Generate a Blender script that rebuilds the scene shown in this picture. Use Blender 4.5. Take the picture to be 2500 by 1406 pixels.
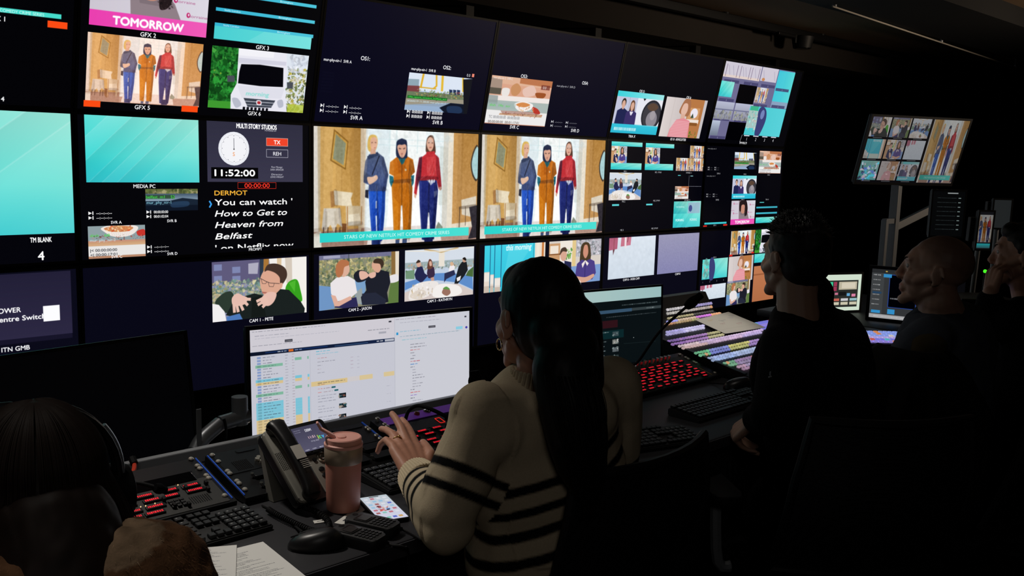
import bpy, bmesh, math, random
import numpy as np
from mathutils import Vector, Matrix, Quaternion
for o in list(bpy.data.objects): bpy.data.objects.remove(o)
scn = bpy.context.scene; COL = scn.collection
PI = math.pi; R = math.radians
# ------------------------------------------------------------------ camera
F_PX = 2281.67
YAW, PIT, ROLL = .7698853, .1399211, .0289410
CAM = np.array([-1.2034, -3.4859, 1.512])
def cam_axes():
    f = np.array([math.sin(YAW)*math.cos(PIT), math.cos(YAW)*math.cos(PIT), -math.sin(PIT)])
    r = np.array([math.cos(YAW), -math.sin(YAW), 0.]); u = np.cross(r, f); c, s = math.cos(ROLL), math.sin(ROLL)
    return c*r+s*u, -s*r+c*u, f
cr, cu_, cf = cam_axes()
cam = bpy.data.cameras.new('camera'); camo = bpy.data.objects.new('camera', cam); COL.objects.link(camo)
cam.sensor_width = 36; cam.lens = 36*F_PX/2500; cam.clip_start = .05; cam.clip_end = 60
camo.matrix_world = Matrix(((cr[0], cu_[0], -cf[0], CAM[0]), (cr[1], cu_[1], -cf[1], CAM[1]), (cr[2], cu_[2], -cf[2], CAM[2]), (0, 0, 0, 1)))
scn.camera = camo
def at(px, py, z):
    """where the sight line through a point of the 2500x1406 photograph meets the height z"""
    d = cf+cr*(px-1250)/F_PX-cu_*(py-703)/F_PX
    return CAM+d*(z-CAM[2])/d[2]
def deep(px, py, dist):
    return CAM+(cf+cr*(px-1250)/F_PX-cu_*(py-703)/F_PX)*dist
# ------------------------------------------------------------------ world, lights, exposure
scn.view_settings.view_transform = 'Standard'; scn.view_settings.look = 'None'; scn.view_settings.gamma = 1
scn.view_settings.exposure = 0; scn.view_settings.use_curve_mapping = False
wd = bpy.data.worlds.new('world'); scn.world = wd; wd.use_nodes = True
wd.node_tree.nodes['Background'].inputs[0].default_value = (.5, .5, .6, 1); wd.node_tree.nodes['Background'].inputs[1].default_value = .0012
def spot(name, loc, to, power, angle, blend=.8, size=.08, col=(1, .93, .84)):
    l = bpy.data.lights.new(name, 'SPOT'); l.energy = power; l.spot_size = R(angle); l.spot_blend = blend; l.shadow_soft_size = size; l.color = col
    o = bpy.data.objects.new(name, l); COL.objects.link(o); o.location = loc
    o.rotation_euler = (Vector(to)-Vector(loc)).to_track_quat('-Z', 'Y').to_euler(); return o
def area(name, loc, to, power, sx, sy, col=(1, .95, .9), spread=180):
    l = bpy.data.lights.new(name, 'AREA'); l.energy = power; l.shape = 'RECTANGLE'; l.size = sx; l.size_y = sy; l.color = col; l.spread = R(spread)
    o = bpy.data.objects.new(name, l); COL.objects.link(o); o.location = loc
    o.rotation_euler = (Vector(to)-Vector(loc)).to_track_quat('-Z', 'Y').to_euler(); return o
spot('desk_downlight', (-.5, -1.15, 2.28), (-.22, -1.85, .75), 62, 44, 1.)
spot('coat_fill_spot', (-1.0, -2.1, 2.28), (-.72, -2.3, 1.0), 9, 40)  # added fill without a fixture, brightens the fur coat
spot('mixer_fill_spot', (2.0, -1.75, 2.28), (2.03, -1.33, .87), 40, 24)  # added narrow fill aimed at the sheet on the mixer, no fixture
spot('desk_downlight', (1.3, -1.9, 2.28), (1.3, -1.95, .75), 6, 62)
area('ceiling_fill_light', (5.2, -3.7, 1.9), (4.0, -.7, 2.42), 9, .5, .3, (1, .8, .6), 80)  # added out-of-frame fill, stands in for light bounced onto the ceiling
area('ceiling_panel_light', (-1.6, -4.2, 2.36), (.2, -2.2, .9), 4.2, .6, .6)
# ------------------------------------------------------------------ screen pictures: a small software painter
def hx(c):
    if isinstance(c, str): return np.array([int(c[i:i+2], 16) for i in (0, 2, 4)], np.float32)/255
    return np.asarray(c, np.float32)
_outl = {}
def outline(s, bold=0.0, ital=0.0):
    """closed outlines of a line of lettering, as edges (x0,y0,x1,y1), cap height about 0.73"""
    k = (s, ital)
    if k not in _outl:
        cu = bpy.data.curves.new('lettering', 'FONT'); cu.body = s; cu.size = 1; cu.fill_mode = 'NONE'; cu.resolution_u = 3
        cu.shear = ital
        ob = bpy.data.objects.new('lettering', cu); bpy.context.scene.collection.objects.link(ob)
        bpy.context.view_layer.update()
        me = ob.evaluated_get(bpy.context.evaluated_depsgraph_get()).to_mesh()
        co = np.array([v.co[:2] for v in me.vertices], np.float64).reshape(-1, 2)
        ed = np.array([e.vertices[:] for e in me.edges], int).reshape(-1, 2)
        E = np.hstack([co[ed[:, 0]], co[ed[:, 1]]]) if len(ed) else np.zeros((0, 4))
        bpy.data.objects.remove(ob); bpy.data.curves.remove(cu)
        _outl[k] = E
    return _outl[k].copy()
def spline(pts, n=6):
    P_ = np.array(pts, float); N = len(P_); out = []
    for i in range(N):
        a, b, c, d = P_[i-1], P_[i], P_[(i+1) % N], P_[(i+2) % N]
        for t in np.arange(n)/n:
            out.append(.5*((2*b)+(-a+c)*t+(2*a-5*b+4*c-d)*t*t+(-a+3*b-3*c+d)*t**3))
    return np.array(out)
class Pic:
    def __init__(s, w, h, bg='000000'):
        s.w, s.h = w, h; s.a = np.ones((h, w, 3), np.float32)*hx(bg); s.H = None
    def quad(s, q):
        """trace points inside the four corners tl, tr, br, bl; None = the unit square"""
        if q is None: s.H = None; return s
        A = []; B_ = []
        for (x, y), (X, Y) in zip(q, ((0, 0), (1, 0), (1, 1), (0, 1))):
            A += [[x, y, 1, 0, 0, 0, -X*x, -X*y], [0, 0, 0, x, y, 1, -Y*x, -Y*y]]; B_ += [X, Y]
        s.H = np.append(np.linalg.solve(np.array(A, float), np.array(B_, float)), 1).reshape(3, 3); return s
    def m(s, pts):
        p = np.array(pts, float).reshape(-1, 2)
        if s.H is not None:
            q = np.c_[p, np.ones(len(p))] @ s.H.T; p = q[:, :2]/q[:, 2:]
        return p*[s.w, s.h]
    def _fill(s, E, col, al=1.0, col2=None, vert=True):
        if not len(E): return
        x0 = max(int(np.floor(min(E[:, 0].min(), E[:, 2].min()))), 0); x1 = min(int(np.ceil(max(E[:, 0].max(), E[:, 2].max()))), s.w)
        y0 = max(int(np.floor(min(E[:, 1].min(), E[:, 3].min()))), 0); y1 = min(int(np.ceil(max(E[:, 1].max(), E[:, 3].max()))), s.h)
        if x1 <= x0 or y1 <= y0: return
        SS = 4; px = np.arange(x0, x1)[None, :]; cov = np.zeros((y1-y0, x1-x0), np.float32)
        ya, yb = np.minimum(E[:, 1], E[:, 3]), np.maximum(E[:, 1], E[:, 3])
        for j in range(y0, y1):
            for k in range(SS):
                y = j+(k+.5)/SS; c = (ya <= y) & (yb > y)
                if not c.any(): continue
                e = E[c]; xs = np.sort(e[:, 0]+(y-e[:, 1])/(e[:, 3]-e[:, 1])*(e[:, 2]-e[:, 0]))
                n = len(xs)//2*2; a_, b_ = xs[0:n:2, None], xs[1:n:2, None]
                cov[j-y0] += np.clip(np.minimum(b_, px+1)-np.maximum(a_, px), 0, 1).sum(0)/SS
        cov = np.clip(cov, 0, 1)[..., None]*al
        c = hx(col)
        if col2 is not None:
            t = np.linspace(0, 1, y1-y0)[:, None, None] if vert else np.linspace(0, 1, x1-x0)[None, :, None]
            c = c+(hx(col2)-c)*t
        r = s.a[y0:y1, x0:x1]; r += (c-r)*cov
    @staticmethod
    def edges(p): return np.hstack([p, np.roll(p, -1, 0)])
    def p(s, col, pts, al=1., sm=False, c2=None, vert=True):
        q = s.m(pts)
        if sm: q = spline(q)
        s._fill(s.edges(q), col, al, c2, vert); return s
    def r(s, col, x0, y0, x1, y1, al=1., c2=None, vert=True):
        return s.p(col, [(x0, y0), (x1, y0), (x1, y1), (x0, y1)], al, False, c2, vert)
    def e(s, col, cx, cy, rx, ry=None, al=1., c2=None):
        t = np.linspace(0, 2*np.pi, 28, endpoint=False); ry = rx if ry is None else ry
        return s.p(col, np.c_[cx+rx*np.cos(t), cy+ry*np.sin(t)], al, False, c2)
    def l(s, col, pts, wd, al=1.):
        q = s.m(pts); wd = wd*s.h/2
        for a, b in zip(q[:-1], q[1:]):
            d = (b-a)/(np.hypot(*(b-a))+1e-9)*wd; n = np.array([-d[1], d[0]])
            s._fill(s.edges(np.array([a+n-d*.3, b+n+d*.3, b-n+d*.3, a-n-d*.3])), col, al)
        return s
    def t(s, txt, x, y, h, col='ffffff', bold=0., ital=0., al='c', wid=None, a=1.):
        """text: x,y anchor on the baseline (unit coords), h cap height (unit of picture height), wid = width to fit (unit of picture width)"""
        E = outline(txt, bold, ital)
        if not len(E): return s
        mn, mx = min(E[:, 0].min(), E[:, 2].min()), max(E[:, 0].max(), E[:, 2].max())
        k = h*s.h/.73; kx = k if wid is None else wid*s.w/(mx-mn)
        X = x*s.w; wpx = (mx-mn)*kx; X -= {'c': wpx/2, 'l': 0, 'r': wpx}[al]
        E[:, [0, 2]] = X+(E[:, [0, 2]]-mn)*kx; E[:, [1, 3]] = y*s.h-E[:, [1, 3]]*k
        b = bold*k*.75
        if b < .2: s._fill(E, col, a); return s
        for dx, dy in ((-b, 0), (b, 0), (0, -b), (0, b), (0, 0)): s._fill(E+[dx, dy, dx, dy], col, a)
        return s
    def dash(s, rng, x, y, wid, h, col, al=.8):
        """a line of small illegible print"""
        cx = x
        while cx < x+wid:
            d = min(rng.uniform(.006, .02), x+wid-cx); s.r(col, cx, y-h/2, cx+d, y+h/2, al*rng.uniform(.5, 1)); cx += d+.004
        return s
    def blobs(s, rng, box, cols, n, r, al=.8):
        x0, y0, x1, y1 = box
        for i in range(n):
            x, y = rng.uniform(x0, x1), rng.uniform(y0, y1); rr = r*rng.uniform(.5, 1.4); t = rng.uniform(0, 6.28, 5)
            t.sort(); c = hx(cols[rng.integers(len(cols))])*rng.uniform(.85, 1.12)
            s.p(np.clip(c, 0, 1), np.c_[x+rr*np.cos(t)*s.h/s.w, y+rr*np.sin(t)], al)
        return s
    def folds(s, rng, box, n, L=.1, al=.16):
        """soft creases: short slanting darker and lighter strokes"""
        x0, y0, x1, y1 = box
        for i in range(n):
            x, y = rng.uniform(x0, x1), rng.uniform(y0, y1); a = rng.normal(1.57, .5); d = L*rng.uniform(.4, 1.2); w = rng.uniform(.006, .02)
            s.p('000000' if i % 2 else 'ffffff', [(x-w*.3, y), (x+math.cos(a)*d*.3, y+math.sin(a)*d*.5), (x+math.cos(a)*d*.56, y+math.sin(a)*d), (x+w*.3+math.cos(a)*d*.2, y+math.sin(a)*d*.4)], al*(.6 if i % 2 == 0 else 1), sm=True)
        return s
    def noise(s, rng, amt, cells=40, box=(0, 0, 1, 1)):
        x0, y0, x1, y1 = [int(v*d) for v, d in zip(box, (s.w, s.h, s.w, s.h))]
        h, w = y1-y0, x1-x0; ny, nx = max(2, cells*h//s.h+1), max(2, cells*w//s.h+1)
        g = rng.normal(0, amt, (ny+1, nx+1)); Y = np.linspace(0, ny-.001, h); X = np.linspace(0, nx-.001, w)
        iy, ix = Y.astype(int), X.astype(int); fy, fx = (Y-iy)[:, None], (X-ix)[None]
        n = g[iy][:, ix]*(1-fy)*(1-fx)+g[iy+1][:, ix]*fy*(1-fx)+g[iy][:, ix+1]*(1-fy)*fx+g[iy+1][:, ix+1]*fy*fx
        s.a[y0:y1, x0:x1] = np.clip(s.a[y0:y1, x0:x1]+n[..., None], 0, 1); return s
    def blur(s, n=1, box=None):
        for _ in range(n):
            p_ = np.pad(s.a, ((1, 1), (0, 0), (0, 0)), 'edge'); s.a = (p_[:-2]+2*p_[1:-1]+p_[2:])/4
            p_ = np.pad(s.a, ((0, 0), (1, 1), (0, 0)), 'edge'); s.a = (p_[:, :-2]+2*p_[:, 1:-1]+p_[:, 2:])/4
        return s
    def put(s, o, x0, y0, x1, y1, gain=1., crop=(0, 0, 1, 1), tint=None):
        X0, Y0, X1, Y1 = [int(round(v*d)) for v, d in zip((x0, y0, x1, y1), (s.w, s.h, s.w, s.h))]
        w, h = X1-X0, Y1-Y0
        if w < 1 or h < 1: return s
        src = o.a; K = 3
        gx = crop[0]+(crop[2]-crop[0])*(np.arange(w*K)+.5)/(w*K); gy = crop[1]+(crop[3]-crop[1])*(np.arange(h*K)+.5)/(h*K)
        im = src[np.clip((gy*o.h).astype(int), 0, o.h-1)][:, np.clip((gx*o.w).astype(int), 0, o.w-1)]
        im = im.reshape(h, K, w, K, 3).mean((1, 3))
        if tint is not None: im = im*(1-tint[1])+hx(tint[0])*tint[1]
        cx0, cy0, cx1, cy1 = max(X0, 0), max(Y0, 0), min(X1, s.w), min(Y1, s.h)
        s.a[cy0:cy1, cx0:cx1] = np.clip(im[cy0-Y0:cy1-Y0, cx0-X0:cx1-X0]*gain, 0, 1); return s
RNG = lambda k: np.random.default_rng(k)
def pic_still():
    g = Pic(640, 360, 'c99a52'); R_ = RNG(1); g.quad([(75, 65), (1403, 145), (1395, 1010), (65, 1065)])
    P_ = g.p
    P_('d8ab62', [(60, 50), (300, 60), (290, 1000), (60, 1080)]); P_('b98a46', [(300, 60), (480, 90), (470, 900), (290, 960)], c2='d3a860')
    P_('e9e6e0', [(60, 50), (115, 60), (108, 1080), (50, 1080)]); P_('c8b898', [(108, 60), (132, 60), (120, 1000), (106, 1080)])
    P_('cfa766', [(132, 60), (250, 70), (200, 960), (122, 1000)], .5)
    P_('e9f2f4', [(465, 70), (1200, 120), (1190, 1030), (455, 1050)]); P_('dce8ec', [(520, 80), (690, 95), (680, 560), (520, 560)], .8)
    P_('f4f8f7', [(700, 110), (980, 115), (960, 1000), (660, 1000)]); P_('ffffff', [(700, 430), (1090, 380), (1100, 900), (650, 1000)])
    for y in (190, 235): g.l('c4dde2', [(535, y-10), (1130, y+18)], .006, .7)
    for x in (690, 745, 915, 1040): g.l('cfe4e6', [(x, 100), (x-6, 300)], .012, .7)
    P_('d5dfdc', [(1095, 250), (1165, 260), (1155, 720), (1085, 720)], .9); P_('c9bfae', [(1125, 100), (1165, 110), (1150, 960), (1110, 960)], .6)
    P_('e9e0cf', [(1165, 110), (1215, 120), (1195, 950), (1150, 950)]); P_('e8d8bf', [(455, 70), (500, 70), (480, 960), (445, 960)])
    P_('b07f3c', [(1205, 120), (1420, 140), (1410, 900), (1195, 900)], c2='c4945a'); P_('c9985a', [(1205, 120), (1270, 125), (1260, 880), (1195, 880)], .7)
    P_('9c7a6c', [(60, 930), (480, 900), (480, 1080), (60, 1090)]); P_('b39182', [(480, 960), (1400, 900), (1400, 1040), (480, 1070)]); P_('e6ddd8', [(530, 900), (1090, 880), (1110, 1010), (500, 1040)])
    P_('dedbd0', [(65, 940), (130, 920), (130, 1060), (60, 1075)]); P_('e6dac6', [(1195, 875), (1405, 850), (1400, 900), (1190, 915)])
    # painting, mirror, side table
    P_('8b6226', [(240, 100), (356, 200), (332, 428), (208, 352)]); P_('c79a4a', [(247, 118), (347, 206), (326, 412), (218, 346)]); P_('8d9277', [(255, 140), (335, 216), (315, 390), (230, 336)])
    g.blobs(R_, (.115, .11, .195, .33), ['b8b39a', '5f6f55', '8ba3a0', 'd3c9a8'], 40, .014, .6)
    P_('3a3029', [(1400, 255), (1368, 275), (1343, 385), (1360, 490), (1398, 515)], sm=True); P_('a9cfd2', [(1402, 268), (1375, 285), (1352, 385), (1368, 480), (1400, 500)], sm=True)
    P_('d9cfbd', [(1270, 680), (1392, 650), (1392, 830), (1275, 800)]); P_('5a4a3c', [(1250, 735), (1392, 715), (1392, 740), (1250, 760)], .5); g.l('4a3a30', [(1258, 740), (1255, 905)], .008); g.l('4a3a30', [(1305, 735), (1305, 890)], .006)
    P_('2f2b33', [(1335, 740), (1400, 725), (1398, 990), (1330, 1000), (1360, 900)])
    # armchair and cloth covered table
    P_('94643a', [(205, 600), (240, 592), (245, 720), (210, 730)], .7); P_('e9dcc0', [(235, 592), (300, 600), (390, 612), (372, 660), (384, 722), (300, 716), (242, 708)], sm=False)
    P_('d8c7a6', [(330, 715), (465, 720), (460, 880), (440, 985), (430, 880), (345, 880), (335, 985)]); P_('efe5cd', [(352, 790), (440, 780), (458, 860), (350, 880)]); P_('7a4d2b', [(296, 860), (336, 862), (330, 1000), (300, 960)])
    P_('d9d0c0', [(152, 735), (285, 735), (300, 890), (262, 860), (232, 930), (205, 870), (165, 925), (132, 905)]); P_('b9ad98', [(165, 760), (185, 760), (178, 900), (160, 910)], .6); P_('b9ad98', [(235, 760), (250, 760), (255, 860), (238, 880)], .6)
    for x in (150, 185, 250, 283): g.l('3b2a22', [(x, 890), (x-4, 975)], .008)
    # three people
    def legs(c, c2, pts): P_(c, pts, c2=c2)
    legs('2057c8', '1638a0', [(515, 580), (652, 580), (648, 760), (628, 1000), (604, 1020), (585, 1020), (583, 800), (572, 800), (582, 1030), (545, 1030), (528, 800)]); P_('1c2d66', [(540, 985), (610, 985), (612, 1040), (540, 1042)])
    P_('f5f3f0', [(574, 680), (584, 680), (582, 740), (572, 740)], .8)
    P_('4d5a78', [(520, 305), (590, 290), (640, 330), (676, 470), (668, 510), (655, 600), (515, 600), (520, 550), (475, 530), (478, 460), (490, 360)], sm=False, c2='3f5288'); P_('3c4866', [(480, 440), (520, 470), (560, 470), (520, 530), (476, 530)], .7)
    g.l('1a1f33', [(603, 318), (545, 470)], .011); P_('e0b9a0', [(505, 490), (545, 485), (580, 472), (590, 500), (560, 530), (520, 545)], sm=True)
    P_('1d2236', [(490, 590), (515, 590), (515, 660), (487, 650)]); P_('2d3a58', [(505, 322), (545, 300), (590, 285), (598, 312), (560, 330), (515, 345)])
    P_('d8b25c', [(508, 230), (520, 165), (550, 148), (585, 165), (588, 230), (565, 282), (520, 280)], sm=True); P_('dfae93', [(530, 215), (538, 178), (565, 168), (586, 190), (584, 240), (566, 275), (540, 262)], sm=True); P_('5a3a34', [(538, 210), (552, 207), (551, 214), (539, 217)], .7); P_('5a3a34', [(566, 207), (580, 209), (579, 216), (567, 214)], .7); P_('b0605a', [(560, 250), (575, 250), (574, 256), (560, 256)], .8)
    P_('d6a68c', [(533, 260), (572, 262), (575, 300), (530, 305)])
    legs('c26d14', 'b5650f', [(700, 500), (862, 500), (872, 580), (858, 990), (800, 995), (790, 720), (778, 720), (770, 1000), (722, 990), (712, 750)]); P_('e08a1c', [(715, 650), (760, 700), (755, 920), (724, 925)], .55); P_('3a4a70', [(735, 998), (768, 998), (764, 1035), (735, 1035)]); P_('3a4a70', [(792, 992), (830, 990), (826, 1030), (790, 1032)])
    P_('c56c16', [(742, 330), (830, 325), (875, 350), (892, 450), (862, 480), (852, 540), (722, 545), (718, 480), (683, 460), (690, 370)]); P_('a4530d', [(742, 335), (790, 390), (830, 330), (800, 460), (760, 460)], .6)
    P_('1f6b7c', [(685, 475), (716, 485), (720, 520), (700, 570), (686, 530)]); P_('1f6b7c', [(860, 480), (886, 475), (882, 540), (866, 570)]); P_('1b5f6b', [(752, 330), (790, 345), (822, 330), (800, 380), (784, 392)])
    P_('1c2745', [(740, 235), (748, 200), (785, 182), (822, 200), (828, 240), (830, 310), (820, 340), (745, 330)], sm=True); P_('d9a58d', [(752, 235), (815, 230), (820, 285), (800, 330), (776, 330), (756, 290)], sm=True); P_('41302e', [(760, 255), (780, 260), (779, 268), (760, 264)], .8); P_('41302e', [(795, 260), (813, 254), (813, 262), (796, 268)], .8); P_('b86a60', [(776, 300), (796, 300), (794, 308), (778, 308)], .8); P_('1c2745', [(742, 225), (785, 232), (827, 222), (822, 195), (785, 180), (748, 197)], sm=False)
    legs('1d2a78', '16205c', [(925, 510), (1068, 510), (1080, 600), (1060, 900), (1050, 1000), (1020, 1000), (1010, 780), (1000, 780), (985, 1010), (950, 1000), (930, 700)]); P_('10184a', [(975, 950), (1035, 945), (1040, 1020), (970, 1025)])
    P_('bf2b34', [(975, 310), (1050, 305), (1085, 340), (1100, 480), (1110, 590), (1085, 590), (1068, 520), (922, 520), (905, 640), (885, 620), (900, 480), (925, 350)]); P_('d84a4c', [(985, 330), (1060, 330), (1060, 480), (990, 480)], .5)
    P_('5f1f35', [(925, 335), (950, 325), (940, 480), (905, 600), (900, 480)], .9); P_('dfe3ee', [(985, 515), (1055, 515), (1050, 532), (1020, 560), (1005, 535)], .75); P_('c8cfe0', [(1045, 610), (1075, 600), (1070, 640), (1050, 660)], .4)
    P_('523529', [(978, 260), (988, 185), (1015, 158), (1042, 175), (1058, 290), (1030, 300), (985, 295)], sm=True); P_('dcaa92', [(985, 225), (995, 185), (1018, 172), (1040, 195), (1040, 250), (1020, 285), (998, 272)], sm=True); P_('4a3230', [(995, 215), (1010, 213), (1009, 220), (996, 222)], .8); P_('4a3230', [(1024, 215), (1038, 217), (1037, 224), (1025, 221)], .8); P_('a84d4a', [(1005, 252), (1026, 252), (1023, 259), (1008, 259)], .8); P_('bf2b34', [(985, 290), (1050, 285), (1055, 320), (975, 325)])
    P_('dcaa92', [(888, 625), (905, 635), (898, 665), (886, 650)]); P_('dcaa92', [(1085, 575), (1110, 570), (1105, 600), (1088, 600)])
    P_('6d7a66', [(1065, 900), (1085, 855), (1120, 900), (1110, 930), (1070, 930)], .8)
    D = lambda pts, a=.2, c='000010': P_(c, pts, a, True)
    D([(632, 325), (660, 400), (677, 470), (668, 515), (655, 600), (625, 600), (645, 490), (622, 380)]); D([(520, 545), (580, 540), (655, 580), (655, 600), (515, 600)], .15); D([(578, 600), (590, 600), (603, 990), (590, 1000)], .3); D([(630, 600), (652, 590), (645, 760), (626, 990), (612, 990)], .22); D([(515, 600), (535, 600), (545, 800), (552, 1000), (540, 1000), (526, 800)], .12, 'a0c0ff'); D([(488, 370), (505, 350), (500, 440), (482, 470)], .15, 'ffffff')
    D([(850, 350), (880, 380), (890, 450), (862, 480), (850, 540), (832, 530), (840, 440)]); D([(720, 515), (860, 505), (862, 530), (718, 540)], .28); D([(782, 340), (790, 340), (790, 720), (780, 720)], .22); D([(840, 540), (868, 560), (868, 700), (855, 980), (836, 980), (848, 700)], .24); D([(700, 560), (716, 560), (722, 760), (735, 980), (722, 985), (708, 740)], .12, 'ffd890'); P_('e8d8b8', [(810, 425), (824, 424), (824, 440), (810, 441)], .9); D([(690, 380), (712, 345), (720, 470), (690, 462)], .12, 'ffe0a0')
    D([(1062, 330), (1085, 345), (1100, 480), (1108, 590), (1085, 585), (1068, 500)]); D([(922, 490), (1068, 490), (1068, 520), (922, 522)], .25); D([(1000, 560), (1012, 560), (1010, 790), (998, 790)], .3); D([(1050, 540), (1076, 600), (1058, 900), (1046, 990), (1030, 990), (1045, 760)], .25); D([(928, 540), (945, 540), (945, 760), (962, 1000), (950, 1000), (930, 720)], .12, 'a0b0ff'); D([(930, 360), (950, 345), (940, 500), (915, 560)], .2)
    for x in (1005, 1025, 1045): P_('f2f4fa', [(x, 515), (x+8, 514), (x+8, 535), (x, 537)], .8, True)
    D([(235, 592), (262, 596), (268, 712), (242, 708)], .18); D([(352, 850), (458, 845), (458, 880), (352, 884)], .2); g.l('a8703c', [(344, 722), (342, 985)], .008); g.l('a8703c', [(460, 722), (455, 870)], .006); D([(150, 760), (175, 750), (170, 900), (140, 905)], .12); D([(270, 745), (290, 745), (300, 885), (285, 880)], .15)
    D([(365, 200), (480, 95), (470, 880), (400, 900)], .10, '402000'); D([(60, 900), (480, 890), (480, 930), (60, 945)], .18, '402010')
    g.quad(None)
    for b in ((.33, .25, .41, .52), (.345, .55, .41, .92), (.49, .28, .57, .5), (.49, .5, .57, .88), (.655, .25, .73, .45), (.655, .5, .73, .9)): g.folds(R_, b, 26, .1)
    for x0, x1, y0, y1, s_ in ((.305, .33, .24, .55, 1), (.425, .45, .28, .5, 1), (.475, .49, .3, .9, 1), (.575, .6, .3, .9, 1), (.64, .655, .3, .9, 1), (.735, .75, .3, .9, 1)): pass
    for x0, x1 in ((.0, .06), (.12, .16), (.22, .3), (.86, .9)): g.p('5a3a14', [(x0, 0), (x1, 0), (x1-.01, .9), (x0, .9)], .10)
    g.blobs(R_, (.34, .02, .82, .1), ['ffffff', 'd8e8ee', 'e8f0e8'], 24, .04, .25); g.noise(R_, .018, 60); g.noise(R_, .015, 160); return g.blur(2)
def strip(g, x0, y0, x1, y1, h=.032, c='2ad3cc'):
    g.r(c, x0, y0, x1, y1, c2='4be0d4', vert=False); g.t('STARS OF NEW NETFLIX HIT COMEDY CRIME SERIES', (x0+x1)/2, (y0+y1)/2+h/2, h, 'eafffb', .01, wid=(x1-x0)*.71)
    g.blur(1); return g
def pic_teal(w=400, h=225, c0='2fe0d2', c1='a8e8dc'):
    g = Pic(w, h); X, Y = np.meshgrid(np.linspace(0, 1, w), np.linspace(0, 1, h))
    t = np.clip(.42+.55*(X-.45)+.5*(.35-Y), 0, 1)[..., None]; g.a[:] = hx('38d8d6')+(hx('a6ebdb')-hx('38d8d6'))*t
    b = np.clip((Y-.6)*1.3*(1-.35*X), 0, 1)[..., None]; g.a[:] += (hx('2fb3c6')-g.a)*b
    for k, (o, d) in enumerate(((.30, .12), (.62, -.07), (1.12, .08), (1.32, -.06), (1.62, .06), (.95, -.05))):
        s_ = X*1.55*1.0+Y*.92-o; m_ = ((s_ > 0) & (s_ < .42))[..., None]*np.clip(1-s_/.42, 0, 1)[..., None]
        g.a += (np.float32(1 if d > 0 else .0)*np.ones(3, np.float32)-g.a)*m_*abs(d)
        ln = (np.abs(s_) < .007)[..., None]; g.a += (1-g.a)*ln*.14
    g.a = np.clip(g.a, 0, 1).astype(np.float32); return g.blur(1)
def pic_van():
    g = Pic(420, 236, '1c6a24', ); R_ = RNG(2)
    g.r('dfe6f0', .62, 0, 1, 1); g.blobs(R_, (0, 0, .4, .6), ['11501a', '2e8f35', '0c3a14', '4fae45', '1f7a2c'], 420, .045); g.blobs(R_, (0, .5, .3, 1), ['124a18', '2f9a38', '0b3512', '1d7025'], 200, .05)
    g.r('3f9a30', 0, .88, .3, 1); g.blobs(R_, (.02, .35, .22, .5), ['d8c53a', '5fb04a'], 14, .02, .5)
    g.blobs(R_, (.8, .25, 1, 1), ['b9a83c', '6b7a3a', 'e2dcc6', '8d8a56', '4a5a30'], 260, .03); g.blobs(R_, (.8, 0, 1, .3), ['e8eaf2', 'c2c8d4'], 60, .04); g.r('b4c63c', .82, .86, 1, 1, .8)
    q = [(1665, 355), (2420, 430), (2360, 883), (1612, 840)]; g.quad(q); P_ = g.p
    P_('e9e8f2', [(1870, 360), (2245, 395), (2240, 600), (2225, 700), (2232, 880), (1790, 860), (1795, 740), (1845, 650), (1860, 480)]); P_('c9c8da', [(1868, 450), (2240, 480), (2236, 510), (1866, 490)], .7); P_('f6f5fa', [(1872, 372), (2150, 392), (2140, 450), (1870, 430)], .8)
    P_('04040a', [(1885, 500), (2030, 503), (2215, 528), (2212, 600), (2208, 678), (2030, 672), (1855, 650), (1868, 560)]); P_('d5d5e2', [(1850, 665), (2220, 690), (2190, 770), (1880, 765)], .5)
    P_('3a3f4c', [(1895, 765), (2145, 785), (2110, 842), (1925, 835)]); g.l('c6c8d2', [(1905, 790), (2135, 806)], .012); g.l('c6c8d2', [(1915, 815), (2120, 828)], .008); P_('e8e8ee', [(1998, 785), (2032, 788), (2032, 820), (1998, 818)], sm=True); P_('b03038', [(2005, 792), (2026, 794), (2025, 813), (2004, 811)], sm=True)
    P_('b9bccb', [(1805, 770), (1850, 770), (1875, 820), (1830, 840)], sm=True); P_('b9bccb', [(2160, 790), (2200, 780), (2205, 830), (2170, 840)], sm=True); P_('4a4f57', [(1772, 590), (1830, 590), (1830, 640), (1772, 640)]); P_('4a4f57', [(2240, 640), (2290, 640), (2285, 690), (2240, 690)])
    g.quad(None); g.t('morning', .49, .76, .075, '8fdcd4', .03, .1, wid=.24); g.blur(1)
    for i in range(7): g.r('101018', .35+i*.04, .955, .375+i*.04, 1)
    return g
def pic_tomorrow():
    g = Pic(420, 236, 'd9d4dd'); R_ = RNG(3)
    g.r('cdc6d2', 0, 0, 1, .8, c2='dcd8e2', vert=False); g.p('8f7f86', [(.30, 0), (.36, .0), (.70, .55), (.76, .78), (.33, .78)]); g.p('6f6268', [(.36, .2), (.62, .2), (.70, .62), (.40, .6)], .5)
    g.p('c58c78', [(.38, .1), (.58, .1), (.56, .5), (.42, .5)], sm=True); g.p('241a1c', [(.33, .1), (.40, 0), (.60, 0), (.68, .3), (.66, .58), (.58, .66), (.56, .5), (.55, .2), (.42, .2), (.40, .45), (.34, .4)], sm=True)
    g.blobs(R_, (.56, .3, .68, .64), ['1a1416', '3a2c2e'], 60, .02)
    for x, y in ((.2, .55), (.92, .72), (.8, .52), (.05, .42), (.2, .15), (.88, .2)): g.t('lorraine', x, y, .045, 'b0608c', .01, wid=.16); g.e('c22b6c', x-.095, y-.03, .017, .04); g.e('e6dfe8', x-.092, y-.035, .007, .02)
    g.r('ea3fb0', 0, .775, 1, 1.02, c2='f05ab8', vert=False); g.t('TOMORROW', .49, .955, .125, 'ffffff', .06, wid=.6); return g.blur(1)
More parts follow.
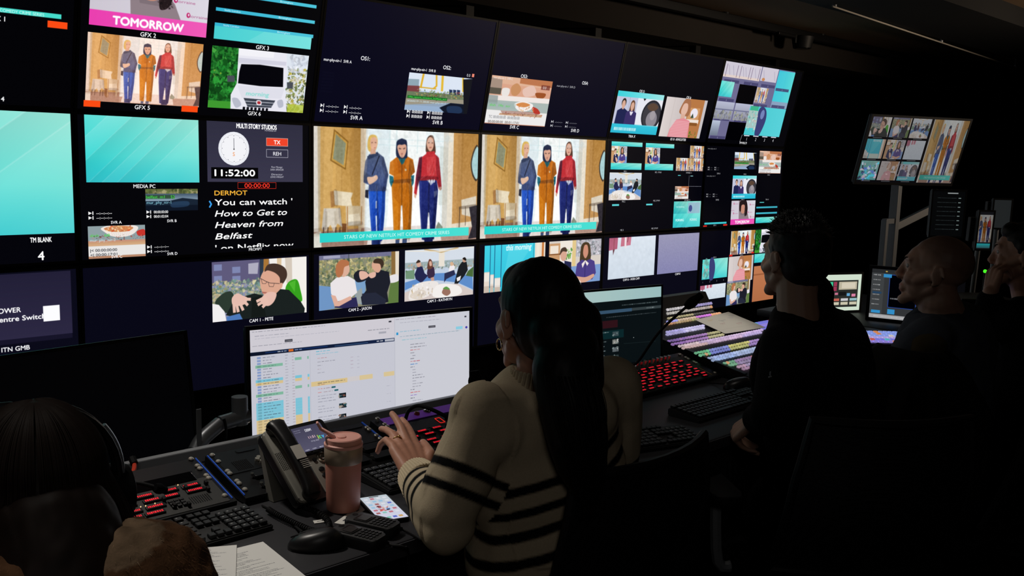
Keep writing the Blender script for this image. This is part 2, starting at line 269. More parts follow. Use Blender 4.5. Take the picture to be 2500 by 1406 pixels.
def face(g, x, y, s, skin='d8a890', hair='4a332a', k=.62):
    g.e(hair, x, y-.12*s, .5*s*k, .55*s); g.e(skin, x, y, .36*s*k, .5*s)
def pic_crane():
    g = Pic(340, 192, 'b9cbe6'); R_ = RNG(4); q = [(880, 275), (1440, 300), (1360, 610), (835, 580)]; g.quad(q); P_ = g.p
    P_('dce6f4', [(860, 260), (1400, 280), (1400, 450), (850, 420)]); P_('8fa6b4', [(850, 330), (960, 330), (950, 430), (840, 420)]); P_('7c3f43', [(860, 385), (960, 385), (955, 440), (845, 430)])
    P_('6d7a5e', [(850, 430), (1350, 450), (1340, 520), (835, 500)]); P_('9c9583', [(845, 490), (1350, 490), (1330, 560), (835, 540)])
    g.l('e2b12c', [(1000, 275), (970, 400)], .05); g.l('e2b12c', [(1110, 280), (1105, 380), (1075, 405)], .045); g.l('d9a92a', [(960, 395), (1100, 405)], .03); g.l('e5b933', [(1165, 285), (1150, 420)], .06); g.l('e5b933', [(1350, 300), (1340, 420)], .05)
    for x in (1215, 1250, 1285): P_('243357', [(x, 405), (x+28, 408), (x+26, 450), (x-2, 446)])
    g.quad(None); g.blobs(R_, (.1, .42, .9, .6), ['6b8a4a', '4f6a3c', 'a9a070', 'a5463a', 'c8b85a'], 120, .025, .7); g.blobs(R_, (.3, .5, .5, .66), ['4a6a35'], 20, .03); g.quad(q)
    P_('8fa9c8', [(835, 540), (1200, 520), (1350, 540), (1345, 620), (830, 610)], .8); P_('0d1526', [(1120, 560), (1220, 520), (1360, 530), (1440, 300), (1350, 620), (1180, 620)], sm=False); P_('12141c', [(1350, 310), (1450, 300), (1440, 620), (1330, 620)]); P_('233a5e', [(1190, 550), (1300, 550), (1310, 600), (1200, 605)], .8, sm=True)
    g.quad(None); g.blur(3); g.r('0e6a1e', .02, .6, .64, .68, .8); g.t('1fle_sport_towers_belfast_m1', .33, .66, .045, '58ff58', wid=.58)
    g.t('20260219 11:38:00 mur-phy-nir-1', .32, .77, .05, 'd5f2ff', wid=.6); return g
def pic_food():
    g = Pic(360, 204, 'dca58a'); R_ = RNG(5); q = [(1567, 282), (2065, 335), (1985, 708), (1492, 672)]; g.quad(q); P_ = g.p
    P_('e0b296', [(1560, 280), (2070, 320), (2050, 400), (1545, 340)]); P_('b4673c', [(1800, 300), (2065, 330), (2060, 390), (1790, 350)], .8); P_('a58f80', [(1560, 300), (1650, 320), (1640, 400), (1545, 400)]); P_('5a5448', [(1545, 380), (1640, 390), (1630, 440), (1530, 430)])
    for pts, c in (([(1650, 390), (1705, 395), (1690, 450), (1640, 445)], 'eae4e0'), ([(1720, 380), (1770, 350), (1800, 400), (1760, 450), (1720, 440)], 'c98f62'), ([(1815, 400), (1900, 370), (1920, 440), (1830, 460)], 'e6c2b4'), ([(1918, 430), (2000, 435), (1985, 470), (1935, 475)], '9c5228')): P_(c, pts, sm=True)
    P_('efe6e2', [(1530, 440), (2045, 480), (2030, 520), (1525, 480)]); P_('aab8b4', [(1525, 480), (2030, 520), (2010, 600), (1510, 560)]); P_('8d9a98', [(1525, 440), (1610, 450), (1600, 520), (1510, 510)], .8)
    P_('ecebea', [(1510, 560), (2010, 600), (1985, 710), (1490, 675)]); P_('c9a182', [(1620, 590), (1970, 610), (1960, 632), (1610, 605)]); P_('8a4a38', [(1625, 570), (1950, 590), (1940, 610), (1640, 598)], .5)
    P_('b9382c', [(1885, 545), (1930, 560), (1950, 600), (1900, 595)], sm=True); P_('f3eeec', [(1738, 520), (1810, 500), (1890, 522), (1880, 560), (1830, 580), (1770, 572)], sm=True); P_('d58a4e', [(1755, 522), (1810, 506), (1870, 526), (1830, 545), (1780, 540)], sm=True); g.quad(None)
    g.blobs(R_, (.5, .58, .76, .70), ['e8b070', 'c96a34', 'f0d0a0'], 26, .02); g.blobs(R_, (.3, .74, .92, .82), ['b04a3a', 'c9b0a0', '6a5040'], 60, .014); g.r('9db4ae', 0, .55, .45, .66, .55); g.t('dish  1fle  scr', .2, .63, .05, '4fd24f', wid=.33)
    g.t('mur-phy-nir-2  SVR C', .18, .06, .05, 'f2f2f2', .01, wid=.3); g.r('6a2a24', .82, .1, .97, .2, .7); g.t('0.0', .88, .18, .06, 'ffffff', .01)
    g.t('TC 00:00:00:00  00:00:00:00', .3, .88, .06, '777a80', wid=.5); g.t('00:00:00:00  00:01:17:01', .3, .98, .055, '60504a', wid=.5); g.r('b0562f', 0, .985, 1, 1, .7); return g.blur(1)
def pic_bowl():
    g = Pic(260, 146, '8fa0a4'); R_ = RNG(6); g.r('c9927a', 0, .45, 1, .58); g.r('c99a74', 0, .50, 1, .62, c2='d9b088'); g.r('e9e6e4', 0, .62, 1, .93); g.r('b9876a', 0, .93, 1, 1)
    g.p('efe6e0', [(.23, .06), (.5, -.04), (.86, .04), (.8, .26), (.62, .36), (.42, .33), (.29, .2)], sm=True); g.p('d08a5a', [(.28, .07), (.5, 0), (.78, .06), (.7, .18), (.5, .2), (.34, .16)], sm=True); g.blobs(R_, (.3, .02, .76, .17), ['f0c48a', 'cc5a34', 'e89a58', 'f5e2c0'], 50, .035)
    for i in range(9): g.l('cdbcb4', [(.4+i*.04, .22), (.43+i*.033, .32)], .01, .6)
    g.p('c8342c', [(.85, .2), (.98, .14), (1, .32), (.88, .34)], sm=True); g.blobs(R_, (.02, .3, .98, .46), ['7a3a34', 'b08a80', '4a2e2c', 'c05a4a'], 70, .025)
    g.t('dish   68', .2, .33, .09, '4bd84b', .01, wid=.34); g.t('mur_phy_nir-2', .25, .48, .09, 'cfe8ef', .01, wid=.44); g.t('|< 00:00:00:00', .26, .79, .09, '55575c', .02, wid=.46); g.t('<| 00:00:17:01', .26, .93, .09, '55575c', .02, wid=.46); return g
def pic_road():
    g = Pic(240, 100, '1a2a3c'); R_ = RNG(7); g.r('5a6234', 0, 0, 1, .22, c2='8a8460'); g.blobs(R_, (0, 0, 1, .22), ['7a7a48', '3f4a2a', 'a09a70', '5f6f3a'], 70, .09); g.r('42566a', 0, .22, 1, .55, c2='93aabb'); g.p('182434', [(.3, .62), (.7, .42), (1, .5), (1, 1), (0, 1), (0, .8)]); g.r('0b1220', 0, .75, 1, 1, .8); g.p('32547a', [(.5, .62), (.8, .58), (.8, .8), (.5, .85)], .5, sm=True); g.blur(2)
    g.r('20401c', 0, .28, .55, .45, .7); g.t('belfast_m1    52', .28, .43, .14, '49f04f', .01, wid=.54); g.t('mur_phy_nir-1', .25, .68, .14, '9fe4f5', .01, wid=.46); return g
def person2(g, x, y, s, top, skin='d8aa94', hair='4a3428', wide=1., longhair=False, seat=True, k=.6):
    if longhair: g.p(hair, [(x-.11*s*k, y-.62*s), (x, y-.72*s), (x+.12*s*k, y-.6*s), (x+.15*s*k, y-.2*s), (x-.14*s*k, y-.2*s)], sm=True)
    g.p(top, [(x-.08*s*k, y-.36*s), (x+.08*s*k, y-.36*s), (x+.3*s*k*wide, y-.26*s), (x+.33*s*k*wide, y+.2*s), (x+.25*s*k*wide, y+.42*s), (x-.25*s*k*wide, y+.42*s), (x-.33*s*k*wide, y+.2*s), (x-.3*s*k*wide, y-.26*s)])
    g.e(hair, x, y-.56*s, .13*s*k, .16*s); g.e(skin, x, y-.5*s, .1*s*k, .15*s); g.r(skin, x-.05*s*k, y-.4*s, x+.05*s*k, y-.32*s)
def pic_triax():
    g = Pic(360, 204, 'd6d8e8'); R_ = RNG(8); g.r('c3c6dc', 0, .1, .45, .8); g.r('e9e9f2', .45, .1, 1, .85); g.l('9a9cb0', [(.28, .1), (.28, .5)], .01)
    person2(g, .17, .64, .66, '1f2450', hair='2e2620', k=.55); person2(g, .36, .67, .66, '3a2f66', hair='6a4632', longhair=True, k=.55); g.p('e8e4f0', [(.32, .47), (.40, .47), (.37, .56), (.35, .56)])
    g.e('23242c', .8, .52, .215, .37); g.e('3d3b42', .8, .52, .19, .33); g.e('8d8790', .82, .62, .12, .2); g.e('a39ca2', .83, .52, .06, .12); g.p('6a4a34', [(.68, .3), (.8, .22), (.92, .3), (.86, .4), (.74, .4)], .7, sm=True); g.p('14141a', [(.55, .11), (.63, .11), (.59, .19)])
    g.r('38d3dd', 0, -.01, 1, .13, c2='9fe6e6', vert=False); g.r('35c4dc', 0, .78, 1, 1.01, c2='2ab6d2'); g.p('ffffff', [(.4, .8), (1, .77), (1, .8)], .3); g.dash(R_, .07, .9, .46, .075, 'f2ffff', 1); return g.blur(1)
def pic_pink():
    g = Pic(340, 192, 'd9cdc8'); R_ = RNG(9); g.r('dcd2d0', 0, 0, .5, 1, c2='c9bfbe', vert=False); g.l('b9aca8', [(.2, 0), (.2, 1)], .012, .6); g.r('b87845', .56, 0, .93, 1); g.r('d09a68', .58, .22, .86, .55); g.r('c8c2c6', .93, 0, 1, 1); g.r('efe2d8', .56, .52, .88, .62); g.r('8a5528', .58, .6, .86, .68)
    g.e('ece6f0', .73, .36, .09, .13); g.p('3a4a34', [(.66, .48), (.7, .36), (.74, .48)]); g.blobs(R_, (.7, .8, .9, 1), ['6f9a40', '4a7a2a'], 20, .03)
    g.p('a8704e', [(.36, .3), (.45, .02), (.58, .04), (.62, .3), (.58, .45), (.4, .4)], sm=True); g.p('e2b8a4', [(.4, .3), (.44, .14), (.53, .14), (.55, .32), (.48, .46), (.42, .4)], sm=True); g.r('dbae9a', .42, .4, .52, .56); g.p('e48f98', [(.33, .55), (.5, .5), (.66, .56), (.7, 1), (.2, 1), (.22, .8)])
    for i in range(12): g.l('f2cdd2', [(.24, .58+i*.04), (.66, .6+i*.04)], .012, .7)
    return g.blur(1)
def pic_cam1():
    g = Pic(480, 270, '8a8fae'); R_ = RNG(10); q = [(132, 298), (957, 248), (950, 735), (135, 823)]; g.quad(q); P_ = g.p
    P_('5f5a7c', [(130, 290), (560, 270), (550, 480), (130, 500)])
    for x, y in ((150, 300), (150, 400), (160, 450), (310, 320), (310, 400)): P_('8c9ac8', [(x, y+20), (x+70, y+16), (x+70, y+70), (x, y+75)], .7)
    P_('b8b6c6', [(450, 310), (540, 300), (530, 400), (450, 400)], .9); P_('2e3b4a', [(550, 265), (585, 265), (570, 560), (545, 560)]); P_('a97638', [(585, 262), (630, 260), (620, 480), (575, 480)]); P_('f3efea', [(630, 260), (960, 240), (960, 740), (700, 740)]); P_('d8b98c', [(700, 258), (740, 255), (735, 400), (700, 400)], .8); P_('cdbfae', [(770, 255), (830, 250), (830, 480), (780, 480)], .8)
    g.quad(None); g.blobs(R_, (0, .33, .53, .75), ['8d9a7c', 'b9b48c', '5f7a70', '9fae94', '6a8a86', 'd0c8a0'], 380, .035); g.blobs(R_, (.0, .3, .14, .8), ['c8b890', '8a8a60'], 60, .03); g.quad(q)
    P_('36a01e', [(770, 540), (800, 470), (870, 450), (900, 540), (910, 640), (820, 600)], sm=True); P_('5cc43a', [(800, 480), (860, 455), (850, 560)], .6)
    P_('2c3a30', [(160, 640), (230, 570), (300, 555), (330, 620), (350, 720), (250, 740), (180, 690)], sm=True); P_('1a2120', [(250, 760), (330, 620), (500, 570), (620, 600), (700, 530), (800, 540), (900, 640), (935, 700), (930, 740), (420, 800)]); P_('141a18', [(480, 610), (560, 590), (600, 770), (470, 780)])
    P_('f2eff0', [(132, 660), (190, 670), (240, 730), (255, 815), (132, 825)], sm=False); P_('4d78b8', [(255, 775), (370, 745), (395, 795), (260, 815)])
    P_('dca78e', [(552, 440), (600, 360), (690, 360), (740, 440), (745, 500), (700, 560), (640, 600), (580, 580), (556, 520)], sm=True); P_('45332a', [(590, 380), (620, 320), (700, 312), (770, 350), (785, 420), (745, 490), (725, 480), (720, 430), (680, 390), (620, 370)], sm=True); P_('dca78e', [(715, 490), (745, 480), (740, 520), (715, 530)], sm=True)
    g.l('33282a', [(555, 440), (610, 470), (640, 480), (720, 485)], .008); g.l('4a3a38', [(560, 445), (570, 485), (600, 485), (610, 465)], .007); g.l('4a3a38', [(620, 470), (630, 510), (665, 512), (675, 480)], .007); P_('b06a5e', [(565, 555), (610, 560), (600, 572), (570, 570)])
    def hand(pts, fingers):
        P_('e6bcae', pts, sm=True)
        for f in fingers: g.l('e8bfb0', f, .052)
    hand([(305, 610), (350, 570), (400, 590), (440, 610), (420, 660), (360, 680), (310, 670)], [[(320, 660), (325, 735)], [(345, 670), (358, 730)], [(375, 660), (400, 715)], [(410, 640), (440, 672)], [(420, 620), (465, 622)]])
    hand([(560, 610), (620, 560), (690, 570), (670, 640), (620, 680), (560, 660)], [[(600, 600), (520, 640)], [(610, 620), (530, 670)], [(620, 640), (570, 690)]]); g.l('f0cabc', [(560, 545), (610, 560)], .03, .0)
    g.quad(None); return g.blur(1)
def pic_cam2():
    g = Pic(440, 248, '8a8a72'); R_ = RNG(11); q = [(1070, 242), (1773, 197), (1757, 645), (1065, 720)]; g.quad(q); P_ = g.p; g.quad(None)
    g.blobs(R_, (0, .02, .9, .6), ['9a9660', '6f7a5a', 'b8ac78', '54644e', 'c8bc88', '7a8a70'], 620, .04); g.r('6f6f98', 0, 0, .92, .08, .85); g.r('c4c4da', .05, .01, .25, .06, .6); g.quad(q)
    P_('8b6a3c', [(1705, 200), (1740, 195), (1735, 430), (1700, 440)]); P_('e8ddcc', [(1740, 195), (1775, 193), (1765, 480), (1735, 480)]); g.l('3c463c', [(1330, 225), (1330, 420)], .012)
    P_('6f95c4', [(1065, 500), (1170, 510), (1200, 700), (1063, 722)]); P_('7aa0c8', [(1380, 440), (1480, 450), (1460, 660), (1380, 660)]); P_('5e7a40', [(1690, 480), (1765, 440), (1757, 650), (1660, 655)]); P_('e6e2e6', [(1680, 420), (1750, 400), (1765, 455), (1690, 475)], sm=True)
    P_('b5a27a', [(1380, 560), (1440, 520), (1450, 640), (1400, 680)], .5)
    P_('1d1f2a', [(1500, 400), (1600, 360), (1680, 380), (1690, 470), (1660, 560), (1670, 640), (1600, 662), (1440, 668), (1430, 600), (1480, 540), (1470, 470)]); P_('1d1f2a', [(1370, 410), (1420, 365), (1500, 390), (1480, 450), (1400, 470)], sm=True); P_('262a3c', [(1440, 570), (1560, 560), (1650, 620), (1640, 660), (1440, 670)], .9)
    P_('d9a68e', [(1530, 330), (1545, 290), (1600, 290), (1615, 340), (1590, 385), (1555, 375)], sm=True); P_('3f3026', [(1545, 300), (1565, 265), (1620, 268), (1637, 310), (1615, 350), (1600, 310)], sm=True); P_('e2b4a2', [(1425, 375), (1480, 380), (1500, 420), (1440, 450), (1420, 420)], sm=True); P_('e2b4a2', [(1500, 400), (1560, 380), (1560, 420), (1520, 435)], sm=True)
    P_('2d2b56', [(1200, 690), (1220, 640), (1390, 600), (1405, 680), (1300, 700)]); P_('eae4e6', [(1165, 480), (1220, 430), (1320, 415), (1380, 450), (1398, 560), (1350, 600), (1220, 640), (1170, 570)]); P_('dfae9a', [(1168, 580), (1210, 590), (1230, 640), (1340, 590), (1350, 620), (1240, 680), (1200, 680)]); P_('dcae98', [(1270, 330), (1325, 310), (1335, 370), (1310, 410), (1270, 420)], sm=True)
    P_('b5714a', [(1215, 400), (1220, 320), (1265, 275), (1325, 285), (1330, 320), (1290, 340), (1275, 400), (1240, 430)], sm=True); g.quad(None); return g.blur(1)
def pic_cam3():
    g = Pic(420, 236, 'c3d0e2'); R_ = RNG(12); q = [(1820, 190), (2428, 155), (2412, 572), (1808, 638)]; g.quad(q); P_ = g.p
    P_('d5dde8', [(1815, 185), (2430, 150), (2430, 280), (1815, 320)]); P_('9fb0b4', [(1815, 300), (2430, 260), (2430, 330), (1815, 350)]); g.quad(None); g.blobs(R_, (0, .28, 1, .42), ['8da08c', 'a9b8b4', '6a8078', 'c0ccd4', 'b49a80'], 160, .025); g.quad(q)
    P_('e9e1d4', [(2120, 175), (2170, 172), (2165, 330), (2115, 330)]); g.l('c8ad7e', [(1990, 180), (2140, 205), (2290, 165)], .03); g.l('eee6d8', [(1830, 195), (2120, 200), (2428, 160)], .015)
    P_('4f7a4a', [(1820, 370), (1900, 360), (1900, 440), (1820, 440)], .7); P_('5f8dca', [(1815, 470), (1920, 440), (2090, 390), (2200, 385), (2410, 410), (2412, 530), (2280, 470), (2100, 450), (1960, 470), (1812, 540)]); P_('d6c9c4', [(1810, 560), (2000, 480), (2280, 480), (2412, 540), (2412, 575), (1808, 640)]); P_('4a6a3a', [(2370, 370), (2420, 330), (2415, 420), (2350, 410)])
    P_('23264e', [(1900, 400), (1930, 330), (1970, 330), (1990, 390), (2020, 410), (1960, 475), (1910, 440)]); P_('d9ab96', [(1920, 300), (1945, 285), (1960, 310), (1945, 335), (1925, 330)], sm=True); P_('3a2c26', [(1915, 300), (1935, 272), (1955, 285), (1945, 295)], sm=True)
    P_('3a2a44', [(2010, 390), (2020, 330), (2050, 320), (2075, 340), (2080, 400), (2060, 440), (2020, 430)]); P_('6a4034', [(2015, 350), (2030, 270), (2055, 280), (2060, 340)], sm=True); P_('d9ab96', [(2032, 290), (2050, 285), (2055, 320), (2036, 325)], sm=True); P_('c89a88', [(2040, 430), (2070, 420), (2075, 450), (2050, 460)])
    P_('efeaec', [(2210, 330), (2235, 310), (2258, 330), (2250, 370), (2200, 380)]); P_('d8b290', [(2215, 300), (2235, 290), (2245, 315), (2225, 325)], sm=True); P_('2a2e50', [(2165, 390), (2250, 360), (2260, 400), (2180, 440), (2160, 470)])
    P_('1b1f24', [(2290, 330), (2320, 290), (2360, 290), (2370, 360), (2340, 410), (2280, 480), (2250, 480), (2270, 400)]); P_('c99c86', [(2325, 265), (2350, 260), (2352, 290), (2330, 292)], sm=True); P_('1f1a18', [(2325, 262), (2345, 250), (2358, 268), (2352, 280)], sm=True); P_('f0ecec', [(2270, 430), (2310, 410), (2300, 450), (2275, 460)])
    P_('ece6e2', [(1850, 620), (1870, 520), (1950, 470), (2060, 455), (2110, 480), (2060, 560), (1960, 610)], sm=True); P_('f3efec', [(2060, 590), (2090, 500), (2180, 480), (2290, 500), (2310, 560), (2200, 600)], sm=True); P_('d4c6b4', [(1860, 600), (1880, 560), (1960, 530), (2000, 560), (1950, 620)], .6, sm=True); P_('9a7060', [(2140, 560), (2160, 520), (2200, 520), (2215, 560), (2180, 585)], sm=True); P_('5f9a4a', [(2150, 525), (2180, 505), (2210, 530)], sm=True)
    g.quad(None); g.blobs(R_, (.1, .68, .4, .95), ['f4f0ee', 'd4c8c0', 'c4b090'], 50, .025); return g.blur(1)
def pic_board():
    g = Pic(340, 192, '38c8e2'); g.r('42d0e6', 0, 0, 1, 1, c2='2fc0dc'); g.r('eadccd', .82, 0, 1, 1); g.r('c9793c', .94, .0, .975, 1); g.r('f3ead9', .85, 0, .9, 1, .8)
    for x0, x1, y in ((0, .085, .56), (.095, .155, .62), (.165, .26, .7)): g.r('e6d8cc', x0, y, x1, 1); g.r('b9a898', x0, .86, x1, 1, .6); g.r('f4f1ec', x0, y+.02, x1, y+.2, .6)
    for x in (.09, .16, .265): g.l('1f5f86', [(x, 0), (x, .9)], .02)
    g.p('6fe2ee', [(.4, 0), (.8, 0), (.5, .6), (.3, .8)], .35); g.t('this morning', .55, .13, .13, 'e6fbff', .03, .15, wid=.42); g.r('f3e7d5', .3, .75, .8, 1, .8); g.l('2d7fa0', [(.80, 0), (.80, .8)], .014); return g.blur(1)
def pic_cam5():
    g = Pic(400, 225, 'd8cfc6'); R_ = RNG(13); g.r('c99a6e', 0, .05, .22, 1); g.r('efe3d4', .02, .1, .17, .3); g.r('8a5a34', 0, .28, .2, .31); g.r('efe6dc', .2, 0, .5, .8); g.r('b9b4bc', .5, .0, 1, .38); g.blobs(R_, (.52, .0, 1, .38), ['8d949c', 'c9ccd4', '757f80', 'dcdce4'], 120, .035); g.r('e2c88c', .43, 0, .5, .7); g.blobs(R_, (.3, .2, .42, .42), ['6aa84a', '8cc060', '4a8a3a'], 26, .04); g.r('7f9fd2', .4, .6, 1, 1)
    g.p('23264c', [(.16, .55), (.28, .45), (.42, .5), (.43, .95), (.3, 1), (.14, .9)]); g.e('d8a892', .27, .33, .06, .13); g.p('4a382e', [(.2, .32), (.22, .18), (.3, .15), (.33, .25), (.25, .24)], sm=True); g.p('e0b09c', [(.27, .66), (.36, .7), (.42, .86), (.36, .95), (.3, .85)], sm=True); g.r('e8e4ea', .25, .46, .29, .6)
    g.p('4a3a26', [(.58, .5), (.6, .15), (.68, .06), (.77, .14), (.79, .5), (.7, .62), (.6, .6)], sm=True); g.p('cf9078', [(.64, .32), (.66, .14), (.72, .14), (.74, .32), (.69, .44)], sm=True); g.p('4d3f86', [(.53, .55), (.62, .46), (.7, .5), (.78, .46), (.87, .52), (.91, .8), (.84, .95), (.56, .92), (.5, .85)]); g.p('f1e6e2', [(.62, .56), (.69, .48), (.76, .56), (.73, .62), (.69, .53), (.64, .66)]); g.l('352a66', [(.69, .52), (.69, .9)], .02)
    g.p('d8a48c', [(.5, .84), (.7, .88), (.86, .82), (.86, .9), (.7, 1), (.5, .98)], sm=True); g.p('efe8e4', [(.4, .97), (.6, .94), (.62, 1), (.4, 1)]); return g.blur(1)
def pic_hob():
    g = Pic(400, 225, 'd8e2ec'); R_ = RNG(14); g.r('dde6f0', 0, 0, 1, 1, c2='cfdae6'); g.p('b4607a', [(0, 0), (.18, 0), (.17, .27), (0, .3)]); g.p('c86a80', [(.25, 0), (.46, 0), (.45, .2), (.24, .22)], .9); g.r('f0e2e6', .32, 0, .36, .26); g.p('6a4048', [(.08, .28), (.12, .28), (.09, .42)]); g.l('8a4a50', [(.1, .02), (.1, .28)], .02); g.l('6a4046', [(.4, 0), (.38, .12)], .02)
    g.noise(R_, .012, 14)
    for i in range(16):
        x, y = R_.uniform(.2, 1), R_.uniform(.25, 1); g.l('bfcedc', [(x, y), (x+R_.uniform(-.1, .1), y-.12)], .008, .4)
    return g.blur(2)
def pic_grey():
    g = Pic(200, 112, '8f8fb4'); g.r('9a98b6', 0, 0, 1, 1, c2='8685b0'); g.noise(RNG(15), .01, 50); return g
STILL = pic_still(); TEAL = pic_teal(); VAN = pic_van(); TOMO = pic_tomorrow(); CRANE = pic_crane(); FOOD = pic_food(); BOWL = pic_bowl(); ROAD = pic_road(); TRIAX = pic_triax(); PINK = pic_pink()
CAM1 = pic_cam1(); CAM2 = pic_cam2(); CAM3 = pic_cam3(); BOARD = pic_board(); CAM5 = pic_cam5(); HOB = pic_hob(); GREY = pic_grey()
# ------------------------------------------------------------------ materials
MATS = {}
def col3(c):
    if isinstance(c, str):
        v = [int(c[i:i+2], 16)/255 for i in (0, 2, 4)]
        return tuple(x/12.92 if x <= .04045 else ((x+.055)/1.055)**2.4 for x in v)
    return tuple(c)
def mat(name, c='808080', rough=.5, metal=0., spec=.5, var=.12, scale=30., bump=0., bscale=120., emit=None, estr=1., coat=0., vcol=False, wave=None):
    """principled surface; noise varies the colour and the relief"""
    if name in MATS: return MATS[name]
    m = bpy.data.materials.new(name); m.use_nodes = True; nt = m.node_tree; N, L = nt.nodes, nt.links; b = N['Principled BSDF']
    b.inputs['Roughness'].default_value = rough; b.inputs['Metallic'].default_value = metal; b.inputs['Specular IOR Level'].default_value = spec; b.inputs['Coat Weight'].default_value = coat
    tc = N.new('ShaderNodeTexCoord'); no = N.new('ShaderNodeTexNoise'); no.inputs['Scale'].default_value = scale; no.inputs['Detail'].default_value = 4; L.new(tc.outputs['Object'], no.inputs['Vector'])
    mr = N.new('ShaderNodeMapRange'); mr.inputs['To Min'].default_value = 1-var; mr.inputs['To Max'].default_value = 1+var; L.new(no.outputs['Fac'], mr.inputs['Value'])
    mx = N.new('ShaderNodeVectorMath'); mx.operation = 'SCALE'; L.new(mr.outputs[0], mx.inputs['Scale'])
    if vcol:
        a = N.new('ShaderNodeAttribute'); a.attribute_name = 'Col'; L.new(a.outputs['Color'], mx.inputs[0])
    else: mx.inputs[0].default_value = col3(c)
    L.new(mx.outputs[0], b.inputs['Base Color'])
    if emit is not None:
        if emit == 'vcol': L.new(a.outputs['Color'], b.inputs['Emission Color'])
        else: b.inputs['Emission Color'].default_value = (*col3(emit), 1)
        b.inputs['Emission Strength'].default_value = estr
    if bump or wave:
        bp = N.new('ShaderNodeBump'); bp.inputs['Strength'].default_value = bump or 1; bp.inputs['Distance'].default_value = .002
        if wave:
            w = N.new('ShaderNodeTexWave'); w.inputs['Scale'].default_value = wave[0]; w.bands_direction = wave[1]; w.inputs['Distortion'].default_value = wave[2]; w.inputs['Detail'].default_value = 2; L.new(tc.outputs['Object'], w.inputs['Vector']); L.new(w.outputs['Fac'], bp.inputs['Height'])
        else:
            n2 = N.new('ShaderNodeTexNoise'); n2.inputs['Scale'].default_value = bscale; n2.inputs['Detail'].default_value = 3; L.new(tc.outputs['Object'], n2.inputs['Vector']); L.new(n2.outputs['Fac'], bp.inputs['Height'])
        L.new(bp.outputs['Normal'], b.inputs['Normal'])
    MATS[name] = m; return m
def pic_mat(name, pic, strength=1., lit=True, rough=.4):
    im = bpy.data.images.new(name, pic.w, pic.h); b = np.ones((pic.h, pic.w, 4), np.float32); b[..., :3] = pic.a[::-1]; im.pixels.foreach_set(b.ravel()); im.update(); im.pack()
    m = bpy.data.materials.new(name); m.use_nodes = True; nt = m.node_tree; N, L = nt.nodes, nt.links; p = N['Principled BSDF']
    t = N.new('ShaderNodeTexImage'); t.image = im; t.extension = 'EXTEND'
    p.inputs['Roughness'].default_value = rough; p.inputs['Specular IOR Level'].default_value = .1
    if lit:
        p.inputs['Base Color'].default_value = (.004, .004, .005, 1); L.new(t.outputs['Color'], p.inputs['Emission Color']); p.inputs['Emission Strength'].default_value = strength
    else: L.new(t.outputs['Color'], p.inputs['Base Color'])
    return m
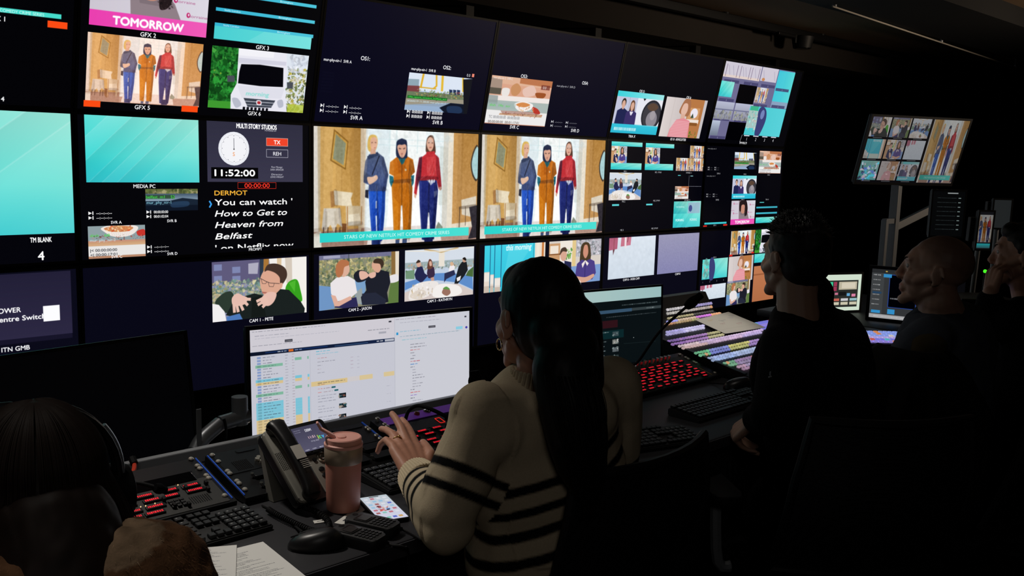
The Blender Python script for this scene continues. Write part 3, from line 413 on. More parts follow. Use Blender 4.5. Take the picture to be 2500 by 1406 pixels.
# ------------------------------------------------------------------ mesh helpers
class MB:
    def __init__(s): s.bm = bmesh.new(); s.cl = s.bm.loops.layers.float_color.new('Col'); s.uv = s.bm.loops.layers.uv.new('UVMap'); s.c = None
    def color(s, c): s.c = (*col3(c), 1) if c is not None else None; return s
    def _paint(s, fs):
        if s.c is not None:
            for f in fs:
                for l in f.loops: l[s.cl] = s.c
    def add(s, verts, faces, M=None):
        vs = [s.bm.verts.new(M @ Vector(v) if M is not None else Vector(v)) for v in verts]; fs = []
        for f in faces:
            try: fs.append(s.bm.faces.new([vs[i] for i in f]))
            except ValueError: pass
        s._paint(fs); return fs
    def box(s, c, d, rot=None, bev=0., M=None, seg=2):
        x, y, z = [v/2 for v in d]
        m = Matrix.Translation(c)
        if rot is not None: m = m @ (rot if isinstance(rot, Matrix) else Matrix.Rotation(rot[2], 4, 'Z') @ Matrix.Rotation(rot[1], 4, 'Y') @ Matrix.Rotation(rot[0], 4, 'X'))
        if M is not None: m = M @ m
        fs = s.add([(i*x, j*y, k*z) for k in (-1, 1) for j in (-1, 1) for i in (-1, 1)], [(0, 2, 3, 1), (4, 5, 7, 6), (0, 1, 5, 4), (2, 6, 7, 3), (0, 4, 6, 2), (1, 3, 7, 5)], m)
        if bev:
            es = list({e for f in fs for e in f.edges}); r = bmesh.ops.bevel(s.bm, geom=es, offset=min(bev, .49*min(d)), segments=seg, affect='EDGES', profile=.5); s._paint(r['faces'])
        return s
    def prism(s, pts, z0, z1, M=None, bev=0.):
        n = len(pts); fs = s.add([(x, y, z0) for x, y in pts]+[(x, y, z1) for x, y in pts], [tuple(range(n))[::-1], tuple(range(n, 2*n))]+[(i, (i+1) % n, n+(i+1) % n, n+i) for i in range(n)], M)
        if bev:
            r = bmesh.ops.bevel(s.bm, geom=list(fs[1].edges)+list(fs[0].edges), offset=bev, segments=2, affect='EDGES', profile=.5); s._paint(r['faces'])
        return s
    def rrect(s, cx, cy, w, h, r, z0, z1, M=None, bev=0., n=5):
        p = []
        for qx, qy, a0 in ((1, 1, 0), (-1, 1, 90), (-1, -1, 180), (1, -1, 270)):
            for i in range(n+1):
                a = R(a0+90*i/n); p.append((cx+qx*(w/2-r)+r*math.cos(a), cy+qy*(h/2-r)+r*math.sin(a)))
        return s.prism(p, z0, z1, M, bev)
    def cyl(s, p0, p1, r0, r1=None, seg=16, M=None):
        r1 = r0 if r1 is None else r1; p0, p1 = Vector(p0), Vector(p1); q = (p1-p0).to_track_quat('Z', 'Y'); vs = []
        for p, r in ((p0, r0), (p1, r1)):
            vs += [p+q @ Vector((r*math.cos(2*PI*i/seg), r*math.sin(2*PI*i/seg), 0)) for i in range(seg)]
        s.add(vs, [tuple(range(seg))[::-1], tuple(range(seg, 2*seg))]+[(i, (i+1) % seg, seg+(i+1) % seg, seg+i) for i in range(seg)], M); return s
    def tube(s, pts, r, seg=8, sm=0, M=None):
        P_ = [np.array(p, float) for p in pts]
        if sm:
            o = []
            for i in range(len(P_)-1):
                a, b, c, d = P_[max(i-1, 0)], P_[i], P_[i+1], P_[min(i+2, len(P_)-1)]
                for t in np.arange(sm)/sm: o.append(.5*(2*b+(c-a)*t+(2*a-5*b+4*c-d)*t*t+(3*b-a-3*c+d)*t**3))
            P_ = o+[P_[-1]]
        n = len(P_); rr = r if callable(r) else (lambda t: r); vs = []; q0 = None
        for i, p in enumerate(P_):
            d = Vector(P_[min(i+1, n-1)]-P_[max(i-1, 0)])
            if d.length < 1e-9: d = Vector((0, 0, 1))
            if q0 is None: q0 = d.to_track_quat('Z', 'Y')
            else: q0 = (q0 @ Vector((0, 0, 1))).rotation_difference(d) @ q0
            w = rr(i/(n-1)); vs += [Vector(p)+q0 @ Vector((w*math.cos(2*PI*k/seg), w*math.sin(2*PI*k/seg), 0)) for k in range(seg)]
        fs = [tuple(range(seg))[::-1], tuple(range((n-1)*seg, n*seg))]
        for i in range(n-1): fs += [(i*seg+k, i*seg+(k+1) % seg, (i+1)*seg+(k+1) % seg, (i+1)*seg+k) for k in range(seg)]
        s.add(vs, fs, M); return s
    def lathe(s, prof, seg=40, M=None):
        n = len(prof); vs = [(r*math.cos(2*PI*k/seg), r*math.sin(2*PI*k/seg), z) for r, z in prof for k in range(seg)]; fs = []
        for i in range(n-1): fs += [(i*seg+k, i*seg+(k+1) % seg, (i+1)*seg+(k+1) % seg, (i+1)*seg+k) for k in range(seg)]
        fs += [tuple(range(seg))[::-1], tuple(range((n-1)*seg, n*seg))]; s.add(vs, fs, M); return s
    def quad(s, a, b, c, d, M=None):
        """face with the picture upright: bottom-left, bottom-right, top-right, top-left"""
        fs = s.add([a, b, c, d], [(0, 1, 2, 3)], M)
        for l, uv in zip(fs[0].loops, ((0, 0), (1, 0), (1, 1), (0, 1))): l[s.uv].uv = uv
        return s
    def build(s, name, m, parent=None, smooth=False, fix=True, mods=None):
        if fix: bmesh.ops.recalc_face_normals(s.bm, faces=s.bm.faces)
        me = bpy.data.meshes.new(name); s.bm.to_mesh(me); s.bm.free(); me.materials.append(m)
        if smooth:
            me.shade_smooth()
            if smooth != 'all': me.set_sharp_from_angle(angle=R(38))
        o = bpy.data.objects.new(name, me); COL.objects.link(o)
        if parent is not None: o.parent = parent
        return o
def tag(o, label=None, cat=None, group=None, kind=None):
    if label: o['label'] = label
    if cat: o['category'] = cat
    if group: o['group'] = group
    if kind: o['kind'] = kind
    return o
def thing(name, label, cat, loc=(0, 0, 0), rot=(0, 0, 0), group=None):
    o = bpy.data.objects.new(name, None); o.empty_display_size = .05; COL.objects.link(o); o.location = loc; o.rotation_euler = rot
    return tag(o, label, cat, group)
def struct(name, mb, m, label=None):
    return tag(mb.build(name, m), label, None, None, 'structure')
M_BLACK = mat('black_plastic', '101012', .55, spec=.35, bump=.15, bscale=300)
M_BEZEL = mat('bezel_black', '08080a', .45, spec=.25)
M_METAL = mat('silver_metal', '9a9da2', .38, metal=.7, var=.06, scale=12)
M_GREY = mat('grey_paint', '75787c', .5, var=.06)
M_STEEL = mat('bright_steel', 'd8d4cc', .22, metal=1., var=.05)
M_GLOW = mat('lit_display_red', vcol=True, rough=.4, emit='vcol', estr=.8)
M_VC = mat('painted_plastic', vcol=True, rough=.5, spec=.3)
M_VG = mat('lit_buttons', vcol=True, rough=.4, emit='vcol', estr=.62, spec=.3)
# ------------------------------------------------------------------ what the wall monitors show
def panel(w=640, bg='06060f'): return Pic(w, w*9//16, bg)
def lab(g, s_, x, y, h=.03, wd=None): y = min(y, .988-h/2); g.t(s_, x, y+h/2, h, 'f2f2f4', .022, wid=wd); return g
def clocks(g, x, y, w_, n=1, h=.024, col='f0f0f0', val='--:--:--:--'):
    for i in range(n):
        xx = x+i*w_*1.12; g.p(col, [(xx, y-h*.6), (xx+.014, y), (xx, y+h*.6)]); g.r(col, xx+.015, y-h*.6, xx+.019, y+h*.6)
        g.t(val, xx+.03, y+h/2, h, col, .015, al='l', wid=w_-.045)
def top_gfx_left():
    g = panel(640, '030306'); g.r('3ad2c8', .3, .395, .958, .424, c2='46dccb', vert=False); g.t('STARS OF NEW NETFLIX HIT COMEDY CRIME SERIES', .9, .421, .02, 'eafffb', .012, al='r', wid=.33)
    lab(g, 'GFX 1', .745, .462); lab(g, 'GFX 4', .745, .955); g.r('fb4b14', .912, .442, .98, .484); return g
def top_gfx():
    g = panel(900, '040407'); g.put(TOMO, .03, -.01, .486, .437); lab(g, 'GFX 2', .252, .461); g.put(STILL, .028, .484, .478, .935, tint=('f09a70', .26), gain=1.06)
    g.r('fb4b14', .023, .932, .085, .975); g.r('fb4b14', .405, .929, .474, .973); lab(g, 'GFX 5', .246, .958); lab(g, 'GFX 3', .738, .461); lab(g, 'GFX 6', .729, .956)
    for y0, y1 in ((.100, .124), (.216, .240), (.322, .348)): g.r('35b4d4', .518, y0, .975, y1, c2='4ec4da', vert=False)
    g.r('49cfd2', .518, .345, .968, .436, c2='6adfdc', vert=False); g.p('ffffff', [(.66, .436), (.74, .345), (.968, .345), (.968, .436)], .1)
    for y in (.118, .234, .341): g.t('Stella London', .59, y, .014, 'e6fbff', .01, wid=.07); g.t('Birmingham', .83, y, .014, 'e6fbff', .01, wid=.06)
    g.put(VAN, .515, .484, .965, .931); return g
def top_svr(ab):
    g = panel(900, '07071a'); a, b = ab
    lab(g, 'OS%d:' % a, .236, .455, .034); lab(g, 'OS%d:' % (a+1), .724, .455, .034); lab(g, 'SVR '+b[0], .228, .942, .034); lab(g, 'SVR '+b[1], .716, .942, .034); return g
def top_svr_ab():
    g = top_svr((1, 'AB')); g.t('mur-phy-nir-1  SVR A', .09, .508, .024, 'f0f0f0', .02, wid=.147)
    g.t('mur-phy-nir-1  SVR B', .58, .508, .024, 'f0f0f0', .02, wid=.149); g.t('0.0', .87, .515, .026, 'f0f0f0', .012); g.r('f08a74', .893, .485, .908, .515); g.put(CRANE, .497, .53, .9, .85)
    for i, y in enumerate((.86, .9)): clocks(g, .026, y, .112, 2, .026); clocks(g, .515, y, .112, 2, .028, val='00:00:00:00')
    for i in range(9):
        for j in range(7): g.r('101026', .02+i*.007, .59+j*.025, .022+i*.007, .605+j*.025, .6)
    return g
def top_svr_cd():
    g = top_svr((3, 'CD')); g.put(FOOD, .006, .476, .46, .922); g.t('mur-phy-nir-1  SVR D', .573, .52, .022, 'e0e0e0', .016, wid=.149)
    for y in (.866, .906): clocks(g, .505, y, .108, 2, .022, 'c8c8cc')
    return g
def top_triax():
    g = panel(640, '05050c'); g.put(TRIAX, .0, .492, .452, .94); g.put(PINK, .482, .5, .925, .95); lab(g, 'OS 5:', .224, .474); lab(g, 'OS 6:', .71, .487); lab(g, 'TRIA X', .216, .968, .028); lab(g, 'OS 10 - NEWSCUTTER', .696, .98, .028, .17); return g
def top_multi():
    g = panel(800, '050509'); R_ = RNG(20); g.r('6f6c92', -.0, .02, .895, .94)
    g.r('cfc9d6', 0, .02, .45, .19); g.r('cfc9d6', .46, .02, .67, .19); g.r('e0cfc8', 0, .17, .45, .2)
    for x in (.03, .16, .2, .31, .34, .43): g.l('6f5a78', [(x, .05), (x, .19)], .012, .7)
    for x in (.05, .1, .22, .25, .37, .48, .62): g.l('a098b0', [(x, .06), (x+.03, .17)], .01, .7)
    g.e('c98a5a', .5, .17, .02, .02); g.r('3ac0d8', .68, .03, .9, .5, c2='5ad8d8', vert=False); g.r('4ecfdc', .68, .05, .78, .48, .5); g.r('9a98b8', .68, .42, .9, .5, .8)
    for x, y in ((.03, .225), (.27, .225), (.49, .225), (.02, .45), (.45, .475), (.02, .68), (.26, .685), (.69, .25), (.69, .465), (.02, .905)): g.r('43406a', x, y, x+.18, y+.036, .85); g.t('0', x+.09, y+.03, .02, 'b8b6d0', .01)
    g.put(TEAL, 0, .25, .16, .43); g.r('010104', .225, .262, .445, .49); g.put(STILL, .45, .27, .6, .46, tint=('c8c4d8', .3))
    for x0 in (0, .235): g.r('b8bcd2', x0, .49, x0+.22, .7, c2='8a8c9c'); g.blobs(R_, (x0, .6, x0+.2, .69), ['6f7280', '8f8f90', 'a4a690'], 50, .02); g.r('54577a', x0, .575, x0+.22, .59, .6)
    g.r('b9c4d8', 0, .72, .1, .9, c2='707a8c'); g.r('010104', .205, .72, .42, .945)
    g.r('4ac8d0', .42, .505, .9, .87, c2='58d2da', vert=False); g.r('3fb48c', .43, .505, .53, .56); g.r('a9c4c0', .42, .56, .55, .78); g.p('3a3f74', [(.54, .55), (.58, .5), (.64, .55), (.66, .68), (.62, .86), (.56, .86), (.55, .7)], sm=True); g.e('7484b8', .6, .6, .025, .06); g.blobs(R_, (.43, .58, .54, .82), ['8ed8d0', 'd8c8c0', '6aa8a0'], 40, .02)
    g.r('050509', .42, .87, .92, 1)
    for i in range(4): g.r('d8dae6', .43+i*.12, .872, .5+i*.12, .885); g.t(str(i+1), .475+i*.118, .94, .04, 'e8e8ee', .01)
    lab(g, 'TM MULTI', .44, .972, .028); g.l('c0c0c8', [(.405, .87), (.395, .96)], .006); return g
def mid_blank():
    g = panel(900, '04040a'); g.put(pic_teal(900, 506), 0, 0, 1, .803); g.t('TM BLANK', .88, .856, .034, 'ffffff', .03, wid=.075); g.t('4', .878, .975, .06, 'ffffff', .03); return g
def mid_quad():
    g = panel(1200, '050509'); g.put(TEAL, .026, .008, .479, .462); lab(g, 'MEDIA PC', .249, .488, .027, .088)
    g.put(ROAD, .252, .508, .471, .665); g.put(BOWL, .025, .762, .247, .985)
    for x, y, v in ((.029, .672, '--:--:--:--'), (.254, .672, '00:00:00:00'), (.253, .922, '--:--:--:--')):
        clocks(g, x, y, .104, 1, .02, val=v); clocks(g, x, y+.032, .104, 1, .02, val=v if v[0] == '-' else '00:01:02:04')
    for t_, x, y in (('SVR A', .134, .744), ('SVR B', .358, .744), ('SVR C', .132, .998), ('SVR D', .357, .996)): lab(g, t_, x, y-.006, .021)
    g.r('2f2e40', .515, .004, .969, .457, c2='3a384c'); g.t('MULTI STORY STUDIOS', .744, .053, .036, 'ffffff', .045, wid=.19); g.t('POWERED BY', .81, .068, .012, 'e0e0e8', .01, wid=.056)
    g.e('e9ebf2', .636, .208, .071, .126); g.e('f4f4f8', .636, .205, .064, .113)
    for k in range(60):
        a = k*PI/30; rr = .058 if k % 5 else .054; g.e('8a8c98', .636+rr*math.sin(a), .208-rr*16/9*math.cos(a), .0012 if k % 5 else .002, .002 if k % 5 else .0035)
    g.l('50525c', [(.636, .21), (.636, .13)], .004); g.e('2a2a30', .636, .212, .003, .005); g.t('S', .635, .263, .03, 'f2a878', .02)
    g.r('f0452a', .789, .118, .894, .178); g.t('TX', .841, .165, .032, 'ffffff', .03)
    for x0, y0, x1, y1, c in ((.789, .118, .894, .178, 'd8b8b0'), (.789, .206, .894, .266, 'c0bfcc')): g.l(c, [(x0, y0), (x1, y0), (x1, y1), (x0, y1), (x0, y0)], .003)
    g.t('REH', .841, .252, .03, 'e8e8ee', .012); g.r('040406', .532, .349, .748, .432); g.t('11:52:00', .64, .413, .05, 'ffffff', .045, wid=.185)
    for t_, y, b in (('Floor Manager', .348, .005), ('SARA SPENCER', .368, .02), ('Director', .405, .005), ('LEWIS WRIGHT', .425, .02)): g.t(t_, .84, y, .014, 'e4e4ec', b, wid=.065 if b > .01 else .055)
    g.t('00:00:00', .743, .502, .036, 'ff3a2a', .012, wid=.12); g.l('e03020', [(.652, .462), (.834, .462), (.834, .508), (.652, .508), (.652, .462)], .003)
    g.t('DERMOT', .545, .557, .036, 'f2b23a', .03, al='l', wid=.15)
    for s_, x1, y, it in (("You can watch '", .915, .632, 0), ('How to Get to', .888, .716, .22), ('Heaven from', .868, .802, .22), ('Belfast', .718, .888, .22), ("' on Netflix now", .92, .978, .0)): g.t(s_, .545, y, .047, 'ffffff', .024, it, al='l', wid=x1-.545)
    g.r('050509', .53, .962, .97, .985); lab(g, 'PROMPT', .732, .987, .022); g.l('3aa0f0', [(.522, .6), (.53, .623), (.522, .646)], .012); return g
def mid_prog(): 
    g = Pic(1000, 562); g.put(STILL, 0, 0, 1, 1); return strip(g, .034, .875, .946, .952)
def mid_me():
    g = panel(640, '05050d'); R_ = RNG(21)
    for x0, x1 in ((.033, .332), (.365, .663)): g.put(TEAL, x0, .015, x1, .06); g.put(TEAL, x0, .243, x1, .315); g.put(CAM5, x0, .06, x0+.15, .245)
    for x0, y0, x1, y1 in ((.841, .02, .999, .165), (.694, .167, .845, .317), (.847, .167, 1, .317)): g.put(STILL, x0, y0, x1, y1, tint=('e8c8c0', .2))
    for t_, x, y in (('ME 1', .174, .334), ('ME 1 PVW', .507, .338), ('VM REC 1', .839, .338), ('ME 2', .171, .662), ('ME 2 PVW', .504, .66), ('VM REC 2', .838, .662), ('ME 3', .167, .988), ('ME 3 PVW', .499, .988), ('VM REC 3', .833, .99)): lab(g, t_, x, y, .02)
    g.put(CAM3, .027, .348, .338, .646); g.r('5fd8dc', .062, .69, .128, .71); g.r('5fd8dc', .398, .694, .463, .712); g.put(FOOD, .696, .497, .848, .646); g.l('8a8a94', [(.845, .37), (.845, .498), (.99, .5)], .004); g.r('5fd8dc', .72, .366, .75, .374); g.r('9ad8dc', .86, .372, .89, .38)
    g.put(TEAL, .692, .675, .999, .983); g.put(TEAL, .692, .675, .84, .82, gain=.92); g.r('a8a4c8', .85, .69, .99, .82, .6); g.e('46508c', .88, .76, .02, .04); g.t('MORNING', .765, .75, .02, 'd8ffff', .02, wid=.09); g.t('MORNING', .765, .91, .03, 'd8ffff', .02, wid=.09); g.t('MORNING', .92, .91, .03, 'c8f0f0', .02, wid=.08); return g
def mid_gfx():
    g = panel(640, '05050b'); lab(g, 'SVR A', .165, .341, .02); lab(g, 'SVR B', .168, .664, .02); g.t('mur-phy-nir-1', .07, .05, .016, 'c8c8cc', .01, wid=.1); g.t('mur-phy-nir-1', .075, .38, .016, 'c8c8cc', .01, wid=.1)
    for y in (.27, .295, .595, .622): clocks(g, .033, y, .07, 2, .016, 'b0b0b4')
    g.put(CRANE, .353, .072, .64, .284); g.put(FOOD, .677, .041, .981, .33); lab(g, 'SVR B', .497, .345, .018); lab(g, 'SVR C', .82, .35, .018); g.put(TRIAX, .346, .365, .657, .658); lab(g, 'TRIA 2', .49, .668, .018); lab(g, 'TRIA X', .82, .673, .018)
    g.r('3fc4cc', .029, .942, .299, .965); g.r('e02a20', .017, .975, .06, .995); g.r('e02a20', .26, .972, .31, .992); lab(g, 'GFX 1', .156, .985, .018); g.put(TOMO, .349, .68, .661, .987); lab(g, 'GFX 2', .5, .997, .016)
    for y in (.765, .842): g.r('3fb4c8', .678, y, .972, y+.022)
    g.r('5ad4d4', .72, .705, .78, .715); g.put(TEAL, .679, .905, .972, .98); return g
def bot_power():
    g = panel(640, '0a0a18'); g.r('221f36', 0, .02, .98, .45, c2='2c2842'); g.r('161428', 0, .45, .979, .482); g.t('STUDIO POWER', .8, .274, .034, 'ffffff', .022, al='r'); g.t('in Vision Centre Switch', .885, .331, .034, 'ffffff', .022, al='r', wid=.3); g.r('fdfdff', .877, .248, .936, .353); lab(g, 'ITN GMB', .777, .514, .032); return g
def bot(a=None, b=None, la='', lb='', xa=(.03, .49), xb=(.527, .988)):
    g = panel(800, '080816')
    if a is not None: g.put(a, xa[0], .024, xa[1], .482); lab(g, la, sum(xa)/2, .503, .026)
    if b is not None: g.put(b, xb[0], .022, xb[1], .482); lab(g, lb, sum(xb)/2, .502, .026)
    return g
def bot_multi():
    g = panel(640, '060610'); g.put(STILL, .368, .03, .686, .337); g.r('e02a20', .36, .33, .4, .352); g.r('e02a20', .65, .32, .686, .34); lab(g, 'GFX 5', .52, .348, .018); g.put(PINK, .36, .358, .684, .69); g.put(CAM2, .355, .676, .66, .99)
    g.put(TEAL, .034, .36, .346, .61); g.blobs(RNG(22), (.04, .38, .13, .6), ['8ad0c4', 'c8c4bc', '6aa8a0'], 40, .03); g.p('3a3f74', [(.12, .38), (.15, .34), (.18, .4), (.19, .5), (.17, .62), (.13, .62), (.12, .5)], sm=True); lab(g, 'GFX 4', .178, .343, .018)
    for i in range(4): g.t(str(i+1), .05+i*.085, .655, .02, 'd0d0d4', .01)
    g.put(HOB, .024, .685, .338, .87); g.put(VAN, .694, .03, .99, .34); g.put(TEAL, .696, .352, .99, .47); g.r('c07a52', .7, .515, 1, 1, c2='b06c46'); g.r('8a5030', .7, .62, 1, .64, .6); return g
# ------------------------------------------------------------------ what the desk screens show
def scr_rundown():
    g = Pic(1100, 612, 'd9dae6'); R_ = RNG(30); q = [(85, 258), (2255, 50), (2245, 1120), (95, 1640)]
    g.r('e3dfe8', 0, 0, .625, .2); g.r('dfe0ea', .625, 0, 1, 1); W_ = .625
    g.dash(R_, .01, .02, .3, .006, '8a8a98'); g.dash(R_, .02, .06, .14, .006, '9a9aa8'); g.r('4a4a54', .14, .115, .172, .14); g.t('available', .156, .133, .01, 'd8d8e0', .01, wid=.026)
    g.dash(R_, .02, .085, .35, .004, 'a8a8b8'); g.dash(R_, .01, .15, .2, .005, '8a8a98'); g.dash(R_, .5, .105, .1, .008, '80808c'); g.r('3a3a44', .597, .03, .61, .045); g.r('b8b8c4', .55, .13, .585, .15)
    g.r('10182c', 0, .205, W_, .238, c2='16264c', vert=False); g.r('1f4a9a', .06, .215, .32, .224, .6); g.r('5a86b8', .35, .222, .5, .228, .7); g.r('e8742a', .155, .21, .175, .232); g.r('c8ccd8', .578, .21, .622, .232); g.dash(R_, .11, .221, .04, .01, 'ffffff'); g.dash(R_, .18, .221, .03, .01, 'a8b8d8'); g.dash(R_, .54, .221, .03, .01, 'ffffff')
    y = .262; rows = 'wwwgwwwwcywwwgwwccccccyyyyyy'
    for i, k in enumerate(rows):
        c = {'w': None, 'g': '8cc8ac', 'c': '86d4ea', 'y': 'ecd29a'}[k]
        if c: g.r(c, .02, y-.013, .13, y+.013)
        if c and k != 'g': g.r(c, .18, y-.013, .208, y+.013); g.r(c, .232, y-.013, .24, y+.013)
        if k == 'g': g.r('8cc8ac', .18, y-.05, .208, y-.024); g.r('8cc8ac', .232, y-.05, .238, y-.024)
        g.r('8aa4d8' if k == 'w' else hx(c)*.85, .027, y-.009, .042, y+.009, .9); g.dash(R_, .05, y, R_.uniform(.03, .07), .006, '5a5e70', .8); g.dash(R_, .14, y, .012, .005, '8a8a98'); g.dash(R_, .168, y-.004, .01, .005, 'a08a98'); y += .0268
    g.r('c4c6d4', .243, .24, .2445, 1)
    g.dash(R_, .27, .26, .06, .007, '4ac0e0'); g.dash(R_, .27, .285, .1, .006, '7ac8e0')
    for i, (c, w_) in enumerate((('c88a90', .04), ('8a8a98', .08), ('8a8a98', .02), ('b8a0a8', .015), ('a0a0b0', .03))): g.dash(R_, .275, .325+i*.035, w_, .006, c)
    for i in range(4): g.dash(R_, .42, .35+i*.035, .012, .005, 'b8a0b0'); g.dash(R_, .45, .352+i*.035, .01, .005, 'b0b0c0')
    g.r('ecd29a', .247, .545, .405, .59); g.dash(R_, .275, .565, .12, .007, '6a6048'); g.dash(R_, .275, .58, .03, .006, 'b06a5a'); g.r('ecd6a4', .46, .54, .52, .585); g.r('ecd6a4', .572, .538, .622, .582); g.r('e4dcd8', .405, .541, .46, .587, .7)
    for i in range(2): g.dash(R_, .275, .62+i*.035, .02, .007, 'e08a8a'); g.dash(R_, .3, .62+i*.035, .04, .006, '9a7a80'); g.r('2a6a74', .335+i*.012, .612+i*.033, .352+i*.012, .627+i*.033)
    for k, yy in enumerate((.71, .81, .915, .99)):
        g.r('10181e', .367, yy-.02, .398, yy+.025); g.blobs(R_, (.37, yy-.012, .396, yy+.022), ['a05a48', '2a5a64', 'd0c0b0', '303840'], 12, .012)
        for j in range(3): g.dash(R_, .275, yy-.02+j*.028, R_.uniform(.03, .09), .006, '8a8c9c')
    for yy in (.68, .76, .84, .92): g.dash(R_, .585, yy, .02, .005, 'b0b0c0')
    g.r('c8cad6', W_-.001, 0, W_+.001, 1); g.dash(R_, .63, .025, .2, .006, '9a8aa0'); g.dash(R_, .65, .06, .2, .005, 'a8a8b8'); g.r('4a4a54', .79, .118, .825, .14); g.t('available', .807, .134, .01, 'd8d8e0', .01, wid=.028); g.r('9ae0f6', .93, .155, .965, .185); g.e('4a44b8', .985, .172, .006, .012); g.r('2aa0e0', .633, .155, .642, .18); g.dash(R_, .65, .15, .1, .007, '6ab8d8'); g.dash(R_, .65, .2, .3, .006, '8aa8b8'); g.dash(R_, .66, .235, .12, .006, '7ac8d8'); g.r('3a3a44', .975, .05, .985, .065)
    y = .29
    for c, w_, x in (('6a6a78', .07, 0), ('6a6a78', .08, 0), ('d04a4a', .05, 0), ('4a4a58', .02, 0), ('8a8a98', .015, .01), ('4a4a58', .02, 0), ('c83a4a', .05, 0), ('2a7ad0', .035, 0), ('4a4a58', .02, 0), ('9a9aa8', .015, .01), ('9a9aa8', .02, .01), ('7a7a88', .05, .01), ('6a6a78', .06, .01), ('9a9aa8', .02, .01), ('8a8a98', .05, .01), ('8a8a98', .04, .01), ('4a4a58', .02, 0), ('e03a3a', .05, 0), ('8a6ad0', .035, 0), ('4a4a58', .02, 0), ('9a9aa8', .05, .01), ('9a9aa8', .05, .01), ('6a6a78', .02, 0)):
        g.dash(R_, .7+x, y, w_, .007, c); y += .029
    f = Pic(1100, 612, 'd9dae6'); f.put(g, 0, 0, 1, .77); f.r('ecd29a', .02, .76, .13, .94); f.r('c8cad6', .624, .76, .626, 1); f.r('c4c6d4', .243, .76, .2445, 1)
    for i in range(9): f.dash(R_, .05, .785+i*.0206, .05, .005, '5a5e70'); f.r('d8b878', .027, .778+i*.0206, .042, .792+i*.0206)
    return f
def scr_dark():
    g = Pic(560, 330, '0b1316'); R_ = RNG(31); g.r('bcd8d4', 0, .0, 1, .13, c2='a9cfd0', vert=False); g.dash(R_, .6, .19, .36, .012, '7a8a8c'); g.r('3c5a74', 0, .235, .7, .275); g.r('3a4548', .7, .235, 1, .27); g.dash(R_, .85, .252, .08, .012, 'a8b4b4')
    g.dash(R_, .45, .32, .5, .01, '5a6468'); g.r('5a1420', .2, .36, .56, .45, .5)
    for i in range(2): g.dash(R_, .28, .37+i*.04, .12, .012, 'd08a8a'); g.r('a81828', .2, .36+i*.04, .26, .385+i*.04)
    g.dash(R_, .24, .44, .1, .012, '3a9ab8'); g.r('0c3034', .25, .48, .62, .58, .8)
    for i in range(9): g.dash(R_, .28, .5+i*.055, R_.uniform(.1, .2), .012, '9aa8a8')
    for i, c in enumerate(('506064', 'b0b0a8', '788084', '3a4a4c', '2a8a8c')): y = .5+i*.095; g.r(c, .51, y, .57, y+.055, .8); g.blobs(R_, (.51, y, .57, y+.055), ['e0e0dc', '40484c', '90a0a0'], 8, .015)
    g.e('d8e0e0', .72, .6, .004); g.l('1a2628', [(.62, .66), (.95, .68)], .006); g.e('a8c8f0', .96, .97, .008, .014); return g
def scr_black(): 
    g = Pic(64, 36, '020203'); return g
def scr_multi():
    g = Pic(720, 405, '06060a'); ims = (CAM1, CAM2, CAM3, BOARD, CAM5, HOB, TEAL, PINK, TRIAX)
    for i, im in enumerate(ims):
        x, y = (i % 3)*.205+.0, i//3*.33+.005; g.put(im, x, y, x+.19, y+.295, tint=('b0a8a8', .25 if i < 6 else .4), gain=.72); g.r('5a5a5e', x+.05, y+.305, x+.14, y+.315)
    g.blobs(RNG(32), (.01, .7, .18, .95), ['5a70c0', 'b8bcd0', '2a2c38', '48b8d0', 'c8a8b8'], 60, .03); g.blobs(RNG(33), (.22, .68, .58, .95), ['6a5a58', 'b8a8a0', '8a7a78'], 30, .02, .6)
    s_ = Pic(640, 360); s_.put(STILL, 0, 0, 1, 1); strip(s_, .05, .875, .92, .952, c='2ab8a8'); g.put(s_, .625, .005, 1, .985, gain=.7, tint=('b8a8a0', .2)); return g
def scr_touch():
    g = Pic(240, 180, 'dff0dc'); R_ = RNG(34); g.r('2c2f2c', .0, .16, .93, .9); g.r('c9c0a8', .45, .2, .9, .42); g.r('e4dac4', .52, .23, .86, .38)
    for i in range(4):
        for j in range(2): g.r('42d8a4' if i < 3 else 'a83a5a', .02+i*.1, .2+j*.13, .1+i*.1, .32+j*.13)
    g.r('d87a9a', .36, .5, .44, .56); g.r('6ab0e0', .66, .52, .74, .6); g.r('e88ab0', .78, .54, .88, .62); g.r('16181a', .46, .48, .64, .58)
    for i in range(4): g.r(('4a8ad0', 'd06a5a', 'd8d8dc', '9ac8d0')[i], .08+i*.22, .66, .26+i*.22, .73); g.r('d8d2b8', .08+i*.22, .76, .26+i*.22, .84)
    return g
def scr_control():
    g = Pic(300, 200, '3a3c3e'); R_ = RNG(35); g.r('2e3032', 0, 0, 1, .08); g.r('46494b', 0, .08, .14, .92); g.r('000004', .2, .1, .5, .76); g.l('2a4aa8', [(.2, .1), (.5, .1), (.5, .76), (.2, .76), (.2, .1)], .012); g.r('0b0b0e', .52, .1, 1, .86); g.r('3a9ad8', .13, .09, .22, .16); g.r('b81a58', .52, .62, .68, .7); g.r('48102a', .52, .72, .66, .8)
    for i in range(7): g.dash(R_, .02, .12+i*.1, .08, .02, 'd8d8d8')
    g.r('2a4a6a', .02, .46, .12, .5); g.r('3aa0e0', .02, .84, .12, .9); g.r('3aa0e0', .2, .8, .28, .9); g.dash(R_, .22, .58, .24, .03, 'e8e8ee'); g.r('b8b8ba', 0, .92, 1, 1); g.dash(R_, .05, .96, .8, .02, 'e8e8e8'); g.dash(R_, .3, .06, .3, .02, 'c8c8c8'); g.e('e8c860', .16, .04, .012); return g
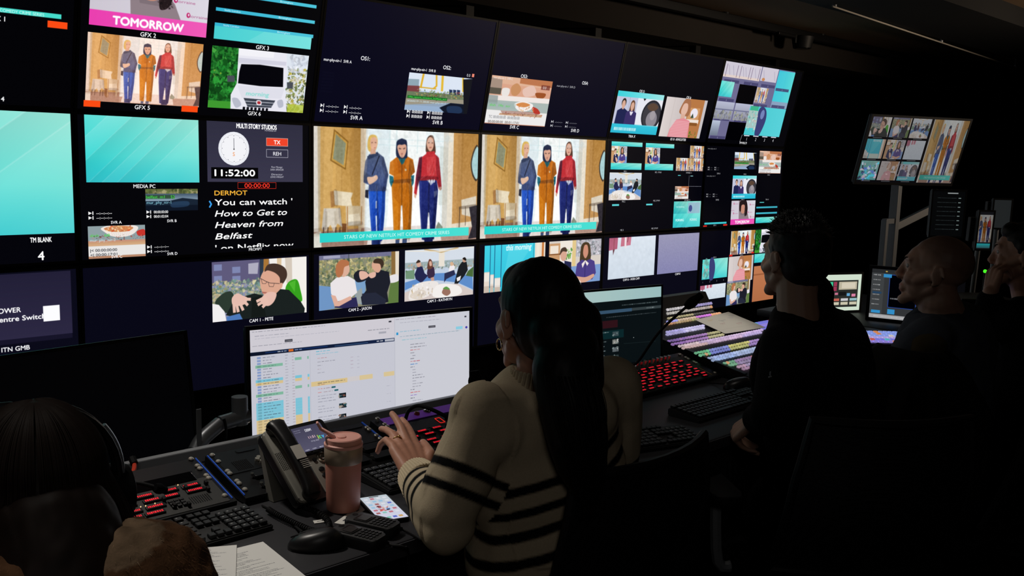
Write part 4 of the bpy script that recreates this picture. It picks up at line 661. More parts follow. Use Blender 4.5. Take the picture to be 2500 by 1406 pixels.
def scr_phone():
    g = Pic(150, 320, 'd6dae8'); R_ = RNG(36); g.r('c8d4dc', 0, 0, 1, 1, c2='dcdcf2'); g.r('101014', .32, .02, .68, .045); cs = ['6a9ae0', 'c86a7a', '8ad0c0', 'e8e8f0', '5a6ad0', 'a85a5a', 'd8a860', '9ac8e8']
    for i in range(6):
        for j in range(4): c = cs[R_.integers(8)]; g.r(c, .08+j*.23, .08+i*.12, .22+j*.23, .145+i*.12, .9)
    g.blobs(R_, (.3, .44, .7, .64), ['e0685a', 'c84a40', 'f0a080', '2a2a3a'], 26, .03)
    for j in range(4): g.r(cs[j*2], .1+j*.21, .88, .24+j*.21, .945)
    return g
def scr_deskphone():
    g = Pic(200, 150, '4c4a60'); R_ = RNG(37); g.r('454358', 0, 0, 1, 1, c2='5a5870'); g.dash(R_, .05, .12, .22, .03, 'a8a8c0'); g.dash(R_, .05, .2, .2, .03, '9a9ab0'); g.t('DERM', .5, .24, .11, 'f4f4fa', .02, wid=.2); g.t('11:51', .5, .53, .1, 'f0c8d0', .02, wid=.22); g.t('19 Feb 2026', .54, .68, .06, 'd0d0e0', .01, wid=.26)
    for ch, x, c in (('i', .69, 'c8e84a'), ('t', .75, '5ae07a'), ('v', .85, '4ab8f0')): g.t(ch, x, .62, .17, c, .05)
    for i in range(4): g.dash(R_, .08+i*.24, .94, .14, .04, 'e0e0ea')
    return g
def scr_tablet():
    g = Pic(90, 200, 'd8ece4'); R_ = RNG(38)
    for i in range(26): g.dash(R_, .12, .05+i*.03, R_.uniform(.3, .75), .008, '2a3a44')
    g.r('c84030', .2, .86, .8, .92); g.r('e8e0d8', .1, .93, .9, .99); return g
def scr_list():
    g = Pic(90, 180, '0a0a0c'); R_ = RNG(39); g.r('c8b890', .0, .58, 1, .72); g.r('d8cca8', .0, .86, 1, .93); g.dash(R_, .2, .12, .6, .02, 'c8c8c8'); g.dash(R_, .2, .3, .5, .02, '9a9a9a'); g.t('ooo', .5, .48, .06, 'b8b8b8', .02); return g
def scr_strip():
    g = Pic(90, 220, '1a1a1e'); g.put(STILL, 0, .08, 1, .82, gain=.75, crop=(.25, 0, .8, 1), tint=('704838', .2)); g.r('2ab8c0', 0, .85, 1, .97, c2='3a6a70'); return g
def scr_text():
    g = Pic(180, 200, '060708'); R_ = RNG(40)
    for i in range(8): g.dash(R_, .15, .15+i*.1, .6, .012, '4a5658'); g.r('7a8a88', .8, .14+i*.1, .88, .16+i*.1)
    g.r('9aa0a0', .45, .03, .78, .055); return g
def sheet(seed):
    g = Pic(300, 420, 'e2e1de'); R_ = RNG(seed); g.dash(R_, .06, .05, .3, .012, '55585e', 1); y = .09
    while y < .95:
        for _ in range(R_.integers(2, 5)):
            g.dash(R_, .06, y, R_.uniform(.6, .88), .007, '6a6c72', .9); y += .018
        y += .014
    return g
def sheet_plan():
    g = Pic(420, 300, 'ddd9cf'); R_ = RNG(41)
    for x, y, c in ((.2, .2, 'd8a860'), (.3, .5, 'b07a80'), (.62, .62, 'c88a90'), (.7, .3, 'b8b4c0'), (.45, .35, '9a98a0'), (.82, .2, '8a8890')): g.dash(R_, x, y, .14, .02, c, .9); g.dash(R_, x, y+.05, .1, .012, c, .6)
    g.l('6a6a70', [(.42, .3), (.48, .42)], .008); g.l('b8b4a8', [(.05, .8), (.95, .78)], .004); return g
# ------------------------------------------------------------------ the room
M_WALL = mat('wall_dark', '0c0c0f', .9, spec=.1, var=.25, scale=6); M_CEIL = mat('ceiling_tile', '5a4a3a', .9, spec=.1, var=.2, scale=9)
M_CARPET = mat('carpet', '1c1b18', .97, spec=.05, var=.5, scale=140, bump=.6, bscale=500)
ZC = 2.42
def plane_box(c, d): return MB().box(c, d)
struct('floor', plane_box((4, -2, -.05), (14, 8, .1)), M_CARPET); struct('wall_back', plane_box((4, .62, 1.2), (14, .1, 2.6)), M_WALL)
struct('wall_left', plane_box((-2.95, -2, 1.2), (.1, 8, 2.6)), M_WALL); struct('wall_right', plane_box((10.95, -2, 1.2), (.1, 8, 2.6)), M_WALL); struct('wall_front', plane_box((4, -5.95, 1.2), (14, .1, 2.6)), M_WALL)
# perforated ceiling tiles: the ceiling is a slab, its perforation is part of the material
def perforated():
    m = mat('perforated_tile', '6b5845', .85, spec=.1, var=.12, scale=3); nt = m.node_tree; N, L = nt.nodes, nt.links; b = N['Principled BSDF']
    tc = N.new('ShaderNodeTexCoord'); mp = N.new('ShaderNodeMapping'); mp.inputs['Scale'].default_value = (38, 38, 1); L.new(tc.outputs['Object'], mp.inputs[0]); v = N.new('ShaderNodeTexVoronoi'); v.inputs['Randomness'].default_value = 0; v.inputs['Scale'].default_value = 1; L.new(mp.outputs[0], v.inputs['Vector'])
    cp = N.new('ShaderNodeMath'); cp.operation = 'GREATER_THAN'; cp.inputs[1].default_value = .3; L.new(v.outputs['Distance'], cp.inputs[0]); mx = N.new('ShaderNodeMix'); mx.data_type = 'RGBA'; mx.inputs[6].default_value = (.012, .01, .008, 1); src = b.inputs['Base Color'].links[0].from_socket; L.new(cp.outputs[0], mx.inputs[0]); L.new(src, mx.inputs[7]); L.new(mx.outputs[2], b.inputs['Base Color']); return m
struct('ceiling', plane_box((4, -2, ZC+.05), (14, 8, .1)), perforated())
struct('trim_1', plane_box((4, .30, 2.33), (14, .55, .18)), mat('bulkhead_grey', '332f2c', .9, spec=.1, var=.08, scale=4))     # bulkhead over the video wall
struct('trim_2', plane_box((4, -1.27, 2.37), (14, .56, .1)), mat('duct_black', '0b0b0c', .8, spec=.15))                            # dark service duct
trk = thing('lighting_track', 'black lighting track running along the ceiling above the video wall', 'lighting track', (3.6, -.12, ZC))
MB().box((0, 0, -.03), (5.4, .045, .05), bev=.004).build('rail', M_BEZEL, trk); 
for x in (-1.2, .2, 1.4): MB().cyl((x, 0, -.0), (x, 0, -.01), .03).build('mounting_plate', M_BEZEL, trk)
sp = thing('stage_lamp', 'small black lamp hanging from the ceiling track near the far end', 'lamp', (4.62, -.14, ZC-.05))
MB().cyl((0, 0, 0), (0, 0, -.05), .012).build('stem', M_BEZEL, sp); MB().box((-.12, 0, -.01), (.22, .03, .02), bev=.004).build('bracket', M_BEZEL, sp); MB().cyl((.1, 0, .0), (.1, .0, -.075), .075, .06, 24).build('lamp_head', M_BLACK, sp, True); MB().cyl((.1, 0, -.075), (.1, 0, -.08), .05, .05, 24).build('lens', mat('dark_glass', '060608', .15, spec=.6), sp)
bar = thing('hanging_rail', 'long thin pale metal rail hung below the ceiling tiles', 'rail', (5.05, -.95, ZC-.11), (0, 0, R(4.2)))
MB().cyl((-1.72, 0, 0), (1.75, 0, 0), .0045, seg=8).build('rod', mat('pale_rod', 'c8bfb2', .35, metal=.4, var=.1, emit='c8bfb2', estr=0), bar, True)
for x in (-1.7, -.05, 1.7): MB().cyl((x, 0, 0), (x, 0, .11), .004, seg=8).cyl((x, 0, .0), (x, 0, .012), .012, seg=10).build('hanger', M_METAL, bar, True)
pl = thing('pendant_shade', 'faint flat pale lamp shade hanging in the dark far corner', 'lamp', tuple(deep(2270, 226, 8.6)))
MB().lathe([(.02, .05), (.22, .02), (.3, 0), (.28, -.015), (.02, -.01)], 28).build('shade', mat('dull_shade', '3a3a3c', .7), pl, True); MB().cyl((0, 0, .05), (0, 0, ZC-float(deep(2270, 226, 8.6)[2])), .006, seg=8).build('cord', M_BEZEL, pl)
# ------------------------------------------------------------------ the video wall
PW, BZ, ZT, ZB = .9633, .0115, 1.6192, 1.0925
PH = PW*9/16; CWD = PW-2*BZ; CHT = CWD*9/16
def screen_quad(parent, w, h, pic, y=0., z0=0., strength=1., name='screen'):
    return MB().quad((-w/2, y, z0), (w/2, y, z0), (w/2, y, z0+h), (-w/2, y, z0+h)).build(name, pic_mat('picture_on_'+name, pic, strength), parent, fix=False)
def frame_ring(w, h, b, y0, y1, z0=0.):
    m = MB()
    for c, d in (((0, (y0+y1)/2, z0+b/2), (w, y1-y0, b)), ((0, (y0+y1)/2, z0+h-b/2), (w, y1-y0, b)), ((-w/2+b/2, (y0+y1)/2, z0+h/2), (b, y1-y0, h-2*b)), ((w/2-b/2, (y0+y1)/2, z0+h/2), (b, y1-y0, h-2*b))): m.box(c, d)
    return m
def wall_monitor(k, row, pic, label, strength=1.):
    x = (k+.5)*PW
    zc = (ZT+ZB)/2
    loc, rx = {'t': ((x, 0, 1.624), R(12)), 'm': ((x, 0, zc-PH/2), 0), 'b': ((x, 0, 1.0785-PH), 0)}[row]
    t = thing('wall_monitor', label, 'monitor', loc, (rx, 0, 0), 'monitors of the video wall')
    w, h = PW-.003, PH-.003; bz = BZ-.0015
    frame_ring(w, h, bz, -.003, .012, .0015).build('bezel', M_BEZEL, t)
    MB().box((0, .036, PH/2), (w-.01, .048, h-.01), bev=.006).build('housing', M_BLACK, t)
    screen_quad(t, CWD, CHT, pic, 0, (PH-CHT)/2, strength); return t
WALL = [(-1, 't', top_gfx_left(), 'top left wall monitor, cut by the frame, mostly black with an orange tally patch'), (0, 't', top_gfx(), 'wall monitor with the pink TOMORROW banner and the white camper van'), (1, 't', top_svr_ab(), 'dark wall monitor with timecodes and a small yellow dockside crane picture'), (2, 't', top_svr_cd(), 'dark wall monitor with a small kitchen counter picture in its lower left'),
        (3, 't', top_triax(), 'wall monitor with two presenters beside a washing machine and a woman in pink stripes'), (4, 't', top_multi(), 'top right wall monitor filled with a lilac and turquoise grid of tiles'), (-1, 'm', mid_blank(), 'wall monitor with a large turquoise picture above the words TM BLANK'), (0, 'm', mid_quad(), 'wall monitor with the white studio clock and the DERMOT prompter text'),
        (1, 'm', mid_prog(), 'wall monitor with the largest picture of three walking women and a turquoise caption'), (2, 'm', mid_prog(), 'second wall monitor with the three women, directly right of the largest one'), (3, 'm', mid_me(), 'wall monitor with a three by three grid, its two lowest left tiles black'), (4, 'm', mid_gfx(), 'last wall monitor of the middle row, with small server pictures and a pink TOMORROW tile'),
        (-1, 'b', bot_power(), 'dark purple wall monitor with white POWER lettering and a white square'), (0, 'b', bot(None, CAM1, '', 'CAM 1 - PETE'), 'wall monitor with the man in glasses holding up both hands'), (1, 'b', bot(CAM2, CAM3, 'CAM 2 - JASON', 'CAM 3 - KATHRYN'), 'wall monitor with two sofa pictures side by side above the bright desk monitor'),
        (2, 'b', bot(BOARD, CAM5, 'CAM 4', 'CAM 5 - ENV', (.04, .51), (.542, 1.003)), 'wall monitor behind the ponytailed woman, with a turquoise board and two presenters'), (3, 'b', bot(HOB, GREY, 'CAM 6 - HOB CAM', 'CAM 8', (.05, .515), (.547, 1.005)), 'wall monitor with a pale marble picture beside a plain lavender picture'), (4, 'b', bot_multi(), 'bottom right wall monitor partly hidden by the man in black, with an orange tile')]
for a in WALL: wall_monitor(*a)
rack = thing('mounting_frame', 'black steel frame behind the video wall holding the monitors up', 'frame', (0, 0, 0))
for k in range(-1, 6): MB().box((k*PW, .12, 1.15), (.05, .05, 2.3)).build('post', M_BEZEL, rack)
for z in (.55, 1.08, 1.62): MB().box((2*PW, .09, z), (6.1*PW, .04, .05)).build('crossbar', M_BEZEL, rack)
# ------------------------------------------------------------------ the long desk
DZ = .74
M_DESK = mat('desk_laminate', '26262a', .48, spec=.35, var=.08, scale=60, bump=.08, bscale=600)
dk = thing('control_desk', 'long dark grey control room desk with a silver equipment rail along its back', 'desk', (1.5, -1.68, 0))
MB().box((-1.475, 0, DZ-.0175), (6.25, .76, .035), bev=.006).build('worktop', M_DESK, dk, True)
MB().box((-1.475, -.3815, DZ-.0175), (6.25, .004, .03), bev=.0015).build('edge_trim', mat('edge_strip', '3a3a3e', .4), dk)
MB().box((-2.25, .33, DZ+.018), (4.65, .02, .036), bev=.003).build('equipment_rail', mat('rail_grey', 'b4b7bc', .5, metal=.1, var=.05), dk)
MB().box((-1.475, .2, .36), (6.2, .03, .68)).build('modesty_panel', mat('desk_panel', '111113', .7), dk)
for x in (-4.5, -2.4, -.3, 1.6): MB().box((x, -.02, .352), (.04, .6, .705), bev=.004).build('leg', mat('desk_panel'), dk)
# ------------------------------------------------------------------ desk monitors
def desk_monitor(label, w, h, loc, yaw, tilt, pic, strength=1., bez=.008, lip=.0, group=None, cat='monitor', name='desk_monitor', arm=True, pole=None):
    t = thing(name, label, cat, loc, (-tilt, 0, yaw), group)
    frame_ring(w, h, bez, -.003, .01).build('bezel', M_BEZEL, t)
    if lip: MB().box((0, .003, bez+lip/2), (w-2*bez, .011, lip)).build('lower_lip', M_BEZEL, t)
    MB().box((0, .022, h/2), (w-.006, .026, h-.006), bev=.01).build('housing', M_BLACK, t)
    if arm: MB().box((0, .045, h*.5), (.12, .03, .12), bev=.004).build('mount_plate', M_BLACK, t)
    if pole is not None: MB().cyl((0, .04, pole-loc[2]), (0, .04, h*.6), .012, seg=12).build('support_pole', M_GREY, t, True)
    screen_quad(t, w-2*bez, h-2*bez-lip, pic, 0, bez+lip, strength); return t
desk_monitor('large bright desk monitor with a rundown table beside the pink tumbler', .757, .425, (.413, -1.212, .5995), -.1309, .036, scr_rundown(), .8, .0115)
desk_monitor('black switched off desk monitor at the left with no picture', .55, .335, (-.3839, -1.2003, .6957), .1104, .1563, scr_black(), 1., .009)
desk_monitor('desk monitor with a dark list page below a pale bar, right of the ponytailed woman', .507, .312, (1.334, -1.392, .747), -.1338, .0585, scr_dark(), .8, .007)
def arm_thing(label, pts, base):
    t = thing('monitor_mount', label, 'monitor mount', tuple(base)); b = np.array(base)
    P_ = [np.array(p)-b for p in pts]
    return t, P_
pA = [deep(478, 1100, 2.36), deep(496, 1070, 2.38), deep(537, 1034, 2.42), deep(604, 1014, 2.48)]
t, P_ = arm_thing('silver jointed monitor arm between the black monitor and the bright one', pA, tuple(pA[0]-[0, 0, .04]))
MB().box((0, 0, .015), (.055, .045, .06), bev=.008).build('clamp', M_GREY, t, True); MB().tube([P_[0], P_[1], P_[2]], .02, 10, 6).build('lower_link', M_METAL, t, True)
MB().tube([P_[2], P_[3]], .02, 10).build('upper_link', M_METAL, t, True); MB().cyl(P_[3]-[.022, 0, .02], P_[3]+[-.022, 0, .055], .021, seg=20).build('joint', M_GREY, t, True)
MB().tube([P_[2]+[.0, -.022, .018], P_[2]+[.004, -.025, -.01], P_[2]+[.006, -.015, -.06]], .004, 8, 4).build('cable_tie', M_BEZEL, t, True)
MB().box((.004, -.012, .10), (.012, .004, .10)).build('side_strap', M_GREY, t)
# ------------------------------------------------------------------ intercom panels set into the desk
M_PANEL = mat('panel_face', '2b2b2a', .5, spec=.35, var=.06, bump=.05, bscale=500); M_PBLK = mat('panel_black', '0c0c0e', .35, spec=.4)
M_BLUE = mat('blue_strip', '1f56c8', .4, emit='1a50c0', estr=.09); M_PURP = mat('purple_plate', '7a3fb0', .5, emit='6a35a0', estr=.10); M_SCREW = mat('screw_steel', 'e8e0d2', .3, metal=.85, var=.05)
M_RUB = mat('rubber_black', '0e0e10', .7, spec=.2, bump=.1)
PT = math.atan2(.048, .19); PD = .196
def panel_thing(label, xr, dy=0., w=.483):
    t = thing('intercom_panel', label, 'intercom panel', (xr-w/2, -1.69+dy, .757), (PT, 0, 0), 'intercom panels let into the desk'); t['w'] = w
    m = MB(); b0 = -.013/math.cos(PT); b1 = b0-PD*math.tan(PT)
    m.add([(s_*w/2, y, z) for s_ in (-1, 1) for y, z in ((0, b0), (0, 0), (PD, 0), (PD, b1))], [(0, 1, 2, 3), (7, 6, 5, 4), (0, 4, 5, 1), (1, 5, 6, 2), (2, 6, 7, 3), (3, 7, 4, 0)]); m.build('chassis', M_PBLK, t)
    return t
def screws(t, vs, x):
    for v in vs: MB().lathe([(.0062, 0), (.0062, .002), (.0045, .0038), (.001, .0042)], 14, Matrix.Translation((x, v*PD, .0015))).build('screw', M_SCREW, t, True)
def led_word(t, x, v, w, rng, c='f02030'):
    """one key with its lit label"""
    h = MB(); h.box((x, v*PD, .003), (w+.008, .0125, .005), bev=.0015); k = h.build('key_display', M_PBLK, t)
    m = MB().color(c); cx = x-w/2
    while cx < x+w/2-.002:
        d = rng.choice((.0022, .003, .0038)); 
        for q in range(2): m.box((cx+d/2, v*PD+(q-.5)*.0034, .0058), (d*.8, rng.choice((.0014, .0022)), .0008))
        cx += d+.001
    m.build('lit_label', M_GLOW, k)
def mic_gooseneck(label, base, pts, r=.005, head=None, led=None, name='gooseneck_microphone', base_r=.012):
    t = thing(name, label, 'microphone', tuple(base)); b = np.array(base)
    MB().cyl((0, 0, 0), (0, 0, .03), base_r, base_r*.8, 18).build('socket', M_BLACK, t, True)
    MB().tube([np.array(p)-b for p in pts], r, 10, 8).build('neck', M_RUB, t, True)
    if head is not None:
        p0, p1, r0 = head; p0, p1 = np.array(p0)-b, np.array(p1)-b
        MB().tube([p0+(p1-p0)*s_ for s_ in np.linspace(0, 1, 9)], lambda q: r0*(.55+.45*math.sin(min(1, q*1.15+.12)*PI*.9)), 16).build('foam_head', mat('foam', '08080a', .95, spec=.05, bump=.5, bscale=700), t, True)
    return t
rg = random.Random(5)
t = panel_thing('intercom panel with red lit names beside the headset wearer, left of the desk phone', -.272); X0 = .272+.483/2
MB().box((0.0, PD*.30, .0006), (.455, PD*.54, .0012)).build('face_plate', M_PANEL, t)
MB().box((-.01, PD*.86, .0006), (.43, PD*.24, .0012)).build('blank_plate', M_PBLK, t); MB().box((-.01, PD*.64, .0016), (.42, .036, .003), bev=.001).build('dark_display', mat('display_glass', '030304', .12, spec=.5), t)
for v, xs in ((.452, (-.337, -.382, -.439, -.481, -.53, -.58)), (.349, (-.335, -.389, -.431, -.481, -.53, -.58)), (.224, (-.433, -.478, -.525, -.57)), (.118, (-.443, -.484, -.528, -.575))):
    for i, x in enumerate(xs): led_word(t, x+X0, v, (.034, .026, .03, .028, .026, .03)[i], rg)
m = MB()
for i in range(9):
    for j in range(7): m.cyl((-.339+X0-.02+i*.005, PD*.186-.012+j*.004, .001), (-.339+X0-.02+i*.005, PD*.186-.012+j*.004, .002), .0014, seg=6)
m.build('speaker_grille', M_PBLK, t)
for i in range(3):
    for j in range(3): MB().box((-.389+X0-.012+i*.012, PD*.19-.01+j*.01, .004), (.009, .0075, .005), bev=.001).build('keypad_key', M_BLACK, t)
for x, v in ((-.305, .42), (-.312, .30), (-.372, .11), (-.352, .41), (-.41, .3), (-.4, .15)): MB().box((x+X0, v*PD, .006), (.007, .011, .01), bev=.0015).build('toggle', M_RUB, t)
for x, v in ((-.425, .43), (-.43, .285), (-.45, .28), (-.46, .285), (-.476, .3), (-.36, .52)): MB().color('ffd9a0').cyl((x+X0, v*PD, .002), (x+X0, v*PD, .004), .0012, seg=8).build('pilot_light', M_GLOW, t)
screws(t, (.977, .813, .748, .586, .523, .133), -.289+X0); MB().box((-.278+X0, PD*.52, .001), (.0022, PD*.92, .003)).build('edge_strip', M_BLUE, t)
t = panel_thing('black equipment panel with a round speaker grille behind the desk phone', -.252+.443, w=.443); X0 = -(-.252+.443-.443/2)
MB().box((0, PD*.73, .0008), (.42, PD*.46, .0016)).build('face_plate', M_PBLK, t); screws(t, (.964, .807, .575, .52, .344, .29, .153), -.239+X0); MB().box((-.249+X0, PD*.52, .001), (.0022, PD*.92, .003)).build('edge_strip', M_BLUE, t)
m = MB()
for i in range(9):
    for j in range(9): m.cyl((-.195+X0-.018+i*.0045, PD*.643-.018+j*.0045, .0018), (-.195+X0-.018+i*.0045, PD*.643-.018+j*.0045, .0026), .0013, seg=6)
m.build('speaker_grille', M_RUB, t)
for v in (.367, .148):
    for k in range(4): MB().rrect(-.205+X0+.05+k*.1, PD*v, .085, .026, .004, .001, .009, bev=.001).build('module', M_PBLK, t); MB().cyl((-.212+X0+k*.1+.012, PD*v, .009), (-.212+X0+k*.1+.012, PD*v, .011), .004, seg=12).build('module_knob', M_STEEL, t, True)
for x, v in ((-.156, .66), (-.149, .69), (-.15, .6)): MB().cyl((x+X0, v*PD, .002), (x+X0, v*PD, .008), .0055, seg=14).build('round_button', M_SCREW, t, True)
MB().rrect(-.158+X0, PD*.936, .05, .016, .007, .001, .003).build('slot', M_PBLK, t); MB().rrect(.16, PD*.93, .09, .018, .008, .001, .003).build('slot', M_PBLK, t)
MB().box((.184+X0, PD*.75, .001), (.0035, PD*.5, .003)).build('edge_strip', M_BLUE, t); screws(t, (.84, .784, .618, .532), .179+X0)
t = panel_thing('intercom panel with a purple name plate, left of the ponytailed woman', .212+.483); X0 = -(.212+.483/2)
MB().box((-.01, PD*.27, .0006), (.45, PD*.5, .0012)).build('face_plate', M_PANEL, t)
g = Pic(500, 70, '7d44b4'); R_ = RNG(50); g.dash(R_, .1, .35, .13, .08, 'b48ad8'); g.dash(R_, .1, .55, .1, .06, 'a47ac8'); g.dash(R_, .17, .2, .08, .06, 'a47ac8')
pm = pic_mat('purple_name_plate', g, .16); pm.node_tree.nodes['Principled BSDF'].inputs['Base Color'].default_value = (.2, .06, .42, 1)
MB().quad((-.215, PD*.80, .0018), (.228, PD*.80, .0018), (.228, PD*.985, .0018), (-.215, PD*.985, .0018)).build('purple_plate', pm, t, fix=False)
MB().box((0, PD*.64, .0008), (.45, PD*.22, .0016)).build('dark_display', M_PBLK, t)
for v, xs in ((.47, (.259, .307, .356, .405, .454)), (.372, (.268, .317, .366, .415, .464)), (.232, (.261, .303, .352, .4, .45)), (.143, (.26, .31, .36, .41, .46))):
    for i, x in enumerate(xs): led_word(t, x+X0, v, (.022, .03, .026, .02, .028)[i], rg)
m = MB().color('e02a20'); cx, cy = .394+X0, PD*.639
for a in ((0, .013, .016, .002), (0, -.013, .016, .002), (.008, 0, .002, .024), (-.008, 0, .002, .024)): m.box((cx+a[0], cy+a[1], .002), (a[2], a[3], .001))
m.build('lit_digit', M_GLOW, t)
MB().lathe([(.008, 0), (.008, .003), (.0065, .007), (.001, .008)], 18, Matrix.Translation((.353+X0, PD*.903, .002))).build('round_button', mat('red_button', '9a3a2a', .35, spec=.5), t, True)
MB().lathe([(.011, 0), (.011, .003), (.006, .004), (.004, .001), (.001, .001)], 20, Matrix.Translation((.39+X0, PD*.911, .002))).build('jack_socket', M_STEEL, t, True)
screws(t, (.995, .828, .763, .611, .546, .147), .234+X0)
t = panel_thing('intercom panel full of red lit keys in front of the dark list monitor', 1.63, .03, .5); X0 = -(1.63-.25)
MB().box((0, PD*.45, .0006), (.46, PD*.86, .0012)).build('face_plate', M_PANEL, t)
for r_ in range(8):
    for c_ in range(9):
        x = 1.165+.03+c_*.0435+(r_ % 2)*.012; v = .08+r_*.086
        if x < 1.58 and rg.random() < .95: led_word(t, x+X0, v, rg.choice((.02, .024, .026)), rg)
for k in range(9): MB().cyl((1.335+X0+k*.023, PD*.84, .001), (1.335+X0+k*.023, PD*.84, .018), .0075, .006, 14).build('rotary_knob', M_SCREW if k % 2 == 0 else M_STEEL, t, True)
screws(t, (.88, .74, .71, .5, .46, .08), -.225); screws(t, (.92, .78, .72, .58, .54, .1), .232)
MB().color('5a8aff').cyl((1.272+X0, PD*.8, .001), (1.272+X0, PD*.8, .006), .007, seg=14).build('blue_indicator', mat('blue_light', vcol=True, emit='vcol', estr=2.2), t); MB().color('ffffff').cyl((1.29+X0, PD*.82, .001), (1.29+X0, PD*.82, .006), .004, seg=12).build('white_indicator', MATS['blue_light'], t)
MB().box((.205, PD*.22, .001), (.003, PD*.3, .002)).build('yellow_strip', mat('yellow_strip', 'a8883a', .5), t)
# gooseneck microphones
mic_gooseneck('short curved gooseneck microphone bent over the red lit keys beside the headset wearer', at(306, 1182, .80), [at(306, 1182, .83), at(330, 1178, .845), at(372, 1188, .835), at(398, 1195, .825)], .0045, (at(378, 1190, .835), at(404, 1197, .822), .011))
b_ = at(986, 1064, .79)
mic_gooseneck('gooseneck microphone arching over the purple plated intercom panel', b_, [b_+[0, 0, .02], at(991, 1020, .835), at(1000, 1000, .86), at(1022, 990, .875), at(1055, 1000, .87), at(1092, 1018, .85)], .005, (at(1088, 1016, .852), at(1112, 1026, .842), .012))
b_ = at(1533, 930, .80)
mic_gooseneck('long straight gooseneck microphone reaching up across the dark list monitor', b_, [b_+[0, 0, .02], b_+[.02, 0, .05], deep(1560, 880, 2.98), deep(1610, 810, 2.98), deep(1680, 745, 2.99)], .0045, (deep(1676, 749, 2.99), deep(1712, 720, 3.0), .017))
b_ = at(1175, 1010, .745)
mic_gooseneck('black foam tipped microphone standing beside the bright monitor and the beige shoulder', b_, [b_+[0, 0, .02], b_+[0, 0, .09], deep(1166, 950, 2.4), deep(1162, 930, 2.4)], .006, (deep(1164, 948, 2.4), deep(1158, 905, 2.4), .02))
tie = thing('cable', 'short orange and black cable looped over the silver rail beside the black monitor', 'cable', tuple(at(326, 1150, .77)))
o_ = np.array(tie.location)
MB().tube([at(328, 1132, .79)-o_, at(327, 1146, .785)-o_, at(318, 1160, .78)-o_, at(304, 1166, .775)-o_], .005, 8, 5).build('orange_section', mat('orange_cable', 'd8432a', .5, spec=.3), tie, True); MB().tube([at(322, 1118, .80)-o_, at(328, 1132, .79)-o_], .009, 8).build('black_section', M_RUB, tie, True)
# ------------------------------------------------------------------ keyboards, mice
M_KEY = mat('key_black', '141416', .45, spec=.35, var=.1)
def keyboard(label, loc, yaw, w=.44, d=.12, numpad=True, tilt=5):
    t = thing('keyboard', label, 'keyboard', loc, (0, 0, R(yaw)), 'computer keyboards on the desk')
    m = MB(); h0, h1 = .012, .012+d*math.tan(R(tilt))
    m.add([(s_*w/2, y, z) for s_ in (-1, 1) for y, z in ((-d/2, 0), (-d/2, h0), (d/2, h1), (d/2, 0))], [(0, 1, 2, 3), (7, 6, 5, 4), (0, 4, 5, 1), (1, 5, 6, 2), (2, 6, 7, 3), (3, 7, 4, 0)])
    bmesh.ops.bevel(m.bm, geom=list(m.bm.edges), offset=.003, segments=2, affect='EDGES'); m.build('base', M_BLACK, t, True)
    T = Matrix.Translation((0, -d/2, h0)) @ Matrix.Rotation(R(tilt), 4, 'X'); p = d/6.6
    mw = w*.66 if numpad else w*.95
    def block(name, x0, cols, rows, wk, skip=()):
        m = MB()
        for j in range(rows):
            y = .006+p*(j+.5)+(.005 if j == 5 else 0)
            for i in range(cols):
                if (i, j) in skip: continue
                m.box((x0+(i+.5)*wk, y, .004), (wk*.84, p*.82, .007), bev=.0012, M=T, seg=1)
        return m.build(name, M_KEY, t)
    n = 14; wk = mw/n; m_ = block('main_keys', -w/2+.008, n, 6, wk, skip=[(i, 0) for i in range(4, 9)])
    MB().box((-w/2+.008+6.5*wk, .006+p*.5, .004), (5*wk*.96, p*.82, .007), bev=.0012, M=T, seg=1).build('space_bar', M_KEY, t)
    if numpad: block('navigation_keys', -w/2+.008+mw+.006, 3, 6, w*.115/3, skip=[(i, j) for i in range(3) for j in range(3)]); block('arrow_keys', -w/2+.008+mw+.006, 3, 2, w*.115/3, skip=((0, 1), (2, 1))); nk_ = block('number_keys', w/2-.008-w*.17, 4, 5, w*.17/4)
    m = MB().color('8a8a8a'); rk = random.Random(3)
    for i in range(n):
        for j in range(1, 6): m.box((-w/2+.008+(i+.35)*wk, .006+p*(j+.62)+(.005 if j == 5 else 0), .0077), (wk*.18, p*.16, .0003), M=T)
    m.build('key_lettering', M_VC, m_)
    if numpad:
        m = MB().color('8a8a8a')
        for i in range(4):
            for j in range(5): m.box((w/2-.008-w*.17+(i+.4)*w*.0425, .006+p*(j+.6), .0077), (wk*.2, p*.18, .0003), M=T)
        m.build('number_lettering', M_VC, nk_)
    return t
keyboard('black keyboard in front of the intercom panel beside the printed pages', (-.492, -1.784, DZ), 0)
keyboard('black keyboard under the raised hand of the woman in the striped jumper', (.245, -1.778, DZ), 0)
keyboard('black keyboard lying near the hand of the man in black', (1.305, -1.885, DZ), 0)
keyboard('small black keyboard at the desk edge by the striped elbow, turned slightly', (.76, -1.955, DZ), -17, .40, .125)
